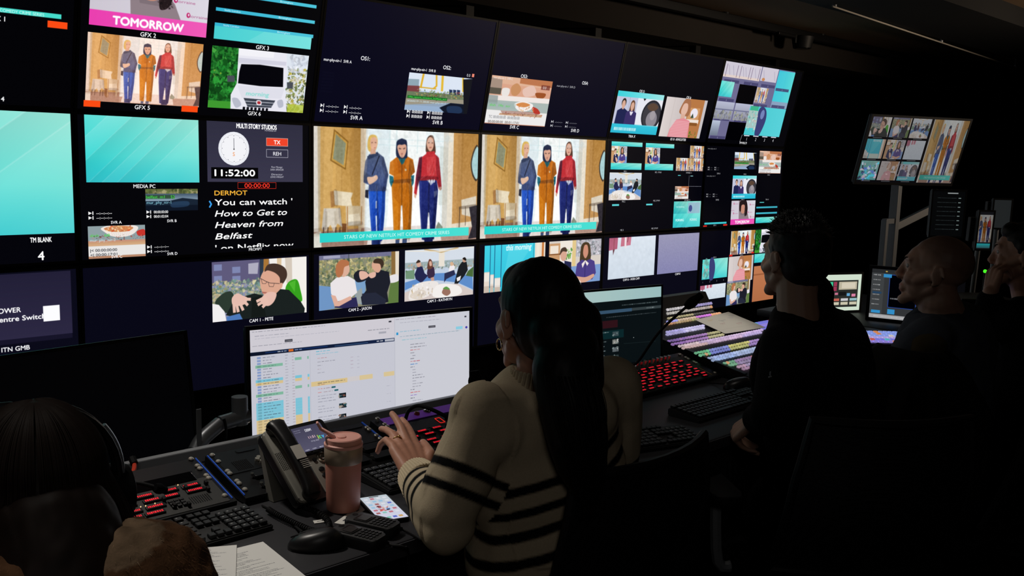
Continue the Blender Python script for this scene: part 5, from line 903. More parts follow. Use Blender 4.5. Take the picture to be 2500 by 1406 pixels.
def mouse(label, loc, yaw, cable=None):
    t = thing('computer_mouse', label, 'mouse', loc, (0, 0, R(yaw)))
    m = MB(); n = 20; rings = []
    for k in range(9):
        a = k/8*PI/2; z = .036*math.sin(a); s_ = math.cos(a)**.55 if k < 8 else .02
        rings.append([(.031*s_*math.cos(q)*(1+.12*math.sin(q)), .056*s_*math.sin(q), z*(1-.28*(math.sin(q)*s_))) for q in np.arange(n)*2*PI/n])
    vs = [v for r_ in rings for v in r_]; fs = [tuple(range(n))[::-1], tuple(range(8*n, 9*n))]
    for k in range(8): fs += [(k*n+i, k*n+(i+1) % n, (k+1)*n+(i+1) % n, (k+1)*n+i) for i in range(n)]
    m.add(vs, fs); m.build('shell', mat('mouse_black', '131315', .38, spec=.45), t, 'all')
    MB().box((0, .03, .0245), (.006, .016, .008), bev=.002).build('scroll_wheel', M_RUB, t); MB().box((0, .035, .0262), (.0012, .03, .003), rot=(R(-18), 0, 0)).build('button_split', M_BEZEL, t)
    if cable: 
        iv = Matrix.Rotation(-R(yaw), 3, 'Z'); MB().tube([iv @ (Vector(p)-Vector(loc)) for p in cable], .0022, 6, 6).build('cable', M_RUB, t, True)
    return t
c_ = at(772, 1322, DZ+.012); mouse('black computer mouse on the desk in front of the two belt packs', (c_[0], c_[1], DZ), 52, [tuple(at(738, 1298, DZ+.02)), tuple(at(715, 1280, DZ+.004)), tuple(at(690, 1262, DZ+.003)), tuple(at(664, 1246, DZ+.003)), tuple(at(640, 1234, DZ+.003))])
c_ = at(1802, 940, DZ+.012); mouse('black computer mouse beyond the far keyboard near the man in black', (c_[0], c_[1], DZ), 65, [tuple(at(1770, 937, DZ+.015)), tuple(at(1735, 935, DZ+.003)), tuple(at(1700, 932, DZ+.003)), tuple(at(1670, 925, DZ+.003))])
# ------------------------------------------------------------------ desk phone
ph = thing('desk_phone', 'black and grey desk telephone with a colour screen and a handset at its side', 'telephone', (-.113, -1.80, .7415), (0, 0, .099))
T = Matrix.Translation((0, 0, .014)) @ Matrix.Rotation(.727, 4, 'X'); W_, L_ = .17, .19
M_PGREY = mat('phone_grey', '7c7a72', .5, spec=.4, var=.05); M_PBK = mat('phone_black', '141416', .42, spec=.4)
MB().rrect(0, L_/2, W_, L_, .012, -.008, .012, T, .003).build('body', M_PBK, ph, True)
m = MB().rrect(-.058, L_/2, .052, L_*.99, .012, .012, .022, T, .004); cradle = m.build('handset_cradle', M_PGREY, ph, True)
MB().rrect(.036, .058, .088, .105, .006, .012, .0145, T, .001).build('key_plate', M_PGREY, ph, True)
MB().rrect(.028, .146, .106, .082, .006, .012, .020, T, .002).build('screen_housing', M_PBK, ph, True)
MB().quad(*[T @ Vector(v) for v in ((-.012, .113, .0206), (.07, .113, .0206), (.07, .178, .0206), (-.012, .178, .0206))]).build('screen', pic_mat('phone_display', scr_deskphone(), .9), ph, fix=False)
for i in range(3):
    for j in range(4): MB().rrect(.012+i*.024, .016+j*.0165, .015, .0105, .0052, .0145, .0175, T, .0012).build('number_key', M_PBK, ph, True)
MB().lathe([(.014, 0), (.014, .003), (.0115, .0042), (.011, .003), (.006, .003), (.005, .0045), (.001, .005)], 24, T @ Matrix.Translation((.03, .094, .0145))).build('navigation_ring', M_STEEL, ph, True)
for x, y in ((.008, .092), (.052, .092)): MB().lathe([(.005, 0), (.005, .003), (.001, .0035)], 12, T @ Matrix.Translation((x, y, .0145))).build('function_key', M_PBK, ph, True)
for k in range(4): MB().box((-.02, .122+k*.014, .021), (.008, .005, .003), bev=.001, M=T).build('line_key', M_BLACK, ph)
for k in range(4): MB().box((-.003+k*.021, .108, .021), (.014, .004, .003), bev=.001, M=T).build('soft_key', M_BLACK, ph)
m = MB()
for i in range(5):
    for j in range(11): m.cyl((-.081+i*.004, .085+j*.0042, .0222), (-.081+i*.004, .085+j*.0042, .0228), .0011, seg=6, M=T)
m.build('speaker_holes', M_BEZEL, cradle)
hs = MB(); pts = [(-.056, .004, .035), (-.057, .03, .046), (-.058, .085, .052), (-.058, .14, .052), (-.057, .175, .046), (-.055, .196, .036)]
n = 16; vs = []; fs = []; K = 15
for k in range(K):
    q = k/(K-1)*(len(pts)-1); i = min(int(q), len(pts)-2); f = q-i; c = np.array(pts[i])*(1-f)+np.array(pts[i+1])*f; e = abs(k/(K-1)-.5)*2; wx = .0165+.0075*e**3; wz = .011+.006*e**4
    if k in (0, K-1): wx *= .72; wz *= .7
    for a in np.arange(n)*2*PI/n: vs.append(T @ Vector((c[0]+wx*math.copysign(abs(math.cos(a))**.6, math.cos(a)), c[1], c[2]+wz*math.copysign(abs(math.sin(a))**.6, math.sin(a)))))
fs = [tuple(range(n))[::-1], tuple(range((K-1)*n, K*n))]
for k in range(K-1): fs += [(k*n+i, k*n+(i+1) % n, (k+1)*n+(i+1) % n, (k+1)*n+i) for i in range(n)]
hs.add(vs, fs); hset = hs.build('handset', M_PBK, ph, True)
for y, z in ((.012, .024), (.183, .024)): MB().cyl((-.056, y, z-.004), (-.056, y, z+.014), .017, .019, 20, M=T).build('handset_cap', M_PBK, hset, True)
MB().box((-.056, .098, .0635), (.026, .034, .0008), M=T).build('white_sticker', mat('sticker_white', 'b8b4ac', .6), hset)
for k in range(5): MB().box((-.054, .076-k*.0045, .0635), (.022, .0012, .0006), M=T).build('printed_line', mat('sticker_white'), hset)
st = MB()
st.add([(-.075+dx, y, z) for dx in (0, .15) for y, z in ((.148, .14), (.156, .135), (.118, .0), (.095, .0))], [(0, 1, 2, 3), (7, 6, 5, 4), (0, 4, 5, 1), (1, 5, 6, 2), (2, 6, 7, 3), (3, 7, 4, 0)]); st.build('stand', M_PGREY, ph)
pa = np.array(ph.matrix_basis @ T @ Vector((-.056, .004, .022))) if False else None
ROOT = Matrix.Translation(ph.location) @ Matrix.Rotation(.099, 4, 'Z')
def coil(p, r, turns, rad):
    P_ = [np.array(x, float) for x in p]; out = []; N = turns*10
    for i in range(N+1):
        q = i/N*(len(P_)-1); k = min(int(q), len(P_)-2); f = q-k; a, b, c, d = P_[max(k-1, 0)], P_[k], P_[k+1], P_[min(k+2, len(P_)-1)]
        c0 = .5*(2*b+(c-a)*f+(2*a-5*b+4*c-d)*f*f+(3*b-a-3*c+d)*f**3); dr = c-b; dr = dr/(np.hypot(dr[0], dr[1])+1e-6); nn = np.array([-dr[1], dr[0], 0]); g_ = i/10*2*PI
        out.append(c0+nn*math.cos(g_)*r+np.array([0, 0, 1])*math.sin(g_)*r)
    return MB().tube([ROOT.inverted() @ Vector(x) for x in out], rad, 6)
hb = ROOT @ T @ Vector((-.055, -.002, .03))
coil([tuple(hb), tuple(at(735, 1232, .752)), tuple(at(770, 1248, .751)), tuple(at(798, 1268, .751)), tuple(at(803, 1287, .751)), tuple(at(785, 1297, .751)), tuple(at(758, 1294, .751))], .0052, 34, .0018).build('coiled_cord', M_RUB, hset, True)
coil([tuple(at(758, 1294, .751)), tuple(at(730, 1282, .75)), tuple(at(700, 1268, .75)), tuple(at(672, 1254, .75)), tuple(at(655, 1243, .75))], .005, 26, .0018).build('coiled_cord', M_RUB, hset, True)
lb_ = at(781, 1273, .7412); lab_ = thing('cable_tag', 'small white paper tag lying beside the coiled phone cord', 'tag', (lb_[0], lb_[1], .7402), (0, 0, R(-20)))
MB().box((0, 0, .0012), (.026, .016, .0016), bev=.0006).build('paper', mat('paper_white', 'd2d0ca', .8, spec=.2), lab_); MB().color('707070').box((0, 0, .0022), (.012, .002, .0004)).build('print', M_VC, lab_)
tp = at(850, 1252, .7405); tape = thing('tape_strip', 'strip of white tape on the desk under the pink tumbler', 'tape', (tp[0]+.005, tp[1]-.012, .7402), (0, 0, R(27)))
MB().box((0, 0, .0004), (.12, .024, .0006)).build('strip', mat('paper_white'), tape)
MB().color('55555a').box((-.035, 0, .0008), (.018, .004, .0003)).box((.02, 0, .0008), (.012, .004, .0003)).build('print', M_VC, tape)
# ------------------------------------------------------------------ tumbler
tb = at(838, 1242, DZ); tm = thing('tumbler', 'pink lidded travel tumbler with a metal band, lid spout flipped open', 'tumbler', (tb[0], tb[1], DZ+.0012), (0, 0, R(150))); tm.scale = (.85, .85, .80)
M_PINK = mat('pink_enamel', 'c98878', .45, spec=.4, var=.05, bump=.05, bscale=900); M_BAND = mat('brushed_band', 'a08f7c', .45, metal=.35, var=.08, scale=40); M_LID = mat('pink_lid', 'd69a8e', .5, spec=.35, var=.04)
MB().lathe([(.0385, 0), (.0415, .002), (.0425, .006), (.0455, .128), (.0455, .136), (.043, .136), (.001, .136)], 56).build('body', M_PINK, tm, True)
MB().lathe([(.0462, .134), (.0478, .136), (.0485, .177), (.047, .179), (.001, .179)], 56).build('metal_band', M_BAND, tm, True)
MB().lathe([(.0482, .178), (.049, .180), (.049, .186), (.0465, .188), (.0455, .189), (.0455, .2005), (.0435, .203), (.040, .2035), (.039, .2015), (.034, .2015), (.001, .2025)], 56).build('lid', M_LID, tm, True)
sp_ = MB().rrect(0, 0, .022, .03, .009, .2015, .2045, Matrix.Translation((.005, 0, 0)), .001); sp_.build('drinking_seal', M_LID, tm, True)
fl = MB(); Tf = Matrix.Translation((.028, 0, .204)) @ Matrix.Rotation(R(-34), 4, 'Y')
fl.rrect(.018, 0, .045, .017, .004, 0, .006, Tf, .0015); fl.box((.046, 0, .008), (.02, .018, .006), rot=(0, R(-28), 0), bev=.002, M=Tf); fl.box((.004, .0095, .001), (.02, .003, .006), M=Tf); fl.box((.004, -.0095, .001), (.02, .003, .006), M=Tf); fl.build('flip_cap', M_LID, tm, True)
# ------------------------------------------------------------------ smartphone, belt packs, paper
a_, b2, c2 = at(880, 1215, DZ+.009), at(945, 1200, DZ+.009), at(937, 1265, DZ+.009); ax = b2-a_; yaw = math.atan2(ax[1], ax[0]); dn = c2-a_
ay = np.array([-math.sin(yaw), math.cos(yaw)]); W_ = .070; L_ = .150
cen = a_[:2]+np.array([math.cos(yaw), math.sin(yaw)])*W_/2-ay*L_/2
yaw2 = math.atan2(-(c2-a_)[0]*-1, -(c2-a_)[1]) if False else yaw
sm = thing('smartphone', 'lit smartphone lying face up on the desk between the tumbler and the striped sleeve', 'smartphone', (cen[0]-.022, cen[1], DZ), (0, 0, yaw-.2))
MB().rrect(0, 0, W_, L_, .012, 0, .0085, None, .0015).build('case', M_BLACK, sm, True); MB().rrect(0, 0, W_-.004, L_-.004, .01, .0085, .009).build('glass', mat('display_glass'), sm)
MB().quad((-W_/2+.004, -L_/2+.004, .0092), (W_/2-.004, -L_/2+.004, .0092), (W_/2-.004, L_/2-.004, .0092), (-W_/2+.004, L_/2-.004, .0092)).build('screen', pic_mat('smartphone_display', scr_phone(), .85), sm, fix=False)
def belt_pack(label, p0, p1, w=.052):
    a_, b2 = at(*p0, DZ+.02), at(*p1, DZ+.02); d = b2-a_; L_ = math.hypot(d[0], d[1])+.006; yaw = math.atan2(d[1], d[0])-PI/2; c = (a_+b2)/2
    t = thing('belt_pack', label, 'belt pack', (c[0], c[1], DZ), (0, 0, yaw), 'radio belt packs on the desk')
    m = MB().rrect(0, 0, w, L_, .013, 0, .024, None, .005); m.build('case', mat('pack_black', '202022', .55, spec=.35, bump=.1, bscale=400), t, True)
    MB().rrect(0, -L_*.17, w*.72, L_*.30, .004, .0235, .0255, None, .0008).build('screen_frame', M_PBLK, t, True); MB().rrect(0, -L_*.17, w*.5, L_*.2, .003, .0255, .0262).build('screen', mat('grey_lcd', '2c2d2e', .3, spec=.4), t)
    MB().cyl((-.008, -L_*.42, .0225), (-.008, -L_*.42, .0246), .006, seg=16).build('antenna_hole', M_BEZEL, t, True)
    for i in range(4):
        for j in range(5): MB().rrect(-w*.3+i*w*.2, L_*.06+j*L_*.078, w*.14, L_*.05, .0018, .0235, .0258, None, .0005).build('key', M_KEY, t, True)
    MB().rrect(0, L_/2-.003, w*.45, .008, .003, .004, .014).build('socket', M_RUB, t); return t
belt_pack('black radio belt pack nearest the computer mouse, with screen and keypad', (822, 1290), (928, 1316)); belt_pack('black radio belt pack touching the first one, nearer the lit smartphone', (856, 1262), (964, 1286))
for i, (pp, l_) in enumerate((([(933, 1318), (955, 1330), (985, 1336)], 'black lead of the nearer belt pack hanging over the desk edge'), ([(968, 1290), (1000, 1300), (1030, 1318)], 'black lead of the farther belt pack running under the sleeve'))):
    o_ = at(*pp[0], DZ+.008); c = thing('lead', l_, 'cable', tuple(o_)); P_ = [at(x, y, DZ+.005)-o_ for x, y in pp]; P_[0][2] += .003
    e_ = P_[-1]+o_; P_ += [np.array([e_[0]+.02, -2.085, .71])-o_, np.array([e_[0]+.025, -2.09, .5])-o_]
    if i: P_ = P_[:3]
    MB().tube(P_, .003, 8, 5).build('sheath', M_RUB, c, True); MB().tube([P_[0]-[0, 0, .001], P_[0]*.6+P_[1]*.4], .0045, 8).build('plug', M_RUB, c, True)
def paper(label, tl, tr, seed, L_, z, w=.21):
    a_, b2 = at(*tl, z), at(*tr, z); d = b2-a_; yaw = math.atan2(d[1], d[0]); ux = np.array([math.cos(yaw), math.sin(yaw)]); uy = np.array([-ux[1], ux[0]])
    c = b2[:2]-ux*w/2-uy*L_/2; t = thing('printed_page', label, 'paper', (c[0], c[1], z), (0, 0, yaw), 'printed script pages')
    MB().box((0, 0, -.0009), (w, L_, .0014)).build('sheet', mat('paper_white'), t)
    MB().quad((-w/2, -L_/2, 0), (w/2, -L_/2, 0), (w/2, L_/2, 0), (-w/2, L_/2, 0)).build('print', pic_mat('page_print', sheet(seed), 1, False, .8), t, fix=False); return t
paper('printed script page partly under another page, at the right of the two', (520, 1352), (642, 1322), 60, .297, DZ+.003); paper('printed script page lying on top, nearest the brown fur collar', (430, 1342), (578, 1330), 61, .297, DZ+.0055)
# ------------------------------------------------------------------ vision mixer
MX = 1.95
vm = thing('vision_mixer', 'large vision mixer desk with long rows of lit coloured buttons, beside the man in black', 'vision mixer', (MX, -1.77, DZ+.001))
prof = [(0, 0), (0, .022), (.57, .125), (.62, .205), (.66, .205), (.66, 0)]
m = MB(); hw = .30; n = len(prof); m.add([(s_*hw, y, z) for s_ in (-1, 1) for y, z in prof], [tuple(range(n)), tuple(range(2*n-1, n-1, -1))]+[(i, n+i, n+(i+1) % n, (i+1) % n) for i in range(n)]); m.build('housing', mat('mixer_body', '131314', .45, spec=.35), vm)
def mixer_pt(px, py):
    """point of the mixer's face seen at this place of the photograph, in mixer coordinates"""
    d = cf+cr*(px-1250)/F_PX-cu_*(py-703)/F_PX; best = None
    for (y0, z0), (y1, z1) in ((prof[1], prof[2]), (prof[2], prof[3])):
        o = np.array([0, -1.77+y0, DZ+z0]); nn = np.cross([1, 0, 0], [0, y1-y0, z1-z0]); q = CAM+d*(((o-CAM) @ nn)/(d @ nn)); s_ = (q[1]-o[1])/(y1-y0)
        if -.05 <= s_ <= 1.02: best = q-np.array([MX, -1.77, DZ]); break
    return best
def zy(y): return .022+.103*y/.57 if y <= .57 else .125+.08*(y-.57)/.05
def slope(y): return math.atan2(.103, .57) if y <= .57 else math.atan2(.08, .05)
def crow(cx, cy): return mixer_pt(1400+cx*.2134, 680+cy*.2134)
ROWS = [((1055, 360), (1600, 300), ('d8d4dc', 'a89cf0'), 1.2, .9), ((1055, 400), (1600, 345), ('cfcbc4', 'c8b8b0'), 1.2, .9), ((1055, 462), (1640, 385), ('e8d890', '3a3830'), .5, .8), ((1055, 505), (1700, 408), ('8a8af0', 'c8a888', 'e060f0', 'f09a60'), 1, 1), ((1055, 545), (1450, 462), ('d88a50', 'c8a060', 'b8b060'), .8, .9), ((1055, 625), (1520, 545), ('a8a0f0', 'c0b8f0'), 1, 1), ((1055, 655), (1520, 572), ('b0a8f0', 'c8c0f0'), 1, 1),
        ((1060, 725), (1700, 622), ('8a58c8', 'b070d0', 'b8b070'), 1, .9), ((1110, 765), (1730, 652), ('a060d0', 'b878d8', 'c8c080'), 1, .9), ((1200, 790), (2170, 595), ('e8c8d0', 'c8a8d8', 'c8a8e8'), 1, 1), ((1240, 812), (2170, 622), ('e8b8b8', 'd0a8d8', 'b8a0e8'), 1, 1), ((1375, 865), (2150, 712), ('58d88a', '7a8af0', 'd8d060', 'a878d8'), 1, .95), ((1430, 893), (2140, 745), ('60d890', '6a78e8', 'c8c860', '9a70d0'), 1, .95),
        ((1530, 926), (2130, 800), ('a0b8f8', 'b0c8f8'), 1, 1), ((1575, 950), (2130, 830), ('98b8f8', 'a8c0f8'), 1, 1), ((1710, 985), (2130, 890), ('68c890', 'b080c8', 'e07a80'), 1, .9), ((1770, 1008), (2125, 925), ('70c890', 'a890c8', 'b0a0d0'), 1, .9), ((1870, 1025), (2125, 965), ('d8a0c8', 'b8a0d8'), 1, .95), ((1930, 1050), (2125, 1000), ('c890c0', 'b898d8'), 1, .9), ((2065, 1095), (2140, 1078), ('58c880', 'a88a6a'), 1, .8)]
rb = random.Random(8)
for (p0, p1, cs, ks, br) in ROWS:
    a_, b2 = crow(*p0), crow(*p1)
    if a_ is None or b2 is None: continue
    y = (a_[1]+b2[1])/2; x0, x1 = a_[0], b2[0]; pitch = .0185; m = MB(); nk = max(2, int((x1-x0)/pitch)); ext = nk
    for i in range(ext):
        f = i/max(1, nk-1)*(len(cs)-1)+rb.uniform(-.12, .12); c = np.array(hx(cs[int(round(min(max(f, 0), len(cs)-1)))]))*br*rb.uniform(.85, 1.08)
        if rb.random() < .02: c = hx('f0a060')
        c = c*.7+.28*br
        m.c = (*[col3('%02x%02x%02x' % tuple(int(255*min(max(v, 0), 1)) for v in c))[k] for k in range(3)], 1)
        m.box((x0+(i+.5)*pitch, y, zy(y)+.003), (pitch*.66, .0115*(.75 if ks < 1 else 1), .008), rot=(slope(y), 0, 0), bev=.002, seg=2)
    m.build('button_row', M_VG, vm)
for k, y in enumerate((.10, .20, .30, .50)): MB().box((0, y+.02, zy(y+.02)-.001), (.56, .004, .004), rot=(slope(y+.02), 0, 0)).build('divider', M_PBLK, vm)
MB().box((-hw+.012, .28, zy(.28)+.001), (.02, .5, .003), rot=(slope(.28), 0, 0)).build('side_cheek', M_PBLK, vm)
c4 = [mixer_pt(*p) for p in ((1697, 788), (1778, 768), (1868, 806), (1770, 822))]; cc = np.mean(c4, 0); yaw = math.atan2(*(c4[1]-c4[0])[[1, 0]])
sl = slope(cc[1]); pg = thing('paper_plan', 'sheet with coloured notes lying on the vision mixer buttons', 'paper', (MX+cc[0], -1.77+cc[1], DZ+zy(cc[1])+.0125), (sl, 0, 0))
q = [Vector((p-cc)[0:1].tolist()+[(p-cc)[1]/math.cos(sl), 0]) for p in c4]
m = MB(); m.add([(*v.xy, -.001) for v in q]+[(*v.xy, -.0002) for v in q], [(3, 2, 1, 0), (4, 5, 6, 7), (0, 1, 5, 4), (1, 2, 6, 5), (2, 3, 7, 6), (3, 0, 4, 7)]); m.build('sheet', mat('paper_white'), pg)
MB().quad(q[3], q[2], q[1], q[0]).build('print', pic_mat('plan_print', sheet_plan(), 1, False, .8), pg, fix=False)
# ------------------------------------------------------------------ the far end of the desk
desk2 = thing('side_desk', 'dark desk at the far end carrying two lit touch screens', 'desk', (3.9, -1.55, 0))
MB().box((-.17, .0, DZ-.0175), (1.1, 1.4, .035), bev=.006).build('worktop', M_DESK, desk2, True); MB().box((.3, .0, .35), (.06, 1.3, .7)).build('side_panel', MATS['desk_panel'], desk2); MB().box((-.6, .6, .35), (.06, .1, .7)).build('leg', MATS['desk_panel'], desk2)
def button_bank(label, loc, yaw, w, d, rows, seed, nm='button_bank'):
    t = thing(nm, label, 'control panel', loc, (R(5), 0, R(yaw))); MB().box((0, 0, .012), (w, d, .024), bev=.004).build('housing', MATS['mixer_body'], t); r_ = random.Random(seed)
    for j in range(rows):
        m = MB(); nk = int(w*.9/.022); base = r_.choice(('8a8af0', 'a898f0', '9ab0f8', 'c8b8f0'))
        for i in range(nk):
            c = base if r_.random() < .8 else r_.choice(('f09a60', 'e06050', '60d0d0', 'e8e0d8')); m.color(c).box((-w*.45+(i+.5)*.022, -d*.42+(j+.5)*d*.84/rows, .027), (.018, d*.84/rows*.6, .008), bev=.001, seg=1)
        m.build('button_row', M_VG, t)
    return t
p_ = at(2150, 825, .765); button_bank('control panel with lilac and orange lit buttons before the far touch screens', (p_[0], p_[1], DZ+.004), -42, .30, .22, 6, 4)
p_ = at(1868, 785, .79); button_bank('small bank of lilac lit buttons just beyond the vision mixer paper', (p_[0]+.02, p_[1], DZ+.008), 0, .24, .12, 3, 6)
desk_monitor('lit touch screen with green tiles and a white surround, left of the other touch screen', .285, .215, (3.45, -1.18, .741), -.40, .0, scr_touch(), .85, .011, cat='touch screen', name='touch_screen', arm=False)
desk_monitor('touch screen with blue and pink controls in front of the bald man', .46, .28, (3.42, -1.59, .741), -1.30, -.02, scr_control(), .75, .016, cat='touch screen', name='touch_screen', arm=False)
desk_monitor('hanging monitor with nine small pictures and the three women, at the far right', .72, .42, (4.417, -1.045, 1.408), -.45, -.285, scr_multi(), .8, .012, name='hanging_monitor', cat='monitor')
st = thing('monitor_post', 'grey steel post with a side arm standing below the hanging monitor', 'post', (4.43, -1.0, 0)); MB().box((0, 0, .75), (.05, .05, 1.4), bev=.004).build('post', M_GREY, st); MB().box((.14, -.06, 1.21), (.34, .03, .045), rot=(0, R(-22), R(-22)), bev=.004).build('side_arm', M_GREY, st); MB().box((-.12, 0, 1.05), (.035, .035, .3), bev=.004).build('rear_post', M_GREY, st); MB().box((-.06, 0, 1.19), (.14, .03, .03)).build('link', M_GREY, st); MB().box((0, 0, .02), (.2, .2, .04)).build('foot', M_BLACK, st)
p_ = deep(2308, 580, 4.5); desk_monitor('tall black instrument screen with faint grey readings behind the bald head', .17, .23, tuple(p_), -.75, 0, scr_text(), .8, .008, name='instrument_screen', cat='screen', pole=.7405); 
p_ = deep(2398, 612, 4.6); desk_monitor('narrow upright monitor showing an orange picture, left of the resting man', .085, .20, tuple(p_), -.7, -.05, scr_strip(), .5, .008, name='side_monitor', cat='monitor', pole=.7405)
p_ = deep(2442, 560, 4.7); desk_monitor('small grey blank screen near the right edge above the resting man', .10, .155, tuple(p_), -.8, 0, Pic(16, 16, '2a2d2e'), .6, .008, name='blank_screen', cat='screen', pole=.7405)
p_ = deep(2405, 662, 4.3); gl = thing('indicator_lamp', 'green glowing lamp beside the resting man', 'lamp', tuple(p_)); MB().color('40ff20').lathe([(.001, .008), (.006, .006), (.008, 0), (.006, -.006), (.001, -.008)], 16).build('bulb', mat('green_light', vcol=True, emit='vcol', estr=1.6), gl, True); MB().cyl((0, 0, -.008), (0, 0, -float(p_[2])+.7405), .006).build('holder', M_BLACK, gl)
p_ = deep(2392, 690, 4.3); eq = thing('equipment_stack', 'dark stack of equipment between the two men at the far right', 'equipment', (p_[0], p_[1], DZ), (0, 0, -.7)); MB().box((0, 0, .06), (.3, .25, .12), bev=.005).build('lower_unit', M_BLACK, eq); MB().box((0, .02, .16), (.26, .22, .07), bev=.005).build('upper_unit', M_PANEL, eq)
for k in range(4): MB().cyl((-.09+k*.06, -.125, .06), (-.09+k*.06, -.135, .06), .012).build('knob', M_GREY, eq, True)
# small upright things
p_ = deep(1413, 893, 2.72); tb_ = thing('tablet', 'thin upright lit tablet half hidden by the ponytail', 'tablet', tuple(p_), (R(-8), R(5), R(-20))); MB().rrect(0, 0, .075, .135, .006, -.004, .004, Matrix.Translation((0, .0045, .066)) @ Matrix.Rotation(PI/2, 4, 'X'), .001).build('case', M_BLACK, tb_); MB().quad((-.034, 0, .003), (.034, 0, .003), (.034, 0, .128), (-.034, 0, .128)).build('screen', pic_mat('tablet_page', scr_tablet(), .8), tb_, fix=False); MB().box((0, .03, .0), (.05, .06, .006)).box((0, .03, -.065), (.012, .012, .13)).build('stand', M_BLACK, tb_)
p_ = deep(2, 1068, 1.75); lt = thing('upright_phone', 'upright phone with a pale list page at the left edge of the frame', 'smartphone', tuple(p_), (R(-10), 0, R(-18))); MB().rrect(0, 0, .07, .07, .008, -.004, .004, Matrix.Translation((-.009, .0045, .03)) @ Matrix.Rotation(PI/2, 4, 'X'), .001).build('case', M_BLACK, lt); MB().quad((-.04, 0, -.002), (.013, 0, -.002), (.013, 0, .06), (-.04, 0, .06)).build('screen', pic_mat('list_page', scr_list(), .55), lt, fix=False); MB().box((-.01, .03, -.05), (.05, .02, .1)).build('stand', M_BLACK, lt)
# ------------------------------------------------------------------ people
M_SKIN = mat('skin', vcol=True, rough=.5, spec=.35, var=.06, scale=40, bump=.06, bscale=400)
V3 = lambda p: np.array(p, float)
def cap(m, p0, r0, p1, r1=None, seg=16):
    """rounded tapering limb segment"""
    r1 = r0 if r1 is None else r1; p0, p1 = V3(p0), V3(p1); d = p1-p0; L_ = np.linalg.norm(d)+1e-6; q = Vector(d).to_track_quat('Z', 'Y'); rings = []
    for a in np.linspace(-PI/2, 0, 6): rings.append((r0*math.cos(a), r0*math.sin(a)))
    for a in np.linspace(0, PI/2, 6): rings.append((r1*math.cos(a), L_+r1*math.sin(a)))
    n = seg; vs = [Vector(p0)+q @ Vector((max(r, 1e-5)*math.cos(2*PI*k/n), max(r, 1e-5)*math.sin(2*PI*k/n), z)) for r, z in rings for k in range(n)]; K = len(rings)
    fs = [tuple(range(n))[::-1], tuple(range((K-1)*n, K*n))]
    for i in range(K-1): fs += [(i*n+k, i*n+(k+1) % n, (i+1)*n+(k+1) % n, (i+1)*n+k) for k in range(n)]
    m.add(vs, fs); return m
def ell(m, c, r, rot=None, n=20, k=12):
    Mx = Matrix.Translation(Vector(V3(c)))
    if rot is not None: Mx = Mx @ rot
    rows = [(math.cos(a), math.sin(a)) for a in np.linspace(-PI/2+.02, PI/2-.02, k)]
    vs = [(r[0]*cr_*math.cos(2*PI*i/n), r[1]*cr_*math.sin(2*PI*i/n), r[2]*sr) for cr_, sr in rows for i in range(n)]; fs = [tuple(range(n))[::-1], tuple(range((k-1)*n, k*n))]
    for j in range(k-1): fs += [(j*n+i, j*n+(i+1) % n, (j+1)*n+(i+1) % n, (j+1)*n+i) for i in range(n)]
    m.add(vs, fs, Mx); return m
def blob(name, m, voxel, smooth, material, parent, colf=None, disp=None, origin=None):
    """the pieces melted into one continuous surface"""
    bmesh.ops.recalc_face_normals(m.bm, faces=m.bm.faces)
    me = bpy.data.meshes.new('melt'); m.bm.to_mesh(me); m.bm.free(); o = bpy.data.objects.new('melt', me); COL.objects.link(o)
    r = o.modifiers.new('r', 'REMESH'); r.mode = 'VOXEL'; r.voxel_size = voxel; r.adaptivity = 0
    s_ = o.modifiers.new('s', 'SMOOTH'); s_.factor = .5; s_.iterations = smooth
    bpy.context.view_layer.update(); ev = o.evaluated_get(bpy.context.evaluated_depsgraph_get()); out = bpy.data.meshes.new_from_object(ev); bpy.data.objects.remove(o); bpy.data.meshes.remove(me)
    n = len(out.vertices); co = np.empty(n*3, np.float32); out.vertices.foreach_get('co', co); co = co.reshape(-1, 3).astype(float)
    if disp is not None:
        no = np.empty(n*3, np.float32); out.vertices.foreach_get('normal', no); co = co+no.reshape(-1, 3)*disp(co)[:, None]
    if colf is not None:
        c = np.ones((n, 4), np.float32); c[:, :3] = colf(co); a = out.color_attributes.new('Col', 'FLOAT_COLOR', 'POINT'); a.data.foreach_set('color', c.ravel())
    og = V3(parent.location if origin is None else origin); out.vertices.foreach_set('co', (co-og).astype(np.float32).ravel()); out.update(); out.materials.clear(); out.materials.append(material); out.shade_smooth(); out.name = name
    ob = bpy.data.objects.new(name, out); COL.objects.link(ob); ob.parent = parent; return ob
def frame(yaw, pitch=0., roll=0.):
    """columns: right, forward, up; yaw turns from +y towards +x"""
    return Matrix.Rotation(-yaw, 3, 'Z') @ Matrix.Rotation(pitch, 3, 'X') @ Matrix.Rotation(roll, 3, 'Y')
def put(c, Fm): return lambda *p: V3(c)+V3(Fm @ Vector(p))
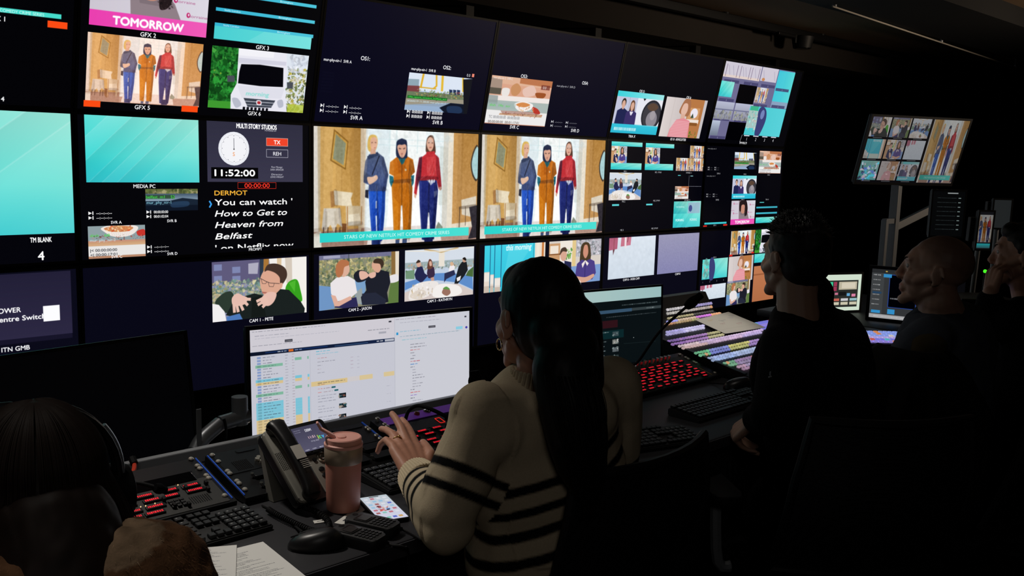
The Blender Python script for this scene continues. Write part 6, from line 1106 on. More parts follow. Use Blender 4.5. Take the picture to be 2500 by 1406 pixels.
def head_prims(m, c, Fm, s=1., fem=False):
    P = put(c, Fm); R4 = Fm.to_4x4(); e = lambda p, r, rot=None: ell(m, P(*[v*s for v in p]), [v*s for v in r], R4 if rot is None else R4 @ rot); k = lambda a, ra, b, rb: cap(m, P(*[v*s for v in a]), ra*s, P(*[v*s for v in b]), rb*s)
    e((0, -.014, .034), (.073, .094, .083)); e((0, .03, -.012), (.060, .058, .084)); e((0, .028, -.066), (.051, .056, .042)); e((0, .052, -.04), (.046, .038, .055)); e((-.036, .03, -.05), (.024, .042, .042)); e((.036, .03, -.05), (.024, .042, .042)); k((0, .03, -.09), .024, (0, -.01, -.11), .036); e((0, .045, .02), (.056, .048, .06))
    for x in (-1, 1):
        k((x*.054, .0, -.05), .017, (x*.02, .07, -.094), .017); e((x*.036, .060, -.026), (.025, .026, .026)); k((x*.058, .0, -.005), .018, (x*.05, .045, -.03), .018)
        k((x*.012, .088, .033), .0085, (x*.042, .074, .031), .009); k((x*.016, .083, .020), .006, (x*.043, .071, .019), .006); k((x*.018, .083, .000), .006, (x*.042, .071, .000), .006)
        e((x*.011, .1, -.031), (.008, .011, .0075))
        e((x*.0765, -.012, -.004), (.0065, .017, .031), Matrix.Rotation(x*R(-18), 4, 'Z') @ Matrix.Rotation(R(-12), 4, 'X')); k((x*.081, -.022, .02), .0055, (x*.085, -.032, -.004), .005); k((x*.074, -.006, -.032), .007, (x*.076, -.012, -.02), .007)
    k((-.018, .075, -.1), .0165, (.018, .075, -.1), .0165); e((0, .08, -.102), (.018, .016, .014))
    k((0, .088, .022), .008, (0, .104, -.02), .0105); e((0, .108, -.024), (.0095, .01, .0085)); e((0, .089, -.057), (.021, .009, .0058)); e((0, .087, -.069), (.018, .010, .0068)); e((0, .082, -.062), (.03, .014, .02))
    nr = .051 if fem else .057; k((0, -.018, -.06), nr, (0, -.04, -.175), nr*1.06)
    return P
def face_parts(c, Fm, parent, s=1., iris='3a2a20'):
    P = put(c, Fm); og = V3(parent.location)
    for x in (-1, 1):
        m = MB(); m.color('8a827c'); ell(m, P(x*.0305*s, .0735*s, .010*s)-og, [.0115*s]*3); m.color(iris); ell(m, P(x*.0305*s, .0825*s, .010*s)-og, [.0052*s, .0035*s, .0052*s], Fm.to_4x4()); m.build('eye', mat('eye', vcol=True, rough=.15, spec=.6), parent, 'all')
        m = MB(); m.tube([P(x*(.014+.034*q)*s, (.0935-.022*q*q)*s, (.028+.007*math.sin(q*PI*.8))*s)-og for q in np.linspace(0, 1, 6)], lambda q: .0034*(1-.6*q), 6); m.build('eyebrow', mat('brow_hair', '1c1410', .8, spec=.1), parent, 'all')
def skin_col(base, c, Fm, s=1., lips=(.75, .62, .6), scalp=None):
    b = np.array(col3(base)); Fi = np.array(Fm.inverted())
    def f(co):
        q = (co-V3(c)) @ Fi.T/s; out = np.tile(b, (len(co), 1)); lp = (np.abs(q[:, 2]+.063) < .0125) & (q[:, 1] > .085) & (np.abs(q[:, 0]) < .024); out[lp] = b*np.array([1.0, .62, .6])
        red = np.clip(1-np.linalg.norm((q-[0, .1, -.025])/[.05, .03, .03], axis=1), 0, 1)[:, None]; out = out*(1-red*np.array([0, .12, .12]))
        if scalp is not None:
            w = np.clip((q[:, 2]-.03-.55*np.clip(q[:, 1], -.2, .2)-.0)/.03, 0, 1)*scalp[1]; w *= (np.linalg.norm(q, axis=1) < .16); out = out*(1-w[:, None])+np.array(col3(scalp[0]))*w[:, None]
        return out
    return f
def hand_prims(m, wrist, fwd, nrm, thumb_side=1, curl=((.15, .2, .15),)*4, spread=.06, thumb=((.5, .35), (.2, .2)), s=1., tips=None):
    """palm, four jointed fingers (index first) and a thumb leaving the side of the palm; nrm = back of the hand"""
    X = V3(fwd)/np.linalg.norm(fwd); N_ = V3(nrm)-X*(V3(nrm) @ X); N_ /= np.linalg.norm(N_); Y = np.cross(N_, X)*-thumb_side*-1
    if thumb_side < 0: Y = -np.cross(N_, X)*-1*-1
    W = V3(wrist); Y = thumb_side*np.cross(X, N_)
    kn = [(.088, .028), (.092, .0095), (.087, -.009), (.079, -.0265)]; ln = [(.042, .026, .021), (.046, .029, .022), (.042, .027, .021), (.033, .021, .019)]; rr = (.0092, .0094, .0090, .0080); out = []
    for (kx, ky), r in zip(kn, rr): cap(m, W+Y*ky*.55*s+X*.008*s, .0155*s, W+X*(kx-.008)*s+Y*ky*s-N_*.001*s, r*1.28*s)
    cap(m, W+Y*.008*s+X*.03*s-N_*.006*s, .014*s, W+Y*-.01*s+X*.06*s-N_*.006*s, .014*s)
    for i in range(4):
        p = W+X*kn[i][0]*s+Y*kn[i][1]*s; a = 0; sp_ = (1.5-i)*spread; d0 = X*math.cos(sp_)+Y*math.sin(sp_); r = rr[i]*s; c_ = curl[i % len(curl)]
        for j in range(3):
            a += c_[j]; d = d0*math.cos(a)-N_*math.sin(a); e = p+d*ln[i][j]*s; cap(m, p, r, e, r*.9); p = e; r *= .9
        out.append(p)
    b = W+Y*.026*s+X*.022*s-N_*.006*s; (o1, d1), (o2, d2) = thumb; dd = X*math.cos(o1)+Y*math.sin(o1)-N_*d1; dd /= np.linalg.norm(dd); e = b+dd*.042*s; cap(m, W+Y*.012*s+X*.012*s-N_*.004*s, .0145*s, b, .0135*s); cap(m, b, .0128*s, e, .0108*s)
    dd = X*math.cos(o2)+Y*math.sin(o2)-N_*d2; dd /= np.linalg.norm(dd); f = e+dd*.03*s; cap(m, e, .0105*s, f, .0095*s); g = f+dd*.022*s; cap(m, f, .0095*s, g, .0078*s); out.append(g); return out
def nails(tips, parent): pass
def vnoise(co, sc, seed):
    g = np.random.default_rng(seed).normal(0, 1, (17, 17, 17)); q = (co*sc) % 16; i = q.astype(int); f = q-i; f = f*f*(3-2*f); o = 0
    for dx in (0, 1):
        for dy in (0, 1):
            for dz in (0, 1): o = o+g[i[:, 0]+dx, i[:, 1]+dy, i[:, 2]+dz]*np.where(dx, f[:, 0], 1-f[:, 0])*np.where(dy, f[:, 1], 1-f[:, 1])*np.where(dz, f[:, 2], 1-f[:, 2])
    return o
def segdist(co, a, b):
    d = V3(b)-V3(a); t = np.clip(((co-V3(a)) @ d)/(d @ d), 0, 1); return np.linalg.norm(co-V3(a)-t[:, None]*d, axis=1), t*np.linalg.norm(d)
M_HAIR = mat('dark_hair', '0c0908', .55, spec=.22, var=.3, scale=60); M_HAIRB = mat('brown_hair', '1c120d', .6, spec=.18, var=.3, scale=60)
M_KNIT = mat('striped_knit', vcol=True, rough=.92, spec=.1, var=.14, scale=300, bump=.3, bscale=800)
M_BCLOTH = mat('black_cloth', '0a0a0c', .9, spec=.08, var=.2, scale=40, bump=.3, bscale=300); M_TEE = mat('charcoal_shirt', '3a3d45', .9, spec=.08, var=.15, scale=30, bump=.3, bscale=300)
# ---- the woman in the striped jumper
A0 = deep(1330, 1400, 1.80); A0[2] = 0
wo = thing('person', 'seated woman with a long dark ponytail and striped beige jumper, seen from behind', 'person', tuple(A0))
hc = deep(1312, 778, 1.87); HF = frame(.27, -.02); ph_ = .10; bx = V3((math.cos(ph_), -math.sin(ph_), 0)); bf = V3((math.sin(ph_), math.cos(ph_), 0)); UP = V3((0, 0, 1))
SL = deep(1176, 1020, 1.81); SR = SL+bx*.345+UP*.005; ch = (SL+SR)/2-UP*.04+bf*.01; nb = (SL+SR)/2-bx*.034+UP*.055-bf*.008; wa = ch-UP*.24-bf*.015; hp = wa-UP*.2-bf*.01
EL = deep(1092, 1245, 1.765); WL = deep(1018, 1164, 1.97); ER = SR+bx*.07-UP*.24+bf*.06; WR = ER+bf*.2-bx*.02+UP*.03
m = MB(); head_prims(m, hc, HF, .99, True); cap(m, hc+[0, -.02, -.09], .05, nb-UP*.03, .062); ell(m, ch-UP*.01, (.155, .095, .13), frame(ph_).to_4x4()); cap(m, ch-UP*.1, .115, wa, .105); cap(m, wa, .11, hp, .14); cap(m, nb-UP*.05, .06, SL, .05); cap(m, nb-UP*.05, .06, SR, .05)
cap(m, SL, .045, EL, .037); cap(m, EL, .036, WL, .024); cap(m, SR, .045, ER, .037); cap(m, ER, .036, WR, .024)
for s_ in (-1, 1): kn_ = hp+bf*.42+bx*s_*.11; cap(m, hp+bx*s_*.09, .085, kn_, .06); cap(m, kn_, .055, kn_-UP*.40, .04); cap(m, kn_-UP*.42+bf*-.02, .035, kn_-UP*.42+bf*.16, .03)
hd = V3((.27, .82, .44)); hd /= np.linalg.norm(hd)
tips = hand_prims(m, WL, hd, (.10, -.50, .85), 1, ((.02, .14, .12), (.0, .12, .12), (.22, .25, .2), (.35, .8, .6)), .015, ((.5, -.42), (.15, .3)), 1.12)
hand_prims(m, WR, bf+UP*-.1, (0, 0, 1), -1, ((.3, .4, .3),), .05)
blob('body', m, .0036, 5, M_SKIN, wo, skin_col('b5826c', hc, HF, .99))
face_parts(hc, HF, wo, .99)
# jumper
STR, CRM = np.array(col3('0a0a0b')), np.array(col3('b8a88e'))
m = MB(); ell(m, SL-UP*.02+bx*.02, (.075, .08, .08)); ell(m, ch-UP*.02, (.195, .118, .16), frame(ph_).to_4x4()); cap(m, ch-UP*.10, .128, wa, .13); cap(m, wa, .13, wa-UP*.10, .13); cap(m, wa-UP*.08, .13, hp+UP*.03+bf*.02, .14); ell(m, hp+UP*.06+bf*.03, (.18, .14, .12), frame(ph_).to_4x4()); ell(m, (ch+wa)/2, (.19, .125, .2), frame(ph_).to_4x4()); ell(m, wa-UP*.02-bf*.0, (.19, .14, .16), frame(ph_).to_4x4()); ell(m, ch+UP*.02-bf*.03, (.15, .10, .10), frame(ph_).to_4x4())
cap(m, nb-UP*.07, .076, SL+UP*.0, .068); cap(m, nb-UP*.07, .076, SR, .070); cap(m, SL, .066, SL*.45+EL*.55, .060); cap(m, SL*.45+EL*.55, .063, EL, .056); cap(m, EL, .056, EL*.45+WL*.55, .050); cap(m, EL*.45+WL*.55, .050, WL-(WL-EL)*.14, .040); cap(m, SR, .076, ER, .068); cap(m, ER, .067, WR-(WR-ER)*.15, .05)
cap(m, EL-UP*.03, .055, EL+(WL-EL)*.4-UP*.025, .05)
UL = np.linalg.norm(EL-SL); FL = np.linalg.norm(WL-EL)
def knit(co):
    dl, tl = segdist(co, SL, EL); d2, t2 = segdist(co, EL, WL-(WL-EL)*.1); dr, tr = segdist(co, SR, ER); dt, _ = segdist(co, nb-UP*.02, wa-UP*.1)
    rel = co-ch; tor = np.abs(rel @ bx) < .145-.02*(rel @ UP < -.1)
    arm = np.minimum(np.minimum(dl, d2), dr); isarm = (arm < .095) & ~((np.abs(rel @ bx) < .125)) & (np.minimum(dl, d2) < .13)
    s_ = np.where(d2 < dl, UL+t2, tl); n_ = vnoise(co, 12, 3)*.0012
    band = lambda v, starts, w: np.max([np.clip((w/2-np.abs(v-a-w/2))/.004+.5, 0, 1) for a in starts], axis=0)
    z = rel @ UP+n_-.30*(rel @ bx)
    st = np.where(isarm, band(s_+n_, (UL*.52, UL*.74, UL+.045, UL+.09, UL+.13), .018), band(-z, (.045, .092, .139, .186, .233, .28), .019)); isr = (dr < .1) & (rel @ bx > .13); st = np.where(isr, band(tr+n_, (.15, .21, .27), .02), st)
    c = CRM+(STR-CRM)*st[:, None]; rib = (s_ > UL+FL*.72) & isarm; return np.where((rib & (np.sin(vnoise(co, 1, 1)*0+np.arctan2((co-WL) @ bx, (co-WL) @ UP)*46) > .35))[:, None], c*.72, c)
sw = blob('jumper', m, .0038, 30, M_KNIT, wo, knit, lambda co: vnoise(co, 9, 4)*.004+vnoise(co, 22, 5)*.0022)
m = MB(); m.color('b8a88e')
og = V3(wo.location); ax_ = V3((-.0, .03, 1)); nt_ = hc+V3((-.004, -.03, -.135))
for k in range(40):
    a = 2*PI*k/40; d = V3((math.cos(a), math.sin(a), 0)); p0 = nb-UP*.005+d*.068; p1 = nt_*.5+nb*.5+UP*.03+d*.061; cap(m, p0-UP*.02-og, .0048, p1-og, .0048, 8)
ell(m, nb-UP*.005-og, (.071, .071, .035)); m.build('collar', M_KNIT, sw, True)
cf0 = WL-(WL-EL)*.30; cf1 = WL+(WL-EL)*.01; dz = Vector(cf1-cf0).to_track_quat('Z', 'Y'); m = MB(); m.color('c2b296')
for k in range(44):
    a = 2*PI*k/44; u_ = V3(dz @ Vector((math.cos(a), math.sin(a), 0))); cap(m, cf0+u_*.045-og, .0040, cf1+u_*.038-og, .0036, 8)
m.build('ribbed_cuff', M_KNIT, sw, True)
# hair
P = put(hc, HF); R4 = HF.to_4x4(); m = MB(); ell(m, P(0, -.018, .034), (.080, .099, .0935), R4); ell(m, P(0, -.05, .0), (.076, .07, .085), R4); ell(m, P(0, .03, .075), (.062, .05, .04), R4); cap(m, P(-.02, -.10, -.01), .05, P(.025, -.11, -.07), .046)
tail = [P(.01, -.11, -.04), deep(1372, 900, 1.755), deep(1390, 980, 1.75), deep(1402, 1060, 1.75), deep(1414, 1130, 1.76), deep(1428, 1190, 1.77)]; rad = [.055, .058, .060, .055, .046, .03]
for i in range(5): cap(m, tail[i], rad[i], tail[i+1], rad[i+1])
cap(m, P(.05, -.07, .0), .05, deep(1420, 930, 1.80), .045)
def strand(co): return vnoise(np.c_[co[:, 0]*9, co[:, 1]*9, co[:, 2]*.8], 14, 8)*.0005
hr = blob('hair', m, .0045, 26, M_HAIR, wo, None, strand)
rs = random.Random(2)
for k in range(70):
    a = rs.uniform(-1.3, 1.3); off = [V3((rs.gauss(0, .002), rs.gauss(0, .002), 0))+bx*math.sin(a)*r_*1.08-bf*math.cos(a)*r_*1.08 for r_ in rad]
    if k == 0: m = MB()
    m.tube([t_+o_-og for t_, o_ in list(zip(tail, off))[1:]]+[tail[-1]+off[-1]*.8-UP*.05-og], .0009, 5, 4)
m.build('loose_strands', M_HAIR, hr, 'all'); m = MB()
for k in range(0):
    th = -.75+1.5*k/25; pts = [P(.083*math.sin(th)*math.cos(q)-.0, -.018+.1*math.sin(q)*-1*.0+.06-q*.1, .036+.096*math.cos(th)*math.sin(.5+q*1.05)) for q in np.linspace(0, 1.35, 9)]
    m.tube([p_-og for p_ in pts], .0012, 5)
m.bm.free()
er = P(-.086, -.002, -.046)-og; m = MB(); m.tube([er+V3(HF @ Vector((0, .011*math.sin(a), -.011*math.cos(a)))) for a in np.linspace(0, 2*PI, 22)], .0014, 8); m.build('earring', mat('gold', 'd8b070', .25, metal=1.), wo, 'all')
Yh = np.cross(hd, V3((.10, -.50, .85))); Yh /= np.linalg.norm(Yh); Nn = np.cross(Yh, hd); rc = WL+hd*.087*1.12-Yh*.0095+(hd*math.cos(.22)-Nn*math.sin(.22))*.018; qz = Vector(hd).to_track_quat('Z', 'Y'); m = MB(); m.tube([rc-og+V3(qz @ Vector((.0107*math.cos(a), .0107*math.sin(a), 0))) for a in np.linspace(0, 2*PI, 20)], .0014, 8); ell(m, rc+Nn*.0118-og, (.0032, .0032, .0026)); m.build('finger_ring', MATS['gold'], wo, 'all')
m = MB()
for s_ in (-1, 1): kn_ = hp+bf*.42+bx*s_*.11; cap(m, hp+bx*s_*.09, .10, kn_, .075); cap(m, kn_, .07, kn_-UP*.36, .055)
cap(m, wa-UP*.12, .125, hp, .155); blob('trousers', m, .01, 5, M_BCLOTH, wo)
# ---- the man in black
B0 = deep(1985, 1200, 2.62); B0[2] = 0; mb_ = thing('person', 'man in black with short spiky hair sitting before the vision mixer', 'person', tuple(B0))
hc = deep(1938, 632, 2.62); HF = frame(.36, .0); f_ = .62; bx = V3((math.cos(f_), -math.sin(f_), 0)); bf = V3((math.sin(f_), math.cos(f_), 0)); nb = deep(1955, 745, 2.64); ch = deep(1985, 900, 2.66); SL, SR = deep(1925, 846, 2.54), deep(2052, 832, 2.78); wa = deep(2010, 1120, 2.66); hp = wa-UP*.2
EL = deep(1893, 1010, 2.46); WL = deep(1846, 1022, 2.585); ER = SR-UP*.27+bx*.02+bf*.05; WR = ER+bf*.24
m = MB(); head_prims(m, hc, HF, .98); cap(m, hc+[0, -.02, -.09], .056, nb-UP*.04, .07); ell(m, ch, (.17, .11, .17), frame(f_).to_4x4()); cap(m, ch-UP*.1, .13, wa, .125); cap(m, wa, .125, hp, .15); cap(m, nb-UP*.05, .065, SL, .055); cap(m, nb-UP*.05, .065, SR, .055); cap(m, SL, .05, EL, .042); cap(m, EL, .04, WL, .028); cap(m, SR, .05, ER, .042); cap(m, ER, .04, WR, .028)
for s_ in (-1, 1): kn_ = hp+bf*.45+bx*s_*.13; cap(m, hp+bx*s_*.1, .09, kn_, .065); cap(m, kn_, .06, kn_-UP*.42, .045); cap(m, kn_-UP*.43, .04, kn_-UP*.43+bf*.18, .035)
hdir = deep(1800, 1045, 2.63)-WL; hdir = hdir/np.linalg.norm(hdir); hand_prims(m, WL, hdir+UP*-.15, UP*.75-bf*.1-bx*.55, 1, ((1.25, .45, .2), (1.3, .4, .2), (1.35, .45, .25), (1.4, .5, .3)), .03, ((.9, 1.1), (.5, 1.3)), 1.02); hand_prims(m, WR, bf, UP, -1, ((.3, .4, .3),), .05)
blob('body', m, .004, 4, M_SKIN, mb_, skin_col('ac8672', hc, HF, .98)); face_parts(hc, HF, mb_, .98)
m = MB(); ell(m, ch+UP*.0, (.185, .13, .18), frame(f_).to_4x4()); cap(m, ch-UP*.1, .15, wa, .165); cap(m, wa, .165, hp+UP*.05, .17); ell(m, deep(2035, 885, 2.64), (.11, .11, .15)); cap(m, deep(1965, 752, 2.65), .074, deep(1980, 716, 2.67), .062); cap(m, nb-UP*.06, .088, SL, .072); cap(m, nb-UP*.06, .088, SR, .074); cap(m, nb-UP*.03, .075, nb+UP*.012-bf*.012, .064); cap(m, SL, .074, EL, .066); cap(m, EL, .064, WL-(WL-EL)*.12, .043); cap(m, SR, .074, ER, .065); cap(m, ER, .06, WR, .045)
sh = blob('shirt', m, .007, 6, M_BCLOTH, mb_, None, lambda co: vnoise(co, 8, 14)*.005)
bd = deep(1880, 920, 2.44)-V3(mb_.location); MB().color('8a8a90').cyl(bd, bd+V3((.0, 0, .001)), .001).box(bd, (.012, .004, .003)).box(bd+V3((0, 0, .009)), (.003, .003, .01)).build('sleeve_badge', M_VC, sh)
P = put(hc, HF); R4 = HF.to_4x4(); m = MB(); ell(m, P(0, -.022, .045), (.0785, .097, .086), R4); ell(m, P(0, -.05, -.005), (.073, .062, .07), R4); ell(m, P(0, .035, .088), (.055, .045, .032), R4); hr = blob('hair', m, .0045, 14, M_HAIR, mb_, None, lambda co: vnoise(co, 60, 9)*.0012); og = V3(mb_.location); m = MB(); rs = random.Random(4)
for k in range(900):
    th = rs.uniform(-1.3, 1.3); q = rs.uniform(-.9, 1.7); d = V3((math.sin(th)*math.cos(q*.6), math.sin(q)*.9-.25, max(.1, math.cos(th)*math.cos(q*.55)))); d /= np.linalg.norm(d); p0 = P(0+d[0]*.072, -.02+d[1]*.09, .05+d[2]*.08); dd = V3(HF @ Vector(d+V3((rs.gauss(0, .3), .35+rs.gauss(0, .2), rs.gauss(0, .2))))); L_ = rs.uniform(.008, .017); m.tube([p0-og, p0+dd*L_*.6-og, p0+dd*L_-og], lambda t_: .0016*(1-t_*.8), 5)
m.build('spiky_strands', M_HAIR, hr, 'all')
m = MB()
for s_ in (-1, 1): kn_ = hp+bf*.45+bx*s_*.13; cap(m, hp+bx*s_*.1, .105, kn_, .08); cap(m, kn_, .075, kn_-UP*.38, .06)
cap(m, wa-UP*.12, .15, hp, .17); blob('trousers', m, .011, 5, M_BCLOTH, mb_)
# ---- the bald man
C0 = deep(2290, 1000, 2.95); C0[2] = 0; mc = thing('person', 'man with a shaved head and dark t-shirt, seen in profile before the touch screens', 'person', tuple(C0))
hc = deep(2284, 664, 2.93); HF = frame(-.30, .10); f_ = .1; bx = V3((math.cos(f_), -math.sin(f_), 0)); bf = V3((math.sin(f_), math.cos(f_), 0)); nb = deep(2310, 770, 2.97); ch = deep(2305, 860, 3.0); SL, SR = deep(2262, 835, 2.86), deep(2368, 812, 3.12); wa = ch-UP*.27; hp = wa-UP*.18; EL = deep(2190, 900, 2.9); WL = deep(2120, 890, 3.0); ER = SR-UP*.25+bf*.1; WR = ER+bf*.24
m = MB(); head_prims(m, hc, HF, 1.0); cap(m, hc+[0, -.02, -.09], .06, nb-UP*.03, .075); ell(m, ch, (.17, .11, .16), frame(f_).to_4x4()); cap(m, ch-UP*.1, .13, wa, .125); cap(m, wa, .125, hp, .15); cap(m, nb-UP*.05, .065, SL, .055); cap(m, nb-UP*.05, .065, SR, .055); cap(m, SL, .05, EL, .042); cap(m, EL, .04, WL, .028); cap(m, SR, .05, ER, .042); cap(m, ER, .04, WR, .028)
for s_ in (-1, 1): kn_ = hp+bf*.4+bx*s_*.13; cap(m, hp+bx*s_*.1, .09, kn_, .065); cap(m, kn_, .06, kn_-UP*.36, .045)
hand_prims(m, WL, WL-EL+UP*.0, UP, 1, ((.3, .4, .3),), .05); hand_prims(m, WR, bf, UP, -1, ((.3, .4, .3),), .05)
blob('body', m, .004, 3, M_SKIN, mc, skin_col('a07a68', hc, HF, 1., scalp=('4a3026', .55))); face_parts(hc, HF, mc, 1.)
m = MB(); ell(m, ch, (.195, .14, .18), frame(f_).to_4x4()); cap(m, ch-UP*.1, .155, wa, .16); cap(m, wa, .16, hp+UP*.05, .16); cap(m, nb-UP*.06, .082, SL, .07); cap(m, nb-UP*.06, .082, SR, .072); cap(m, SL, .072, EL, .058); cap(m, EL, .056, EL*.5+WL*.5, .048); cap(m, SR, .072, ER, .06); blob('t_shirt', m, .007, 5, M_TEE, mc, None, lambda co: vnoise(co, 9, 24)*.004+vnoise(co, 26, 25)*.002)
m = MB()
for s_ in (-1, 1): kn_ = hp+bf*.4+bx*s_*.13; cap(m, hp+bx*s_*.1, .105, kn_, .08); cap(m, kn_, .075, kn_-UP*.34, .06)
cap(m, wa-UP*.1, .14, hp, .165); blob('trousers', m, .012, 5, M_BCLOTH, mc)
# ---- the man at the right edge
D0 = deep(2510, 900, 3.35); D0[2] = 0; md = thing('person', 'dark-haired man at the right edge resting his mouth on his hand', 'person', tuple(D0))
hc = deep(2500, 624, 3.35); HF = frame(-.22, .0); f_ = -.1; bx = V3((math.cos(f_), -math.sin(f_), 0)); bf = V3((math.sin(f_), math.cos(f_), 0)); nb = deep(2530, 720, 3.4); ch = deep(2530, 820, 3.42); SL, SR = deep(2480, 780, 3.28), deep(2600, 780, 3.5); wa = ch-UP*.27; hp = wa-UP*.18; EL = deep(2412, 800, 3.35); WL = deep(2418, 716, 3.30); ER = SR-UP*.25+bf*.1; WR = ER+bf*.24
m = MB(); head_prims(m, hc, HF, 1.0); cap(m, hc+[0, -.02, -.09], .06, nb-UP*.03, .075); ell(m, ch, (.17, .11, .16), frame(f_).to_4x4()); cap(m, ch-UP*.1, .13, wa, .125); cap(m, wa, .125, hp, .15); cap(m, nb-UP*.05, .065, SL, .055); cap(m, nb-UP*.05, .065, SR, .055); cap(m, SL, .05, EL, .042); cap(m, EL, .04, WL, .028); cap(m, SR, .05, ER, .042); cap(m, ER, .04, WR, .028)
for s_ in (-1, 1): kn_ = hp+bf*.4+bx*s_*.13; cap(m, hp+bx*s_*.1, .09, kn_, .065); cap(m, kn_, .06, kn_-UP*.36, .045)
ht = deep(2430, 660, 3.32)-WL; hand_prims(m, WL, ht, V3(-cr)*.9-cf*.3, -1, ((.7, 1.2, .6), (.75, 1.2, .6), (.8, 1.2, .6), (.9, 1.2, .6)), .03, ((.5, .5), (.2, .4)), 1.); hand_prims(m, WR, bf, UP, -1, ((.3, .4, .3),), .05)
blob('body', m, .0045, 3, M_SKIN, md, skin_col('a87c66', hc, HF, 1.)); face_parts(hc, HF, md, 1.)
m = MB(); ell(m, ch, (.195, .14, .18), frame(f_).to_4x4()); cap(m, ch-UP*.1, .155, wa, .16); cap(m, wa, .16, hp+UP*.05, .16); cap(m, nb-UP*.06, .082, SL, .07); cap(m, nb-UP*.06, .082, SR, .072); cap(m, SL, .072, EL, .06); cap(m, EL, .06, WL-(WL-EL)*.2, .045); cap(m, SR, .072, ER, .06); blob('pullover', m, .008, 5, M_BCLOTH, md)
P = put(hc, HF); R4 = HF.to_4x4(); m = MB(); ell(m, P(0, -.025, .045), (.079, .098, .087), R4); ell(m, P(0, -.055, -.005), (.073, .06, .07), R4); ell(m, P(0, .04, .085), (.055, .042, .032), R4); blob('hair', m, .005, 3, M_HAIR, md, None, lambda co: vnoise(co, 40, 9)*.003)
m = MB()
for s_ in (-1, 1): kn_ = hp+bf*.4+bx*s_*.13; cap(m, hp+bx*s_*.1, .105, kn_, .08); cap(m, kn_, .075, kn_-UP*.34, .06)
cap(m, wa-UP*.1, .14, hp, .165); blob('trousers', m, .012, 5, M_BCLOTH, md)
# ---- the headset wearer in front
E0 = deep(120, 1500, 1.22); E0[2] = 0; me_ = thing('person', 'person with long brown hair, headset and brown fur coat, seen from behind', 'person', tuple(E0))
hc = deep(78, 1205, 1.24); HF = frame(.05, .0); f_ = .2; bx = V3((math.cos(f_), -math.sin(f_), 0)); bf = V3((math.sin(f_), math.cos(f_), 0)); nb = hc+V3((.02, -.04, -.15)); SR = deep(338, 1440, 1.20); SL = SR-bx*.38-UP*.06; ch = (SL+SR)/2-UP*.06; wa = ch-UP*.24; hp = wa-UP*.16; EL, ER = SL-UP*.22+bf*.1-bx*.04, SR-UP*.20+bf*.14+bx*.03; WL, WR = EL+bf*.22, ER+bf*.10-bx*.16+UP*.04
m = MB(); head_prims(m, hc, HF, 1., True); cap(m, hc+[0, -.02, -.09], .05, nb-UP*.03, .06); ell(m, ch, (.16, .1, .15), frame(f_).to_4x4()); cap(m, ch-UP*.1, .12, wa, .11); cap(m, wa, .12, hp, .14); cap(m, nb-UP*.05, .06, SL, .05); cap(m, nb-UP*.05, .06, SR, .05); cap(m, SL, .045, EL, .037); cap(m, EL, .036, WL, .024); cap(m, SR, .045, ER, .037); cap(m, ER, .036, WR, .024)
hand_prims(m, WR, -bx+bf*.3, UP, -1, ((.3, .4, .3),), .05); hand_prims(m, WL, bf, UP, 1, ((.3, .4, .3),), .05)
for s_ in (-1, 1): kn_ = hp+bf*.38+bx*s_*.12; cap(m, hp+bx*s_*.09, .085, kn_, .06); cap(m, kn_, .055, kn_-UP*.36, .04)
blob('body', m, .004, 4, M_SKIN, me_, skin_col('a8765f', hc, HF, 1.)); face_parts(hc, HF, me_)
P = put(hc, HF); R4 = HF.to_4x4(); m = MB(); ell(m, P(0, -.02, .035), (.085, .104, .095), R4); ell(m, P(0, -.06, -.03), (.082, .07, .11), R4)
hl = [P(.0, -.085, -.03), P(-.01, -.14, -.12), P(-.02, -.20, -.22), P(-.03, -.24, -.34)]
for i in range(3): cap(m, hl[i], (.085, .1, .12)[i], hl[i+1], (.1, .12, .13)[i])
for x in (-1, 1): cap(m, P(x*.06, -.02, -.02), .04, P(x*.09, -.03, -.16), .05); cap(m, P(x*.09, -.03, -.16), .05, P(x*.09, -.05, -.28), .05)
hr = blob('hair', m, .005, 20, M_HAIRB, me_, None, lambda co: vnoise(np.c_[co[:, 0]*9, co[:, 1]*9, co[:, 2]*1.1], 8, 18)*.0012); og = V3(me_.location); m = MB(); rs = random.Random(6)
for k in range(420):
    th = rs.uniform(-2.2, 2.2); r0 = 1.02; pts = [P(.084*math.sin(th)*math.sin(q)*r0, -.03-.095*math.cos(th)*math.sin(q)*r0, .035+.098*math.cos(q)*r0) for q in np.linspace(.02, 1.6, 6)]; e_ = pts[-1]; pts += [e_+V3((rs.gauss(0, .004)+.025*math.sin(th), -.02, -.09)), e_+V3((rs.gauss(0, .006)+.03*math.sin(th), -.04, -.22)), e_+V3((rs.gauss(0, .008)+.03*math.sin(th), -.045, -.36))]; m.tube([p_-og for p_ in pts], .0008, 4, 2)
for k in range(260):
    a = rs.uniform(-1.5, 1.5); rr_ = (.086, .1, .122, .132); pts = [p_+V3((math.sin(a)*r_*1.0, -math.cos(a)*r_*1.0, 0)) for p_, r_ in zip(hl, rr_)]; m.tube([p_-og for p_ in pts]+[pts[-1]-UP*.1-og], .0011, 4, 4)
m.build('loose_strands', M_HAIRB, hr, 'all')
M_FUR = mat('fur_brown', vcol=True, rough=.95, spec=.08, var=.35, scale=90, bump=.6, bscale=300)
m = MB(); ell(m, ch+UP*.0, (.2, .15, .18), frame(f_).to_4x4()); cap(m, ch-UP*.1, .17, wa, .175); cap(m, wa, .175, hp, .18); cap(m, nb-UP*.07, .09, SL, .085); cap(m, nb-UP*.07, .09, SR, .09); cap(m, SR, .095, ER, .085); cap(m, ER, .08, WR-(WR-ER)*.2, .065); cap(m, SL, .095, EL, .085); cap(m, EL, .08, WL, .06); cap(m, nb-UP*.06, .09, deep(282, 1372, 1.2), .05)
